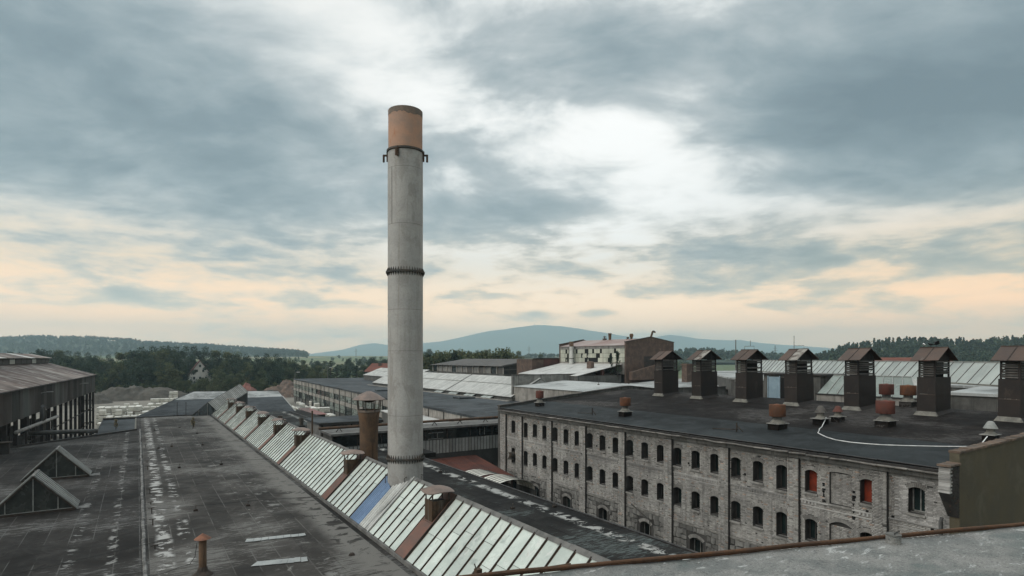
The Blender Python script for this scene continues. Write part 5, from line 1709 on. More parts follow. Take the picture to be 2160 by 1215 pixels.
# ================================================================== BEHIND THE BRICK BUILDING
# stair head with a pale blue door
s_ = thing('stair_head', 'small flat roofed stair head with pale blue corrugated door', 'shed', (59, 36, 10))
MB().box(57.2, 61, 33.3, 39.6, 9.9, 13.2).build('wall', 'concrete_wall', s_)
MB().box(57.0, 61.3, 33.0, 39.9, 13.21, 13.38).build('roof', 'gutter', s_)
d_ = MB()
for k in range(8):
    d_.box(57.12, 57.19, 37.75 + k * 0.15, 37.88 + k * 0.15, 10.65, 13.0)
d_ = d_.build('door', 'blue_door', s_)
MB().box(57.10, 57.19, 37.62, 37.72, 10.6, 13.1).box(57.10, 57.19, 38.98, 39.08, 10.6, 13.1).build('frame', 'blue_door', d_)
MB().box(57.08, 57.19, 36.9, 37.5, 10.6, 12.9).build('opening', 'dark_inside', s_)
# hipped roof light
h_ = thing('hipped_roof_light', 'hipped glass roof light with grey green panes behind the ventilators', 'roof light', (58, 28.5, 10.6))
MB().box(56.0, 60.4, 24.2, 33.0, 9.9, 11.45).build('kerb_wall', 'concrete_pale', h_)
MB().box(55.9, 60.5, 24.1, 33.1, 11.46, 11.55).build('sill', 'gutter', h_)
xa, xb, ya, yb, zt_ = 56.05, 58.2, 24.25, 32.95, 13.3
n_ = 9
for k in range(n_):
    a, b = ya + (yb - ya) * k / n_, ya + (yb - ya) * (k + 1) / n_
    f0, f1 = ya + 1.3 + (yb - ya - 1.7) * k / n_, ya + 1.3 + (yb - ya - 1.7) * (k + 1) / n_
    MB().slab([(xa, b - 0.03, 11.56), (xa, a + 0.03, 11.56), (xb, f0 + 0.02, zt_), (xb, f1 - 0.02, zt_)], 0.02).build('glass_pane', 'glass_green', h_)
    MB().bar((xa - 0.02, a, 11.6), (xb - 0.02, f0, zt_ + 0.03), 0.05, 0.05).build('glazing_bar', 'bar_pale', h_)
MB().add([(xa, yb, 11.56), (xb, ya + 1.3 + (yb - ya - 1.7), zt_), (60.35, yb, 11.56)], [(0, 1, 2)]).add([(xa, ya, 11.56), (60.35, ya, 11.56), (xb, ya + 1.3, zt_)], [(0, 1, 2)]).build('hip_end', 'sheet_white', h_)
MB().add([(60.35, ya, 11.56), (60.35, yb, 11.56), (xb, yb - 0.4, zt_), (xb, ya + 1.3, zt_)], [(0, 1, 2, 3)]).build('rear_slope', 'glass_green', h_)
MB().bar((xb, ya + 1.3, zt_ + 0.03), (xb, yb - 0.4, zt_ + 0.03), 0.12, 0.06).build('ridge_cap', 'bar_pale', h_)
# low hall at the right with the long pale skylight
rb = thing('skylight_hall', 'low hall with pale roof and a long glass skylight behind the ventilators', 'building', (80, 45, 0))
deck_pts = [(54.6, 12.5), (54.6, 21.4), (68.6, 24.0), (68.6, 52.5), (98, 82), (120, 82), (95, 12.5)]
MB().prism([(p[0], p[1], 0.0) for p in deck_pts], (0, 0, 12.05)).build('wall', 'concrete_wall', rb)
MB().prism([(p[0] - (0.15 if p[0] < 70 else 0), p[1], 12.06) for p in deck_pts], (0, 0, 0.22)).build('roof', 'felt_pale', rb)
A_, B_ = Vector((69.2, 20.0, 0)), Vector((109.5, 78.5, 0))
dv = (B_ - A_).normalized()
nv = Vector((-dv.y, dv.x, 0))
L_ = (B_ - A_).length
n_ = 46
for k in range(n_):
    p, q_ = A_ + dv * (L_ * k / n_ + 0.04), A_ + dv * (L_ * (k + 1) / n_ - 0.04)
    MB().slab([(q_ + nv * 1.9) + Vector((0, 0, 12.42)), (p + nv * 1.9) + Vector((0, 0, 12.42)), p + Vector((0, 0, 14.55)), q_ + Vector((0, 0, 14.55))], 0.02).build('glass_pane', 'glass_far', rb)
    c_ = A_ + dv * (L_ * k / n_)
    MB().bar(c_ + nv * 1.92 + Vector((0, 0, 12.42)), c_ + Vector((0, 0, 14.58)), 0.06, 0.07).build('glazing_bar', 'bar_dark' if k % 9 == 2 else 'kerb_grey', rb)
MB().slab([A_ - nv * 1.9 + Vector((0, 0, 12.3)), B_ - nv * 1.9 + Vector((0, 0, 12.3)), B_ + Vector((0, 0, 14.54)), A_ + Vector((0, 0, 14.54))], 0.02).build('rear_slope', 'glass_far', rb)
MB().bar(A_ + Vector((0, 0, 14.58)), B_ + Vector((0, 0, 14.58)), 0.16, 0.08).build('ridge_cap', 'bar_pale', rb)
MB().bar(A_ + nv * 1.95 + Vector((0, 0, 12.36)), B_ + nv * 1.95 + Vector((0, 0, 12.36)), 0.16, 0.16).build('kerb', 'flashing', rb)
# small grey vent box on the pale roof, red brick stack, red roof far right
v_ = thing('roof_vent', 'small pale square vent with flat cap on the pale roof left of the stair head', 'vent', (60, 44.5, 10))
MB().box(59.7, 60.4, 44.2, 44.8, 9.9, 12.0).build('shaft', 'concrete_pale', v_)
MB().box(59.5, 60.6, 44.0, 45.0, 12.25, 12.33).box(59.8, 60.3, 44.3, 44.7, 12.0, 12.25).build('cap', 'sheet_grey', v_)
bk = thing('brick_stack', 'short red brick chimney stack between the two leftmost ventilators', 'chimney', (82, 72, 0))
MB().box(81.4, 82.8, 71.4, 72.6, 10.5, 14.0).build('shaft', 'red_brick', bk)
MB().box(81.25, 82.95, 71.25, 72.75, 13.7, 13.9).build('cap', 'red_brick', bk)
rr = thing('tiled_roof_house', 'long red tiled roof far behind the pale skylight at right', 'house', (140, 62, 0))
MB().box(133, 150, 56, 70, 0, 12.4).build('wall', 'red_brick', rr)
MB().hexa([(132.5, 55, 12.41), (150.5, 55, 12.41), (150.5, 71, 12.41), (132.5, 71, 12.41), (140.5, 56, 15.1), (142.5, 56, 15.1), (142.5, 70, 15.1), (140.5, 70, 15.1)]).build('roof', 'tile_red', rr)

# folded pale roof block, its dark parapet wall and the pane-clad hall behind
pb = thing('pale_roof_building', 'low building with folded pale roof beyond the brick gable', 'building', (70, 68, 0))
fold = [(52.8, 10.3), (63.0, 11.05), (74.2, 10.3), (87.5, 11.05)]
MB().prism([(52.8, 55, 0), (87.5, 55, 0), (87.5, 55, 11.0), (74.2, 55, 10.25), (63, 55, 11.0), (52.8, 55, 10.25)], (0, 28, 0)).build('wall', 'concrete_pale', pb)
for k in range(3):
    (x0, z0), (x1, z1) = fold[k], fold[k + 1]
    MB().slab([(x0 - (0.2 if k == 0 else 0), 54.8, z0 + 0.03), (x1, 54.8, z1 + 0.03), (x1, 83, z1 + 0.03), (x0 - (0.2 if k == 0 else 0), 83, z0 + 0.03)], 0.05).build('roof', 'felt_pale', pb)
for (x, y) in ((56, 62), (60, 70), (66, 60), (71, 75), (78, 66), (81, 77)):
    z = float(np.interp(x, [f_[0] for f_ in fold], [f_[1] for f_ in fold]))
    s2 = thing('cable_support', 'small dark cable support on the folded pale roof', 'cable support', (x, y, z), 'cable supports on the pale roof')
    MB().box(x - 0.12, x + 0.12, y - 0.12, y + 0.12, z, z + 0.14).build('foot', 'bar_dark', s2)
    MB().bar((x, y, z + 0.14), (x, y, z + 0.42), 0.05, 0.05).build('holder', 'steel_dark', s2)
pw = thing('parapet_wall', 'long plain grey parapet wall behind the folded pale roof', 'wall', (70, 83.3, 0))
MB().box(52.6, 88, 83.05, 83.45, 8, 12.1).build('wall', 'render_grey', pw)
for k in range(30):
    MB().box(52.5 + k * 1.18, 52.5 + k * 1.18 + 1.16, 82.95, 83.55, 12.105, 12.19 + random.uniform(0, .02)).build('coping', 'cornice_dark', pw)

# white corrugated pitched roof (near) and the far one
def white_roof(name, label, x0, z0, x1, z1, ya, yb, w, wall_z, cut):
    r_ = thing(name, label, 'roof', ((x0 + x1) / 2, (ya + yb) / 2, wall_z))
    n = round((yb - ya) / w)
    um = 0.58
    for k in range(n):
        y = ya + k * (yb - ya) / n
        ww = (yb - ya) / n
        if cut and abs(k - cut) < 1:
            continue
        for (u0, u1, l) in ((0.0, um, 0.0), (um + 0.015, 1.0, 0.06)):
            a = (x0 + (x1 - x0) * u0, z0 + (z1 - z0) * u0 + l)
            b = (x0 + (x1 - x0) * u1, z0 + (z1 - z0) * u1 + l)
            MB().slab([(a[0], y + ww * 0.84, a[1]), (a[0], y + ww * 0.16, a[1]), (b[0], y + ww * 0.16, b[1]), (b[0], y + ww * 0.84, b[1])], 0.10).build('roof_panel', 'sheet_white', r_)
    MB().slab([(x0 + 0.05, yb, z0 - 0.12), (x0 + 0.05, ya, z0 - 0.12), (x1, ya, z1 - 0.12), (x1, yb, z1 - 0.12)], 0.05).build('under_sheet', 'sheet_rib_dark', r_)
    MB().slab([(x1, ya, z1 - 0.05), (x1 + (x1 - x0), ya, z0), (x1 + (x1 - x0), yb, z0), (x1, yb, z1 - 0.05)], 0.05).build('rear_slope', 'sheet_grey', r_)
    MB().box(x0 + 0.3, 2 * x1 - x0 - 0.3, ya + 0.05, yb - 0.05, wall_z, z0 - 0.15).build('wall', 'concrete_wall', r_)
    MB().add([(x0 + 0.3, ya + 0.04, z0 - 0.15), (2 * x1 - x0 - 0.3, ya + 0.04, z0 - 0.15), (x1, ya + 0.04, z1 - 0.2)], [(0, 1, 2)]).add([(x0 + 0.3, yb - 0.04, z0 - 0.15), (2 * x1 - x0 - 0.3, yb - 0.04, z0 - 0.15), (x1, yb - 0.04, z1 - 0.2)], [(0, 1, 2)]).build('gable', 'sheet_grey', r_)
    return r_


wr = white_roof('white_corrugated_roof', 'long white ribbed pitched roof right of the chimney', 52.0, 8.58, 58.0, 11.55, 82.6, 151, 0.52, 7.6, 47)
for k in range(8):                                        # hopper windows hinged open in the wall strip
    y = 88.5 + (k // 2) * 6.5 + (k % 2) * 1.75
    MB().hexa([(51.4, y, 8.05), (52.25, y, 8.38), (52.25, y + 1.6, 8.38), (51.4, y + 1.6, 8.05), (51.4, y, 8.1), (52.25, y, 8.43), (52.25, y + 1.6, 8.43), (51.4, y + 1.6, 8.1)]).build('hopper_window', 'glass_far', wr)
MB().box(51.0, 51.4, 82, 152, 7.9, 8.02).build('upstand', 'concrete_pale', wr)
white_roof('white_corrugated_roof', 'farther white ribbed pitched roof left of the chimney', 62.0, 9.5, 68.0, 11.7, 150, 189, 0.9, 7.6, None)

# long two-storey glazed block, its dark flat roof beyond the chimney
gb = thing('glazed_block', 'long two storey factory block with bands of small windows and flat dark roof', 'building', (34.9, 61.9, 0), None, -math.atan2(10.1, 148.1), True)
GL = 148.5
MB().box(0.0, 30, 0, GL, 0.0, 7.6).build('wall', 'concrete_wall', gb)
MB().box(-0.28, 30.3, -0.3, GL + 0.3, 7.61, 7.9).build('roof', 'felt_slate', gb)
nseg = 25
for k in range(nseg):
    a, b = GL * k / nseg + 0.04, GL * (k + 1) / nseg - 0.04
    MB().box(-0.14, -0.01, a, b, 6.35, 7.58).build('fascia_panel', 'concrete_pale', gb)
    MB().box(-0.12, -0.01, a, b, 4.1, 5.0).build('spandrel_panel', 'concrete_pale', gb)
    for (z0, z1) in ((5.02, 6.33), (2.2, 4.08)):
        pn = MB()
        nw = 6
        for j in range(nw):
            for (q0, q1) in ((0.04, 0.46), (0.5, 0.96)):
                yy = a + (b - a) * j / nw
                if random.random() < 0.07:
                    continue
                pn.box(-0.07, -0.05, yy + 0.05, yy + (b - a) / nw - 0.05, z0 + (z1 - z0) * q0, z0 + (z1 - z0) * q1)
        pn.build('window_band', 'glass_green' if random.random() < 0.75 else 'window_teal', gb)
    MB().box(-0.06, -0.012, a, b, 2.15, 6.3).build('window_backing', 'dark_inside', gb)
    MB().box(-0.26, -0.01, a - 0.12, a + 0.04, 0, 7.6).build('pilaster', 'concrete_wall', gb)
for k, y in enumerate((28, 52, 74, 96, 118)):
    MB().tube([(-0.8, y, 0), (-0.8, y, 7.5), (-1.0, y, 8.1), (-2.2, y, 8.3)], 0.06, 6).build('lamp_arm', 'steel_dark', gb)
MB().box(4, 7.5, 60, 62, 7.9, 8.2).box(10, 13, 30, 33, 7.9, 8.15).build('roof_hatch', 'felt_slate', gb)

# corrugated-front building at the end of the alley with pipes on top
cbld = thing('corrugated_building', 'grey building with ribbed metal cladding and dark window band at the alley end', 'building', (28, 60, 0))
MB().box(16, 37.5, 58.15, 61.4, 0, 7.4).build('wall', 'concrete_wall', cbld)
MB().box(15.8, 37.7, 57.7, 61.6, 7.41, 7.62).build('roof', 'kerb_grey', cbld)
for k in range(54):
    x = 16.2 + k * 0.39
    MB().hexa([(x, 58.06, 4.75), (x + 0.30, 58.06, 4.75), (x + 0.30, 58.14, 4.75), (x, 58.14, 4.75), (x, 58.06, 6.2), (x + 0.30, 58.06, 6.2), (x + 0.30, 58.14, 6.2), (x, 58.14, 6.2)]).build('cladding_rib', 'sheet_grey', cbld)
MB().box(16.1, 37.4, 58.10, 58.145, 3.2, 6.28).build('cladding_base', 'sheet_rib_dark', cbld)
MB().box(16.1, 37.4, 58.08, 58.14, 6.3, 7.3).build('window_band', 'window_glass', cbld)
for x in (18.5, 21.0, 25.8, 28.4, 31.2, 34.0):
    MB().bar((x, 58.05, 6.3), (x, 58.05, 7.3), 0.09, 0.05).build('mullion', 'bar_dark', cbld)
MB().bar((26.1, 58.03, 6.35), (27.9, 58.03, 6.35), 0.05, 0.05).bar((26.1, 58.03, 6.98), (27.9, 58.03, 6.98), 0.05, 0.05).bar((27.2, 58.03, 6.35), (27.2, 58.03, 6.98), 0.05, 0.05).bar((32.4, 58.03, 6.4), (32.4, 58.03, 7.2), 0.05, 0.05).bar((33.0, 58.03, 6.4), (33.0, 58.03, 7.2), 0.05, 0.05).build('sash', 'frame_pale', cbld)
pr_ = thing('pipe_run', 'rusty horizontal pipe on trestles above the corrugated building', 'pipe', (26, 59, 7.62))
MB().tube([(15, 59.2, 8.05), (26, 59.2, 8.1), (37, 59.2, 8.12)], 0.14, 10).build('pipe', 'bar_rust', pr_)
MB().tube([(16, 60.4, 7.9), (34, 60.4, 7.9)], 0.09, 8).build('thin_pipe', 'kerb_grey', pr_)
for x in (17, 20, 23.5, 27.4, 30.5, 33.8):
    MB().bar((x - 0.3, 59.2, 7.62), (x, 59.2, 8.0), 0.06, 0.06).bar((x + 0.3, 59.2, 7.62), (x, 59.2, 8.0), 0.06, 0.06).build('trestle', 'bar_dark', pr_)
tag(MB().prism([(29.5, 61.8, 6.35), (34.4, 61.8, 6.35), (36.6, 93, 6.35), (33.5, 93, 6.35)], (0, 0, 0.15)).build('white_flat_roof', 'snow_sheet'), 'strip of white flat roof behind the corrugated building', 'roof')
tag(MB().prism([(29.7, 61.9, 0), (34.3, 61.9, 0), (36.4, 92.8, 0), (33.6, 92.8, 0)], (0, 0, 6.34)).build('annex_block', 'concrete_wall'), 'plain grey annex block under the white flat roof', 'building')
# red sheet roof and the two arched tunnels in the alley
rs = thing('red_roof_shed', 'low shed with brick red ribbed roof in front of the corrugated building', 'shed', (29, 54, 0))
MB().box(22.5, 31.8, 50.2, 58.0, 0, 3.1).build('wall', 'red_brick', rs)
for k in range(24):
    x = 22.3 + k * 0.4
    MB().slab([(x, 49.8, 3.15), (x + 0.37, 49.8, 3.15), (x + 0.37, 58.05, 4.2), (x, 58.05, 4.2)], 0.05).build('roof_panel', 'tile_dark', rs)
for i, (yc, xc) in enumerate(((49.3, 27.7), (46.0, 28.2))):
    tn = thing('arched_tunnel', ('farther' if i == 0 else 'nearer') + ' white ribbed arched canopy in the alley beside the brick building', 'canopy', (xc, yc, 2.2), 'arched canopies in the alley')
    for j in range(6):
        y0 = yc - 1.5 + j * 0.5
        m = MB()
        n_ = 12
        vs_ = []
        for k in range(n_ + 1):
            a = math.pi * k / n_
            vs_ += [(xc - 2.4 * math.cos(a), y0 + 0.01, 3.0 + 1.15 * math.sin(a)), (xc - 2.4 * math.cos(a), y0 + 0.47, 3.0 + 1.15 * math.sin(a))]
        m.add(vs_, [(2 * k, 2 * k + 1, 2 * k + 3, 2 * k + 2) for k in range(n_)])
        m.build('roof_sheet', 'tunnel_white', tn, True)
        m = MB()
        m.tube([(xc - 2.42 * math.cos(math.pi * k / n_), y0, 3.0 + 1.17 * math.sin(math.pi * k / n_)) for k in range(n_ + 1)], 0.03, 5)
        m.build('rib', 'kerb_grey', tn)
    for sx_ in (-2.4, 2.4):
        MB().box(xc + sx_ - 0.05, xc + sx_ + 0.05, yc - 1.5, yc + 1.5, 0, 3.0).build('side_wall', 'concrete_wall', tn)

# pane-clad hall with the brick gable
ph = thing('pane_clad_hall', 'tall hall with cracked pale panes and a brown brick gable', 'building', (81, 90, 0))
X0, X1, Y0, Y1 = 75.0, 87.4, 79.9, 99.7
zE, zR = 17.35, 18.85
MB().box(X0 + 0.12, X1, Y0 + 0.35, Y1, 0, 17.2).build('wall', 'dark_inside', ph)
MB().prism([(X0 - 0.05, Y0, 0), (X1, Y0, 0), (X1, Y0, zE + 0.62), (81.3, Y0, zR + 0.05), (X0 - 0.05, Y0, zE + 0.55)], (0, 0.34, 0)).build('gable_wall', 'red_brick', ph)
MB().prism([(X0 - 0.05, Y1, 0), (X1, Y1, 0), (X1, Y1, zE + 0.55), (81.3, Y1, zR + 0.05), (X0 - 0.05, Y1, zE + 0.45)], (0, 0.34, 0)).build('gable_wall', 'red_brick', ph)
MB().bar((X0 - 0.1, Y0 + 0.17, zE + 0.6), (81.3, Y0 + 0.17, zR + 0.1), 0.5, 0.1).bar((81.3, Y0 + 0.17, zR + 0.1), (X1 + 0.05, Y0 + 0.17, zE + 0.66), 0.5, 0.1).bar((X0 - 0.1, Y1 + 0.17, zE + 0.5), (81.3, Y1 + 0.17, zR + 0.1), 0.5, 0.1).build('coping', 'soot_shade_brick', ph)
MB().box(79.5, 84.5, Y0 - 0.04, Y0 - 0.005, 13.0, 15.3).build('patched_opening', 'soot_shade_brick', ph)
nr_ = 8
for k in range(nr_):
    a, b = Y0 + 0.36 + (Y1 - Y0 - 0.38) * k / nr_, Y0 + 0.36 + (Y1 - Y0 - 0.38) * (k + 1) / nr_ - 0.03
    MB().slab([(X0 - 0.2, b, zE), (X0 - 0.2, a, zE), (81.3, a, zR - 0.12), (81.3, b, zR - 0.12)], 0.06).build('roof_sheet', 'roof_pink', ph)
    MB().slab([(81.3, b, zR - 0.12), (81.3, a, zR - 0.12), (X1 + 0.1, a, zE), (X1 + 0.1, b, zE)], 0.06).build('roof_sheet', 'roof_pink', ph)
MB().box(X0, X0 + 0.12, Y0 + 0.35, Y1, 16.75, zE - 0.07).build('lintel_band', 'render_grey', ph)
MB().box(X0, X0 + 0.12, Y0 + 0.35, Y1, 12.0, 14.15).build('lower_wall', 'concrete_pale', ph)
nc_ = 34
gone = {(30, 2), (28, 2), (27, 2), (26, 2), (29, 1), (30, 0), (27, 0), (26, 0), (29, 0), (19, 2), (18, 2), (18, 1), (19, 0), (18, 0), (17, 0), (16, 0), (15, 0), (14, 0), (13, 1), (12, 1), (4, 2), (7, 0), (6, 1), (24, 2), (15, 2), (11, 2), (21, 1), (13, 0)}
for c in range(nc_):
    for r_ in range(3):
        if (c, r_) in gone:
            if random.random() < 0.3:                    # a jagged remnant
                ya_ = Y0 + 0.4 + (Y1 - Y0 - 0.42) * c / nc_
                za_ = 14.17 + r_ * 0.86
                MB().prism([(X0 + 0.03, ya_, za_), (X0 + 0.03, ya_ + 0.3, za_ + 0.2), (X0 + 0.03, ya_ + 0.1, za_ + 0.75)], (0.02, 0, 0)).build('glass_shard', 'pane_cream', ph)
            continue
        ya_, yb_ = Y0 + 0.4 + (Y1 - Y0 - 0.42) * c / nc_ + 0.02, Y0 + 0.4 + (Y1 - Y0 - 0.42) * (c + 1) / nc_ - 0.02
        MB().box(X0 + 0.02, X0 + 0.05, ya_, yb_, 14.17 + r_ * 0.86 + 0.02, 14.17 + (r_ + 1) * 0.86 - 0.02).build('wall_pane', 'pane_cream', ph)
dk = thing('duct_pipe', 'white vertical duct standing against the pane clad hall', 'pipe', (74.3, 94.9, 13))
MB().lathe([(0.42, 11.9), (0.42, 17.3)], (74.2, 94.9, 0), 18).build('pipe', 'sheet_white', dk, True)
MB().lathe([(0.44, 17.3), (0.44, 18.3), (0.3, 18.3)], (74.2, 94.9, 0), 18).build('rusty_tip', 'rust_brown', dk, True)
MB().lathe([(0.47, 14.8), (0.47, 14.95)], (74.2, 94.9, 0), 18).build('band', 'steel_dark', dk)
# pent roof of pale sheet below the panes, brick lumps
MB().slab([(64.5, Y1, 11.9), (64.5, Y0 + 1, 11.9), (75.0, Y0 + 1, 13.9), (75.0, Y1, 13.9)], 0.08).build('pent_roof', 'snow_sheet', ph)
MB().box(64.6, 74.9, Y0 + 1.1, Y1 - 0.1, 6, 11.85).build('pent_wall', 'concrete_wall', ph)
bs_ = thing('brick_stump', 'low red brick stump with rounded top in front of the pane clad hall', 'wall', (71, 85, 11))
MB().prism([(70.5, 84.4, 10), (70.5, 85.6, 10), (70.5, 85.6, 14.1), (70.5, 85.2, 14.4), (70.5, 84.6, 14.3), (70.5, 84.4, 14.0)], (0.8, 0, 0)).build('pier', 'red_brick', bs_)
MB().box(70.6, 71.2, 81.5, 84.38, 10, 12.9).build('low_wall', 'red_paint_wall', bs_)
MB().hexa([(75.5, 78.8, 11), (86, 78.8, 11), (86, 79.7, 11), (75.5, 79.7, 11), (75.5, 78.8, 12.4), (86, 78.8, 14.6), (86, 79.7, 14.6), (75.5, 79.7, 12.4)]).build('ramped_wall', 'red_brick', bs_)
# vents on the pink roof
for (x, y, lab, typ) in ((81.0, 92.6, 'dark capped vent on the pink roof', 'cap'), (81.0, 91.0, 'flared rusty vent pipe on the pink roof', 'flare'),
                         (81.0, 85.8, 'short stubby vent near the brick gable', 'stub'), (81.0, 84.8, 'bulged rusty vent pot near the brick gable', 'pot')):
    v_ = thing('roof_vent', lab, 'vent', (x, y, 18.6), 'vents on the pink roof')
    if typ == 'cap':
        MB().box(x - 0.3, x + 0.3, y - 0.3, y + 0.3, 18.5, 19.0).build('base', 'red_brick', v_)
        MB().tube([(x, y, 19.0), (x, y, 19.3)], 0.12, 10).build('neck', 'steel_dark', v_)
        MB().lathe([(0.42, 19.25), (0.0, 19.55)], (x, y, 0), 16).build('cap', 'steel_dark', v_)
    elif typ == 'flare':
        MB().lathe([(0.26, 18.5), (0.28, 19.2), (0.36, 19.95), (0.3, 19.95)], (x, y, 0), 16).build('pipe', 'rust_brown', v_)
        MB().lathe([(0.38, 19.9), (0.38, 20.0)], (x, y, 0), 16).build('rim', 'steel_dark', v_)
    elif typ == 'stub':
        MB().lathe([(0.2, 18.5), (0.2, 18.95), (0.26, 19.0), (0.26, 19.1), (0, 19.1)], (x, y, 0), 14).build('pipe', 'steel_dark', v_)
        MB().box(x - .28, x + .28, y - .28, y + .28, 18.4, 18.75).build('base', 'red_brick', v_)
    else:
        MB().lathe([(0.2, 18.5), (0.22, 18.9), (0.36, 19.2), (0.37, 19.5), (0.28, 19.7), (0.2, 19.7)], (x, y, 0), 16).build('pot', 'rust_brown', v_)
        MB().box(x - .28, x + .28, y - .28, y + .28, 18.4, 18.7).build('base', 'red_brick', v_)
hp = thing('bent_pipe', 'leaning yellow brown pipe with hooked tip on the brick gable', 'pipe', (81.3, 79.9, 18.8))
MB().tube([(81.3, 80.0, 18.7), (81.5, 79.95, 19.3), (81.75, 79.9, 19.95)], 0.19, 12).build('pipe', 'vent_wood', hp)
MB().tube([(81.7, 79.9, 19.9), (82.0, 79.85, 19.95), (82.3, 79.8, 19.8)], [0.21, 0.19, 0.14], 12).build('hooked_tip', 'vent_wood', hp)

# low old hall with timber windows, left of the pane-clad hall
lo = thing('old_timber_hall', 'low old hall with sagging grey roof and open timber window band', 'building', (86, 152, 0))
MB().box(80.4, 104, 131, 174.5, 0, 10.8).build('wall', 'concrete_wall', lo)
MB().box(80.6, 104, 131.1, 174.4, 10.8, 12.7).build('dark_interior', 'dark_inside', lo)
n_ = 13
for k in range(n_ + 1):
    y = 131 + 43.3 * k / n_
    MB().box(80.2, 80.6, y, y + 0.42, 10.8, 12.75).build('post', 'concrete_pale', lo)
    if k < n_:
        MB().box(80.35, 80.5, y + 0.5, y + 3.2, 10.85, 12.6).build('window_panel', random.choice(['asbestos', 'window_glass', 'render_grey', 'window_glass']), lo)
for k in range(11):
    a, b = 130.4 + 44.6 * k / 11, 130.4 + 44.6 * (k + 1) / 11 - 0.05
    MB().slab([(79.4, b, 12.85 + 0.06 * math.sin(k)), (79.4, a, 12.85), (92, a, 14.72), (92, b, 14.72)], 0.08).build('roof_sheet', 'asbestos', lo)
    MB().slab([(92, b, 14.72), (92, a, 14.72), (105, a, 12.85), (105, b, 12.85)], 0.08).build('roof_sheet', 'asbestos', lo)
MB().prism([(80.2, 130.9, 10.8), (104, 130.9, 10.8), (104, 130.9, 12.8), (92, 130.9, 14.6), (80.2, 130.9, 12.8)], (0, 0.1, 0)).build('gable', 'soot_shade_brick', lo)
MB().bar((79.6, 130.8, 12.8), (92, 130.8, 14.6), 0.2, 0.5).bar((80.2, 130.75, 11.9), (92, 130.75, 12.3), 0.15, 0.25).build('gable_beam', 'asbestos', lo)
rbk = thing('brick_block', 'square red brown brick block left of the pane clad hall', 'building', (73, 102, 0))
MB().box(68.2, 71.2, 100.3, 106, 0, 14.75).build('wall', 'red_brick', rbk)
MB().prism([(71.2, 100.2, 6), (75.2, 100.2, 6), (75.2, 100.2, 14.9), (71.2, 100.2, 14.85)], (0, 4, 0)).build('painted_wall', 'red_paint_wall', rbk)
MB().box(68.0, 75.3, 100.0, 106.2, 14.92, 15.02).build('coping', 'soot_shade_brick', rbk)

# ================================================================== BEYOND THE HALL: dark hipped roof, covered gallery
hr = thing('hipped_roof_building', 'dark grey hipped roof with pale ridge band beyond the hall', 'building', (12, 118, 0))
MB().prism([(-0.9, 108, 0), (23.2, 108, 0), (24.0, 127.3, 0), (9.0, 127.3, 0), (5.6, 121.5, 0)], (0, 0, 5.25)).build('wall', 'concrete_wall', hr)
e0, e1, r0, r1 = (-1.4, 107.2, 5.45), (23.4, 107.2, 5.45), (5.4, 121.5, 7.5), (23.9, 121.5, 7.5)
t0, t1 = (9.0, 127.5, 8.62), (24.2, 127.5, 8.3)
MB().slab([e0, e1, r1, r0], 0.12).build('lower_slope', 'felt_slate', hr)
MB().slab([r0, r1, t1, t0], 0.10).build('ridge_band', 'felt_pale', hr)
MB().add([e0, r0, t0, (9.0, 127.5, 5.0), (5.4, 121.5, 5.0), (-1.4, 107.2, 5.0)], [(0, 1, 4, 5), (1, 2, 3, 4)]).build('side_wall', 'asbestos', hr)
MB().add([t0, t1, (24.2, 128.5, 5.2), (9.2, 128.5, 5.2)], [(0, 1, 2, 3)]).build('rear_slope', 'felt_slate', hr)
MB().bar(t0, t1, 0.25, 0.12).bar(t0, r0, 0.2, 0.1).build('ridge_cap', 'gutter', hr)
MB().bar((23.42, 107.2, 5.5), (23.92, 121.5, 7.56), 0.14, 0.14).build('verge', 'bar_pale', hr)
MB().bar((5.2, 105.5, 6.0), (5.2, 105.5, 8.1), 0.08, 0.08).bar((6.4, 105.5, 6.0), (6.4, 105.5, 8.1), 0.08, 0.08).bar((5.2, 105.5, 6.1), (6.4, 105.5, 6.1), 0.06, 0.06).build('ladder_rail', 'bar_dark', hr)
ga = thing('sloping_gallery', 'ribbed metal gallery roof climbing across the dark hipped roof', 'gallery', (10, 105, 6))
dirg = Vector((4.9, 1.6, 2.75))
gl, gp_, gr_ = Vector((6.9, 104.6, 5.9)), Vector((9.42, 105.1, 8.0)), Vector((10.5, 103.9, 6.75))
n_ = 24
for k in range(n_):
    a, b = dirg * (k / n_), dirg * ((k + 0.72) / n_)
    MB().slab([gp_ + a, gr_ + a, gr_ + b, gp_ + b], 0.05).build('roof_rib', 'sheet_grey', ga)
MB().slab([gp_ - Vector((0, 0, .06)), gr_ - Vector((0, 0, .06)), gr_ + dirg - Vector((0, 0, .06)), gp_ + dirg - Vector((0, 0, .06))], 0.03).build('under_sheet', 'sheet_rib_dark', ga)
MB().slab([gp_ + dirg, gl + dirg, gl, gp_], 0.05).build('rear_sheet', 'sheet_rib_dark', ga)
MB().add([tuple(gl), tuple(gp_), tuple(gr_), (10.5, 103.9, 5.6), (6.9, 104.6, 5.6)], [(0, 1, 2, 3, 4)]).build('end_wall', 'window_glass', ga)
for t_ in (0.33, 0.66, 0.95):
    p = gl.lerp(gr_, t_)
    MB().bar((p.x, p.y - 0.05, 5.8), (p.x, p.y - 0.05, 5.9 + 2.0 * (1 - abs(t_ - 0.68) * 1.2)), 0.07, 0.05).build('mullion', 'kerb_grey', ga)
MB().prism([(10.6, 104.2, 5.9), (15.3, 105.7, 5.9), (15.3, 105.7, 9.3), (10.6, 104.2, 6.6)], (0.1, 0.4, 0)).build('side_wall', 'sheet_rib_dark', ga)

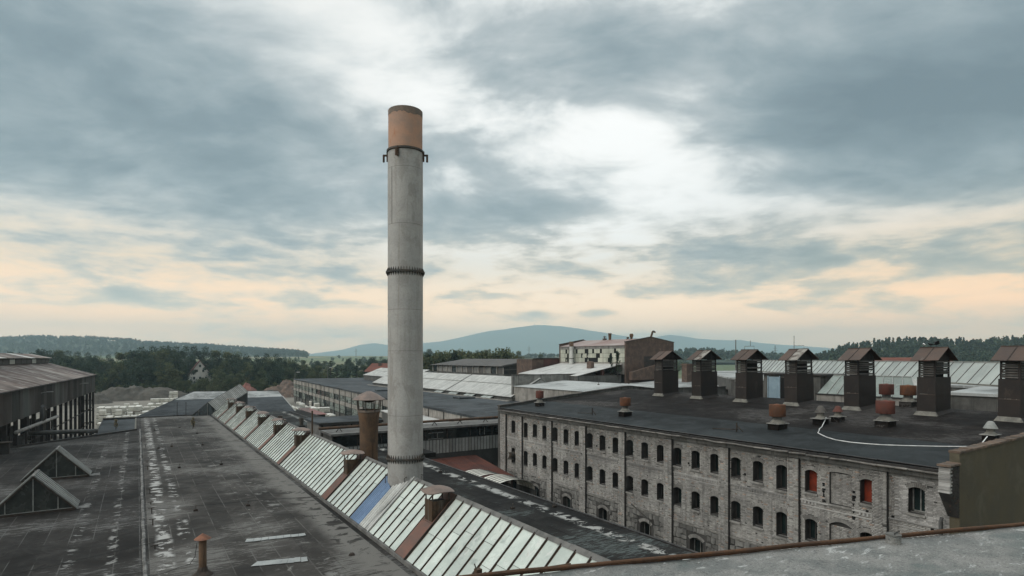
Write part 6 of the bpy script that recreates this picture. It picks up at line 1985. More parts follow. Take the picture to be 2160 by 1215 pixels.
# ================================================================== THE OPEN SHED AT LEFT
A_, B_ = Vector((-11.5, 66.0, 0)), Vector((-7.1, 142.9, 0))
rz_ = -math.atan2(4.4, 76.9)
sh = thing('open_shed', 'big open sided shed with rusty sheet roof and plank band at left', 'shed', tuple(A_), None, rz_, True)
SL = (B_ - A_).length
n_ = 44
for k in range(n_):
    a, b = SL * k / n_ + 0.01, SL * (k + 1) / n_ - 0.01
    m = MB().box(-0.1, 0.0, a, b, 8.45 + random.uniform(-.06, .05), 11.68)
    for j in range(4):
        m.box(-0.02, 0.035, a + (b - a) * (j + 0.1) / 4, a + (b - a) * (j + 0.55) / 4, 8.5, 11.66)
    m.build('cladding_sheet', 'shed_sheet', sh)
for k in range(24):
    a, b = SL * k / 24 - 0.01, SL * (k + 1) / 24
    MB().slab([(0.25, a, 11.72), (0.25, b, 11.72), (-9.6, b, 14.75), (-9.6, a, 14.75)], 0.06).build('roof_sheet', 'shed_roof', sh)
    MB().slab([(-9.6, a, 14.75), (-9.6, b, 14.75), (-19.5, b, 11.72), (-19.5, a, 11.72)], 0.06).build('roof_sheet', 'shed_roof', sh)
MB().bar((0.3, -0.05, 11.66), (0.3, SL, 11.66), 0.1, 0.14).build('eave_trim', 'post_dark', sh)
MB().prism([(0.0, SL - 0.05, 8.5), (-19.2, SL - 0.05, 8.5), (-19.2, SL - 0.05, 11.7), (-9.6, SL - 0.05, 14.7), (0, SL - 0.05, 11.7)], (0, 0.05, 0)).build('end_gable', 'shed_sheet', sh)
# ridge lantern
MB().box(-12.4, -6.9, 2, SL - 2.5, 14.0, 14.9).build('lantern_wall', 'post_dark', sh)
for k in range(20):
    a, b = 1.5 + (SL - 3.5) * k / 20, 1.5 + (SL - 3.5) * (k + 1) / 20 - 0.04
    MB().slab([(-6.4, a, 15.0), (-6.4, b, 15.0), (-9.6, b, 15.75), (-9.6, a, 15.75)], 0.05).build('lantern_sheet', 'shed_roof' if k % 5 else 'sheet_white', sh)
    MB().box(-6.95, -6.88, a + 0.3, b - 0.3, 14.1, 14.75).build('lantern_pane', 'glass_far' if k % 4 == 0 else 'sheet_rib_dark', sh)
for k in range(18):
    y = SL - 0.4 - k * 4.4
    MB().box(-0.42, -0.08, y - 0.2, y + 0.2, 0, 8.44).build('post', 'post_dark', sh)
    MB().box(-9.8, -9.4, y - 0.2, y + 0.2, 0, 13.9).build('post', 'post_dark', sh)
    MB().box(-19.3, -18.9, y - 0.2, y + 0.2, 0, 11.5).build('post', 'post_dark', sh)
    if k < 17:
        for zz in (2.6, 5.3):
            MB().box(-0.30, -0.2, y - 4.1, y - 0.2, zz, zz + 0.16).build('rail', 'post_dark', sh)
for k in range(17):  # dark panels added to make the open shed's inside look shaded
    y = SL - 0.6 - k * 4.4
    if k % 4 != 1:
        MB().box(-6.2, -6.0, y - 4.2, y - 0.2, 0, random.uniform(3.2, 6.4)).build('shade_panel', 'post_dark', sh)
    MB().box(-14.2, -14.0, y - 4.3, y, 0, random.uniform(2.5, 5.5)).build('shade_panel', 'post_dark', sh)
for zz in (2.2, 4.6, 6.6):
    MB().box(-2.2, -0.42, SL - 0.45, SL - 0.35, zz, zz + 0.2).build('rail', 'post_dark', sh)
MB().box(-2.3, -2.0, SL - 0.6, SL - 0.2, 0, 8.44).build('post', 'post_dark', sh)
for k, (y, z) in enumerate(((26, 10.7), (57, 10.6))):
    l_ = MB().tube([(0.04, y, z), (0.35, y, z + 0.1), (1.1, y, z + 0.15)], 0.03, 6).box(0.6, 1.25, y - 0.12, y + 0.12, z + 0.1, z + 0.2).build('lamp', 'bar_pale', sh)
# pipes
p1 = thing('pipe_run', 'thick lagged horizontal pipe in front of the open shed', 'pipe', (-7, 84.5, 0))
MB().tube([(-10.3, 84.9, 6.58), (-7, 84.5, 6.55), (-3.9, 84.15, 6.5)], 0.25, 14).build('pipe', 'pipe_lagging', p1, True)
MB().tube([(-10.3, 84.9, 6.58), (-10.6, 84.9, 6.4), (-10.65, 84.8, 5.9), (-10.65, 84.8, 2.0)], 0.26, 14).build('elbow', 'pipe_lagging', p1, True)
for t_ in (0.25, 0.6, 0.9):
    x, y = -10.3 + 6.4 * t_, 84.9 - 0.75 * t_
    MB().bar((x, y, 0), (x, y, 6.35), 0.14, 0.14).build('support', 'post_dark', p1)
p2 = thing('pipe_run', 'pale pipe slanting up along the open shed posts', 'pipe', (-9.5, 84, 0))
MB().tube([(-10.25, 76.5, 7.55), (-9.4, 85, 7.58), (-8.55, 94.1, 7.6)], 0.19, 12).build('pipe', 'pipe_pale', p2, True)
MB().tube([(-9.3, 86.5, 7.6), (-9.3, 86.5, 9.1), (-9.28, 86.9, 9.4), (-9.25, 87.3, 9.1), (-9.25, 87.3, 7.6)], 0.2, 12).build('loop', 'pipe_lagging', p2, True)
for t_ in (0.2, 0.7):
    x, y = -10.25 + 1.7 * t_, 76.5 + 17.6 * t_
    MB().bar((x, y, 0), (x, y, 7.5), 0.14, 0.14).build('support', 'post_dark', p2)

# ================================================================== THE YARD: wrapped pallets, heaps
def block_mesh(w, d, h, seed):
    rr = random.Random(seed)
    m = MB()
    bv = 0.05
    P = []
    for z, k in ((0.13, 0.0), (h * 0.5, -0.02), (h - bv, 0.0), (h, bv)):
        for (sx_, sy2) in ((-1, -1), (1, -1), (1, 1), (-1, 1)):
            P.append((sx_ * (w / 2 - k) + rr.uniform(-.03, .03), sy2 * (d / 2 - k) + rr.uniform(-.03, .03), z + rr.uniform(-.015, .015)))
    F_ = [(4 * i + j, 4 * i + (j + 1) % 4, 4 * i + 4 + (j + 1) % 4, 4 * i + 4 + j) for i in range(3) for j in range(4)] + [(12, 13, 14, 15)]
    return m.add(P, F_)


BM = [block_mesh(1.15, 1.15, 1.15 + 0.1 * (k % 2), k).mesh('wrapped_load', 'pallet_side') for k in range(4)]
WM = []
for k in range(4):
    h = 1.15 + 0.1 * (k % 2)
    WM.append(MB().hexa([(-0.6, -0.6, h - 0.14), (0.6, -0.6, h - 0.14), (0.6, 0.6, h - 0.14), (-0.6, 0.6, h - 0.14), (-0.55, -0.55, h + 0.03), (0.55, -0.55, h + 0.03), (0.55, 0.55, h + 0.03), (-0.55, 0.55, h + 0.03)]).mesh('wrap_hood', 'wrap_white'))
PM = MB()
for k in range(3):
    PM.box(-0.6, 0.6, -0.55 + k * 0.5, -0.45 + k * 0.5, 0, 0.09)
PM = PM.box(-0.6, 0.6, -0.6, 0.6, 0.09, 0.125).mesh('pallet', 'pallet_wood')
npal = 0


def pallet(x, y, z, rz, lab, grp):
    global npal
    npal += 1
    r_ = thing('wrapped_pallet', lab, 'pallet', (x, y, z), grp, rz, True)
    k = random.randrange(4)
    link('load', BM[k], r_)
    link('hood', WM[k], r_)
    link('pallet_base', PM, r_)


def stack_block(x0, y0, nx, ny, hts, rz, lab, grp, p_gap=0.05, step=1.45):
    c, s2 = math.cos(rz), math.sin(rz)
    for i in range(nx):
        for j in range(ny):
            n = hts(i, j)
            for k in range(n):
                if random.random() < p_gap:
                    break
                u, w = i * step + random.uniform(-.1, .1), j * step + random.uniform(-.1, .1)
                lvl = 'top tier of' if k == n - 1 else ('bottom tier of' if k == 0 else 'middle tier of')
                pallet(x0 + c * u - s2 * w, y0 + s2 * u + c * w, 0.01 + k * 1.27, rz + random.uniform(-.05, .05), 'white wrapped pallet load, ' + lvl + ' ' + lab, grp + ', ' + lvl.split()[0] + ' tier')


rz0 = R(-5)
stack_block(-6.6, 152.0, 9, 3, lambda i, j: [1, 2, 2][j] + (1 if i < 3 and j == 2 else 0), rz0, 'the near stacks left of the hipped roof', 'near pallet stacks', 0.12)
stack_block(-7.2, 163.0, 10, 3, lambda i, j: 3 if i < 6 else 2, rz0, 'the tall stacks left of the hipped roof', 'tall pallet stacks')
stack_block(-1.0, 178.0, 9, 2, lambda i, j: 2, rz0, 'the middle stacks left of the hipped roof', 'middle pallet stacks', 0.1)
stack_block(-2.5, 190.0, 14, 3, lambda i, j: 1 + (i + j) % 2, rz0, 'the low scattered stacks before the gravel heap', 'low pallet stacks', 0.15, 1.8)
stack_block(4.0, 214.0, 16, 1, lambda i, j: 2, R(-14), 'the long straight row before the gravel heap', 'straight pallet row', 0.0, 1.3)
stack_block(9.5, 228.0, 2, 1, lambda i, j: 3, R(-10), 'the single block standing before the gravel heap', 'single pallet block', 0.0, 1.3)
stack_block(17.0, 246.0, 12, 1, lambda i, j: 2 if i > 1 else 1, R(-8), 'the far row by the wood', 'far pallet row', 0.05, 1.3)
stack_block(30.5, 132.0, 5, 5, lambda i, j: 2 + (j > 2), R(-4), 'the stacks beside the glazed block, near part', 'near stacks beside the glazed block', 0.08)
stack_block(29.0, 148.0, 6, 6, lambda i, j: 1 + (i + 2 * j) % 2 + (j == 2), R(-4), 'the stacks beside the glazed block, far part', 'far stacks beside the glazed block', 0.12, 1.7)
stack_block(33.0, 172.0, 6, 4, lambda i, j: 1 + (i % 2), R(-4), 'the scattered stacks beyond the hipped roof ridge', 'scattered stacks beyond the hipped roof', 0.15, 1.9)


def heap(name, label, cx, cy_, rx, ry, h, mat, seed, bumps):
    rr = np.random.default_rng(seed)
    n = 60
    xs = np.linspace(-1, 1, n)
    X, Y = np.meshgrid(xs, xs)
    Z = np.zeros_like(X)
    for (bx, by, br, bh) in bumps:
        Z = np.maximum(Z, bh * np.clip(1 - (np.sqrt((X - bx) ** 2 + (Y - by) ** 2) / br) ** 1.7, 0, 1) ** 0.85)
    for k in range(5):
        f_ = 4 * 1.9 ** k
        Z += Z * 0.16 / 1.35 ** k * np.sin(X * f_ + k * 1.3 + seed) * np.cos(Y * f_ * 1.1 + k)
    Z = Z * h + (Z > 0.02) * rr.normal(size=Z.shape) * 0.11
    V = np.stack([cx + X * rx, cy_ + Y * ry, Z + 0.0], -1).reshape(-1, 3)
    F_ = [(i * n + j, i * n + j + 1, (i + 1) * n + j + 1, (i + 1) * n + j) for i in range(n - 1) for j in range(n - 1)]
    me = np_mesh(name, V, F_, mat)
    return tag(link(name, me), label, 'heap')


heap('gravel_heap', 'long grey gravel heap at the edge of the wood', 1.0, 250, 17, 10, 4.7, 'gravel_heap', 3, [(-0.45, 0, 0.52, 0.82), (-0.1, 0.1, 0.55, 0.92), (0.3, 0, 0.6, 1.0), (0.6, -0.1, 0.38, 0.7)])
heap('earth_heap', 'low brown earth heap left of the gravel heap', -15.5, 238, 9, 9, 3.2, 'gravel_heap', 5, [(-0.3, 0, 0.7, 0.8), (0.35, 0.1, 0.6, 1.0)])
heap('rubble_heap', 'tall brownish brick rubble heap beside the glazed block', 46.5, 240, 9.5, 9, 5.4, 'rubble_heap', 7, [(-0.3, 0, 0.65, 0.75), (0.3, 0.1, 0.7, 1.0)])
heap('red_rubble_heap', 'small pinkish red rubble heap behind the hipped roof', 35.5, 243, 4.5, 5, 4.6, 'red_heap', 9, [(0, 0, 0.95, 1.0)])
heap('dark_earth_heap', 'small dark earth heap in front of the rubble heap', 39.5, 226, 4.5, 5, 3.4, 'gravel_heap', 12, [(0, 0, 0.95, 1.0)])
w_ = thing('stair_roof', 'pinkish sheet roof with row of slanting rails beside the hipped roof', 'roof', (26, 112, 0))
MB().slab([(24.7, 100.5, 5.6), (26.9, 100.5, 5.6), (27.4, 115, 5.6), (25.4, 115, 5.6)], 0.1).build('roof', 'cloth_red', w_)
MB().box(24.9, 26.7, 101, 114.5, 0, 5.48).build('wall', 'concrete_wall', w_)
for k in range(9):
    MB().bar((24.65 + 0.06 * k, 101 + k * 1.5, 5.6), (23.9 + 0.06 * k, 101.4 + k * 1.5, 6.7), 0.07, 0.07).build('rail', 'bar_pale', w_)

# ================================================================== TREES
def limb(m, p, d, ln, r, depth, tips):
    pts = [p]
    rs = [r]
    q_ = p.copy()
    dd = d.copy()
    for k in range(3):
        dd = (dd + Vector((random.uniform(-.18, .18), random.uniform(-.18, .18), random.uniform(0, .1)))).normalized()
        q_ = q_ + dd * ln / 3
        pts.append(q_.copy())
        rs.append(r * (1 - 0.22 * (k + 1)))
    m.tube(pts, rs, 6, False)
    tips.append(q_.copy())
    if depth > 0:
        for k in range(3):
            a = random.uniform(0, 2 * math.pi)
            nd = (dd * 0.75 + Vector((math.cos(a), math.sin(a), random.uniform(0.0, 0.5))) * 0.75).normalized()
            limb(m, pts[random.choice([1, 2, 3])], nd, ln * random.uniform(0.55, 0.75), rs[2] * 0.6, depth - 1, tips)


def leaf_mesh(centres, spread, per, size, mat, flat=1.0):
    Q, T = [], []
    for (c, sp, br) in centres:
        n = per
        u = rng.normal(size=(n, 3))
        u /= np.linalg.norm(u, axis=1)[:, None]
        k = (rng.random(n) ** 0.4)[:, None]
        p = np.array(c)[None] + u * k * sp * np.array([[1, 1, flat]])
        d1 = rng.normal(size=(n, 3))
        d1 /= np.linalg.norm(d1, axis=1)[:, None]
        d2 = np.cross(d1, rng.normal(size=(n, 3)))
        d2 /= np.linalg.norm(d2, axis=1)[:, None]
        s2 = size * (0.6 + 0.8 * rng.random(n))[:, None]
        Q.append(np.stack([p - d1 * s2, p + d2 * s2 * 0.6, p + d1 * s2, p - d2 * s2 * 0.6], 1))
        T.append(np.repeat((br * (0.8 + 0.4 * rng.random(n)))[:, None] * np.ones((1, 3)), 4, axis=0))
    V = np.concatenate(Q).reshape(-1, 3)
    return np_mesh('crown', V, np.arange(len(V)).reshape(-1, 4), mat, np.concatenate(T))


def make_tree(seed, h, w, mat, kind):
    global rng
    random.seed(seed)
    rng = np.random.default_rng(seed)
    m = MB()
    tips = []
    cl = []
    if kind == 'broad':
        m.tube([(0, 0, 0), (0.05, 0, h * 0.15), (0.1, 0.1, h * 0.32)], [w * 0.06, w * 0.05, w * 0.042], 8)
        for k in range(6):
            a = 2 * math.pi * k / 6 + random.uniform(-.3, .3)
            limb(m, Vector((0.1, 0.1, h * random.uniform(0.2, 0.34))), Vector((math.cos(a), math.sin(a), random.uniform(0.5, 1.5))).normalized(), h * 0.3, w * 0.025, 1, tips)
        for k in range(26):
            a = random.uniform(0, 2 * math.pi)
            z = random.uniform(0.16, 0.95)
            rr = w * 0.5 * math.sin(math.pi * min(1, (z + 0.12))) ** 0.6 * random.uniform(0.45, 1.0)
            cl.append(((rr * math.cos(a), rr * math.sin(a), h * z), w * random.uniform(0.13, 0.22), random.uniform(0.6, 1.4)))
        for t_ in tips:
            cl.append((tuple(t_), w * random.uniform(0.08, 0.15), random.uniform(0.7, 1.3)))
        me = leaf_mesh(cl, 1.0, 120, w * 0.022, mat, 0.75)
    elif kind == 'conifer':
        m.tube([(0, 0, 0), (0, 0, h * 0.5), (0.05, 0, h * 0.97)], [w * 0.06, w * 0.04, 0.03], 8)
        n_ = 15
        for k in range(n_):
            z = 0.08 + 0.9 * k / n_
            rr = w * 0.5 * (1 - z) ** 0.85 * random.uniform(0.8, 1.15)
            for j in range(max(3, int(9 * (1 - z)))):
                a = random.uniform(0, 2 * math.pi)
                m.tube([(0, 0, h * z), (rr * math.cos(a), rr * math.sin(a), h * z - rr * 0.25)], [0.05, 0.02], 4, False)
                for u in (0.45, 0.9):
                    cl.append(((rr * u * math.cos(a), rr * u * math.sin(a), h * z - rr * 0.22 * u), w * 0.07, random.uniform(0.7, 1.2)))
        me = leaf_mesh(cl, 1.0, 16, w * 0.04, mat, 0.45)
    else:                                                # slim upright: young poplars and saplings
        m.tube([(0, 0, 0), (0.1, 0, h * 0.5), (0.15, 0.05, h * 0.96)], [w * 0.06, w * 0.04, 0.03], 7)
        for k in range(22):
            z = random.uniform(0.12, 0.9)
            a = random.uniform(0, 2 * math.pi)
            rr = w * 0.5 * (1 - z * 0.7) * random.uniform(0.4, 1)
            p0, p1 = (0.08, 0, h * z * 0.9), (rr * math.cos(a), rr * math.sin(a), min(h, h * z + h * 0.15))
            m.tube([p0, p1], [0.05, 0.02], 4, False)
            for u in (0.5, 0.8, 1.0):
                cl.append((tuple(Vector(p0).lerp(Vector(p1), u)), w * 0.12, random.uniform(0.7, 1.3)))
        me = leaf_mesh(cl, 1.0, 24, w * 0.05, mat, 1.3)
    tr = m.mesh('trunk', 'bark')
    return tr, me


KINDS = {
    'broad0': make_tree(21, 16, 13, 'leaf_mid', 'broad'), 'broad1': make_tree(22, 18, 12, 'leaf_dark', 'broad'),
    'broad2': make_tree(23, 14, 13, 'leaf_dark', 'broad'), 'broad3': make_tree(24, 12, 10, 'leaf_mid', 'broad'),
    'pale0': make_tree(25, 13, 8, 'leaf_pale', 'broad'), 'con0': make_tree(31, 17, 8, 'leaf_dark', 'conifer'),
    'con1': make_tree(32, 15, 7, 'leaf_dark', 'conifer'), 'slim0': make_tree(41, 10, 3.4, 'leaf_mid', 'slim'),
    'slim1': make_tree(42, 9, 3.0, 'leaf_dark', 'slim'), 'bush0': make_tree(51, 5, 6, 'leaf_mid', 'broad'),
    'dry0': make_tree(61, 1.6, 0.9, 'leaf_dry', 'slim'),
}
NAMEK = {'b': 'leafy_tree', 'p': 'leafy_tree', 'c': 'spruce_tree', 's': 'young_tree', 'd': 'roof_weed'}


def tree(kind, loc, sc, label, group=None, cat='tree'):
    tr, me = KINDS[kind]
    nm = 'bush' if kind.startswith('bush') else NAMEK[kind[0]]
    t_ = thing(nm, label, cat, loc, group, random.uniform(0, 6.28), True)
    t_.scale = (sc * random.uniform(0.9, 1.1), sc * random.uniform(0.9, 1.1), sc)
    link('trunk', tr, t_)
    link('crown', me, t_)


def top_scale(px, py, d, base_h, z0=0.0):
    """size that brings the crown top to the height seen in the photo"""
    return ((755 - py) / 1250 * d + CAM_Z - z0) / base_h


random.seed(99)
BH = {'broad0': 16, 'broad1': 18, 'broad2': 14, 'broad3': 12, 'pale0': 13, 'con0': 17, 'con1': 15, 'slim0': 10, 'slim1': 9, 'bush0': 5}
# the wood behind the yard: crown tops follow the outline seen
top_line = [(30, 742), (70, 741), (110, 738), (150, 737), (175, 744), (205, 747), (240, 748), (270, 742), (300, 731), (318, 726), (345, 735), (365, 726), (395, 728), (425, 724), (450, 735), (480, 742), (495, 733), (520, 752), (545, 748), (570, 743), (600, 748), (617, 752)]
for row, (d0, lift, nm) in enumerate(((330, 0, 'back'), (298, 9, 'second'), (274, 20, 'third'), (258, 34, 'front'))):
    px = 20 + row * 9
    while px < 622:
        d = d0 * random.uniform(0.96, 1.04)
        py = np.interp(px, [p[0] for p in top_line], [p[1] for p in top_line]) + lift * random.uniform(0.55, 1.3) + random.uniform(-2, 4)
        kd = random.choice(['broad0', 'broad1', 'broad2', 'broad1', 'broad3'])
        if row == 3 and random.random() < 0.3:
            kd = 'pale0'
        s = (px - 1080) / 1250
        sc = max(0.35, top_scale(px, py, d, BH[kd]))
        if 380 < px < 462 and row >= 1:
            py = max(py, random.uniform(795, 808))
            sc = max(0.3, top_scale(px, py, d, BH[kd]))
        if not (396 < px < 446 and row == 1):
            x, y, _ = cam_point(s, d, 0)
            side = 'behind the open shed' if px < 210 else ('behind the gravel heap' if px < 370 else ('round the white gabled house' if px < 480 else 'left of the glazed block'))
            tree(kd, (x, y, 0), sc, 'green leafy tree in the %s row of the wood %s' % (nm, side), '%s row of trees %s' % (nm, side))
        px += random.uniform(17, 27)
# undergrowth along the wood's foot
for k in range(34):
    px = 215 + k * 12.2
    d = 246 + random.uniform(-4, 6)
    x, y, _ = cam_point((px - 1080) / 1250, d, 0)
    tree('bush0', (x, y, 0), random.uniform(0.7, 1.3), 'low green bush along the foot of the wood', 'bushes along the foot of the wood', 'bush')
# between the wood and the chimney
mid = [(640, 770, 330, 'broad3'), (655, 778, 300, 'bush0'), (672, 772, 280, 'broad3'), (697, 757, 265, 'con0'), (711, 765, 262, 'con1'), (728, 772, 300, 'broad2'), (752, 768, 250, 'con1'),
       (668, 762, 420, 'broad2'), (640, 760, 450, 'broad3'), (735, 758, 420, 'broad2'), (760, 757, 440, 'broad1'), (785, 754, 420, 'broad2'), (805, 752, 400, 'broad1'), (825, 752, 420, 'broad2'),
       (770, 772, 320, 'broad3'), (795, 768, 300, 'broad2'), (690, 780, 300, 'bush0')]
for i, (px, py, d, kd) in enumerate(mid):
    x, y, _ = cam_point((px - 1080) / 1250, d, 0)
    z0 = float(ground_z(d))
    nm = {'c': 'dark spruce', 'b': 'round green tree'}[kd[0]] if kd != 'bush0' else 'green bush'
    tree(kd, (x, y, z0), max(0.3, top_scale(px, py, d, BH[kd], z0)), nm + ' standing behind the glazed block roof left of the chimney', nm + ' group behind the glazed block', 'bush' if kd == 'bush0' else 'tree')
# behind the old timber hall
for i in range(30):
    px = 884 + i * 6.6 + random.uniform(-3, 3)
    py = random.uniform(744, 757) if px < 1010 else random.uniform(737, 757)
    d = random.uniform(205, 240)
    kd = random.choice(['slim0', 'slim1', 'slim0', 'bush0'])
    if 1015 < px < 1058:
        kd = 'slim0'
        py = random.uniform(733, 742)
    x, y, _ = cam_point((px - 1080) / 1250, d, 0)
    tree(kd, (x, y, 0), top_scale(px, py, d, BH[kd]), 'thin upright young tree behind the old timber hall' if kd[0] == 's' else 'green bush behind the old timber hall', 'young trees behind the old timber hall' if kd[0] == 's' else 'bushes behind the old timber hall', 'tree' if kd[0] == 's' else 'bush')
for (px, py, d, kd, lab) in ((1094, 741, 700, 'broad3', 'small round tree in the field left of the pane clad hall'), (1140, 748, 600, 'broad3', 'single small tree nearest the pane clad hall in the field'), (905, 737, 900, 'broad2', 'far round tree right of the chimney')):
    x, y, _ = cam_point((px - 1080) / 1250, d, 0)
    z0 = float(ground_z(d))
    tree(kd, (x, y, z0), top_scale(px, py, d, BH[kd], z0), lab)
tree('slim1', (72.5, 81.2, 11.6), 0.42, 'slim sapling growing on the roof by the brick gable')
tree('slim1', (73.6, 80.6, 11.6), 0.5, 'bushy sapling touching the brick gable wall')
tree('dry0', (6.0, 86.0, 5.95), 0.85, 'dry yellowish weed growing at the far end of the dark roof', None, 'weed')
tree('dry0', (-2.4, 93.5, 5.6), 0.8, 'dry weed in the gutter of the lower felt roof', None, 'weed')

# ------------------------------------------------------------------ white gabled house in the wood, pylons, mast
x, y, _ = cam_point((422 - 1080) / 1250, 296, 0)
ho = thing('gabled_house', 'white gabled house with red roof among the trees', 'house', (x, y, 0), None, -YAW + R(30), True)
MB().prism([(-5, 0, 0), (5, 0, 0), (5, 0, 6.6), (0, 0, 13.6), (-5, 0, 6.6)], (0, 11, 0)).build('wall', 'house_white', ho)
MB().slab([(-5.6, -0.4, 6.1), (-5.6, 11.4, 6.1), (0, 11.4, 13.9), (0, -0.4, 13.9)][::-1], 0.25).build('roof', 'tile_dark', ho)
MB().slab([(5.6, -0.4, 6.1), (5.6, 11.4, 6.1), (0, 11.4, 13.9), (0, -0.4, 13.9)], 0.25).build('roof', 'tile_dark', ho)
for (wx, wz) in ((-1.4, 8.6), (1.4, 8.6), (0, 11), (-2.6, 5), (2.6, 5), (0, 5)):
    w_ = MB().box(wx - 0.45, wx + 0.45, -0.06, -0.01, wz - 0.6, wz + 0.6).build('window', 'window_glass', ho)
    MB().box(wx - 0.55, wx + 0.55, -0.12, -0.062, wz - 0.72, wz - 0.62).build('sill', 'house_white', w_)
x, y, _ = cam_point((800 - 1080) / 1250, 260, 0)
h2 = thing('tiled_roof_house', 'orange red tiled roof just left of the chimney, among trees', 'house', (x, y, 0), None, -YAW, True)
MB().box(-6, 7, 0, 9, 0, 9.0).build('wall', 'red_brick', h2)
MB().hexa([(-6.6, -0.6, 9.01), (7.6, -0.6, 9.01), (7.6, 9.6, 9.01), (-6.6, 9.6, 9.01), (-4.2, 4.2, 12.6), (5.2, 4.2, 12.6), (5.2, 4.8, 12.6), (-4.2, 4.8, 12.6)]).build('roof', 'tile_red', h2)
MB().box(-1.0, 0.3, 2.5, 3.6, 9.5, 12.8).build('chimney', 'red_brick', h2)


def pylon(px, py_top, d, label):
    x, y, _ = cam_point((px - 1080) / 1250, d, 0)
    z0 = float(ground_z(d))
    H = (755 - py_top) / 1250 * d + CAM_Z - z0
    r_ = thing('pylon', label, 'pylon', (x, y, z0), 'power pylons', -YAW, True)
    for (sx_, sy2) in ((-1, -1), (1, -1), (1, 1), (-1, 1)):
        MB().bar((sx_ * H * 0.07, sy2 * H * 0.07, 0), (sx_ * H * 0.01, sy2 * H * 0.01, H), H * 0.008, H * 0.008).build('leg', 'steel_dark', r_)
    for zz, w in ((0.66, 0.2), (0.82, 0.15)):
        MB().bar((-H * w, 0, H * zz), (H * w, 0, H * zz), H * 0.008, H * 0.012).build('cross_arm', 'steel_dark', r_)
    m = MB()
    for k in range(6):
        a, b = H * k / 7, H * (k + 1) / 7
        wa, wb = H * (0.07 - 0.06 * k / 7), H * (0.07 - 0.06 * (k + 1) / 7)
        m.bar((-wa, -wa, a), (wb, -wb, b), H * .005, H * .005).bar((wa, -wa, a), (-wb, -wb, b), H * .005, H * .005)
    m.build('bracing', 'steel_dark', r_)


pylon(1116, 729, 1500, 'lattice pylon in front of the mountain left of the pane clad hall')
pylon(972, 733, 1700, 'smaller lattice pylon in front of the mountain right of the chimney')
pylon(751, 735, 1700, 'small lattice pylon in the fields left of the chimney')
pylon(1635, 729, 1300, 'small lattice pylon above the right wood edge')
x, y, _ = cam_point((1552 - 1080) / 1250, 150, 0)
tag(MB().tube([(x, y, 0), (x, y, 19.6)], [0.22, 0.12], 8).build('mast', 'kerb_grey'), 'plain grey mast behind the ventilators, against the far hills', 'mast')
x, y, _ = cam_point((1128 - 1080) / 1250, 9000, 0)
tag(MB().tube([(x, y, 480), (x, y, 538)], [5, 3], 6).build('summit_mast', 'steel_dark'), 'tiny mast on the mountain summit', 'mast')
for (px, py, d, lab) in ((622, 786, 230, 'white lamp on a pole at the corner of the glazed block'), (691, 776, 235, 'curved street lamp in front of the spruces')):
    x, y, _ = cam_point((px - 1080) / 1250, d, 0)
    z = (755 - py) / 1250 * d + CAM_Z
    l_ = thing('street_lamp', lab, 'lamp', (x, y, 0))
    MB().tube([(x, y, 0), (x, y, z - 0.6), (x + 0.2, y, z), (x + 1.2, y - 0.5, z + 0.15)], 0.09, 6).build('pole', 'kerb_grey', l_)
    MB().box(x + 0.6, x + 1.7, y - 0.7, y - 0.3, z + 0.05, z + 0.3).build('lamp_head', 'sheet_white', l_)

# ================================================================== THE LEDGE IN FRONT OF THE CAMERA
le = thing('concrete_roof_ledge', 'rough grey concrete roof ledge at lower right with rusty edge rail', 'roof ledge', (6, 0, 0))
EA, EB = Vector((3.19, 5.05, 12.8)), Vector((9.8, 2.97, 12.8))
de = (EB - EA).normalized()
P0, P1 = EA - de * 9.0, EA + de * 24.0
nin = Vector((-de.y, de.x, 0)) * -1.0                     # towards the camera side
nu_, nd_ = 120, 26
V = []
for i in range(nd_):
    for j in range(nu_):
        p = P0.lerp(P1, j / (nu_ - 1)) + nin * (11.0 * (i / (nd_ - 1)) ** 1.6)
        V.append((p.x, p.y, 12.8 + 0.012 * math.sin(p.x * 3.1 + p.y) * math.sin(p.y * 2.3) + 0.006 * math.sin(p.x * 9) * math.cos(p.y * 11)))
F = [(i * nu_ + j, i * nu_ + j + 1, (i + 1) * nu_ + j + 1, (i + 1) * nu_ + j) for i in range(nd_ - 1) for j in range(nu_ - 1)]
link('slab_top', np_mesh('slab_top', V, F, 'concrete_near'), le)
c0, c1 = P0 + nin * 11, P1 + nin * 11
MB().prism([(P0.x, P0.y, 12.45), (P1.x, P1.y, 12.45), (c1.x, c1.y, 12.45), (c0.x, c0.y, 12.45)], (0, 0, 0.31)).build('slab_edge', 'concrete_wall', le)
q0, q1 = P0 + nin * 0.6 + de * 0.5, P1 + nin * 0.6 - de * 0.5
q2, q3 = c1 - nin * 0.5 - de * 0.5, c0 - nin * 0.5 + de * 0.5
MB().prism([(p.x, p.y, 0.0) for p in (q0, q1, q2, q3)], (0, 0, 12.44)).build('wall', 'concrete_wall', le)
rl = MB()
pts = [P0.lerp(P1, k / 40) + Vector((0, 0, 0.05 + random.uniform(-.006, .006))) + nin * (0.02 + random.uniform(-.008, .008)) for k in range(41)]
rl.tube(pts, 0.019, 8)
rl.tube([p + Vector((0, 0, -0.035)) - nin * 0.035 for p in pts], 0.016, 6)
rl.build('edge_rail', 'rail_rust', le)
mo = MB()
for k in range(160):                                       # crumbled pale mortar along the rail
    t_ = random.random()
    p = P0.lerp(P1, t_) + nin * (0.05 + 0.12 * random.random() ** 2)
    s2 = random.uniform(0.004, 0.012)
    mo.add([(p.x - s2 * 1.6, p.y - s2, 12.8), (p.x + s2 * 1.5, p.y - s2, 12.8), (p.x + s2 * 1.2, p.y + s2, 12.8), (p.x - s2, p.y + s2, 12.8), (p.x, p.y, 12.8 + s2 * 1.1)], [(0, 1, 4), (1, 2, 4), (2, 3, 4), (3, 0, 4)])
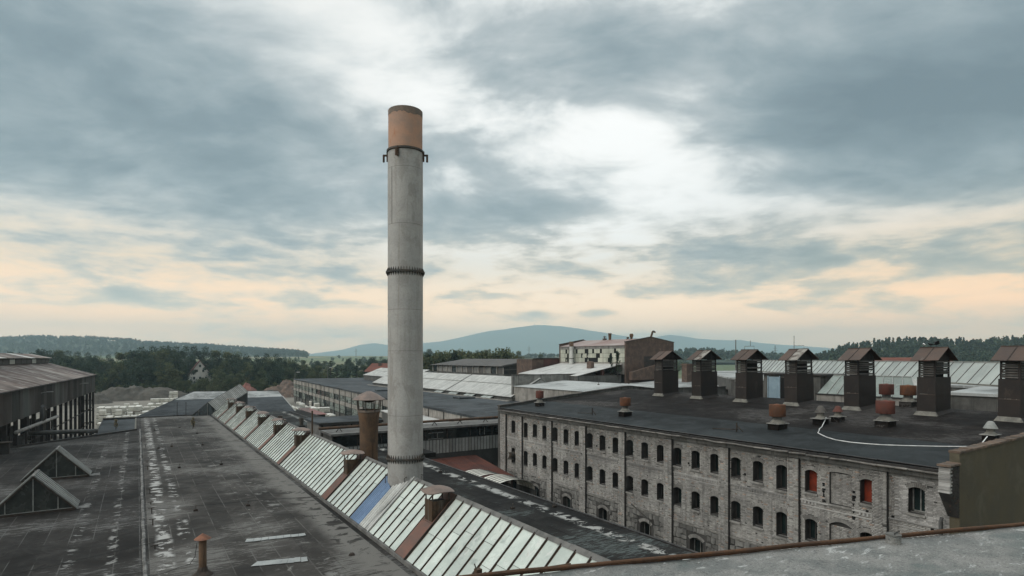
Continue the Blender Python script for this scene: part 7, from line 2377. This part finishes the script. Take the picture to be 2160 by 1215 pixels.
o_ = mo.build('mortar_crumbs', 'patch_pale', le)
o_['kind'] = 'stuff'
sb = thing('concrete_stub', 'short round concrete stub standing on the ledge by the rusty rail', 'stub', (7.57, 3.5, 12.8))
MB().lathe([(0.085, 12.78), (0.083, 12.80), (0.079, 12.90), (0.076, 12.905), (0.0, 12.905)], (7.57, 3.52, 0), 22, 0.02).build('drum', 'concrete_near', sb)
MB().lathe([(0.083, 12.905), (0.083, 12.915), (0.0, 12.92)], (7.57, 3.52, 0), 22, 0.05).build('lid', 'concrete_wall', sb)
MB().tube([(7.50, 3.47, 12.90), (7.55, 3.5, 12.93), (7.67, 3.50, 12.935)], 0.006, 6).build('wire', 'cable_dark', sb)
cl = thing('rusty_clamp', 'rusty twisted clamp with wire at the ledge corner over the skylight', 'clamp', (3.0, 5.3, 12.7))
cp_ = Vector((3.02, 5.44, 12.72))
MB().box(cp_.x - 0.035, cp_.x + 0.03, cp_.y - 0.03, cp_.y + 0.03, cp_.z - 0.04, cp_.z + 0.07).build('block', 'rust_brown', cl)
MB().tube([cp_ + Vector((-0.02, 0, 0.05)), cp_ + Vector((-0.045, 0, 0.13))], 0.007, 6).build('bolt', 'steel_dark', cl)
MB().tube([cp_ + Vector((0.03, 0, 0.0)), cp_ + Vector((0.07, -0.02, 0.02)), cp_ + Vector((0.05, 0.0, -0.03))], 0.014, 8).tube([cp_ + Vector((-0.2, 0.06, -0.11)), cp_ + Vector((-0.05, 0.02, -0.05)), cp_ + Vector((0.05, -0.02, -0.01)), cp_ + Vector((0.35, -0.12, 0.0)), cp_ + Vector((0.95, -0.35, 0.05))], 0.008, 6).build('wire', 'rust_brown', cl)

# ================================================================== THE AIR: one closed box of even haze
hz = MB().box(-13000, 13000, -13000, 13000, -2.0, 620.0)
hm = bpy.data.materials.new('haze')
hm.use_nodes = True
t = hm.node_tree
t.nodes.clear()
o_ = t.nodes.new('ShaderNodeOutputMaterial')
pv = t.nodes.new('ShaderNodeVolumePrincipled')
pv.inputs['Color'].default_value = (0.68, 0.89, 1.0, 1)
pv.inputs['Density'].default_value = 0.00017
pv.inputs['Anisotropy'].default_value = 0.35
t.links.new(pv.outputs[0], o_.inputs['Volume'])
MATS['haze'] = hm
tag(hz.build('haze', 'haze'), 'pale blue haze filling the air over the whole valley', 'haze', kind='stuff')
for o in bpy.data.objects:
    if 'turned' in o:
        del o['turned']
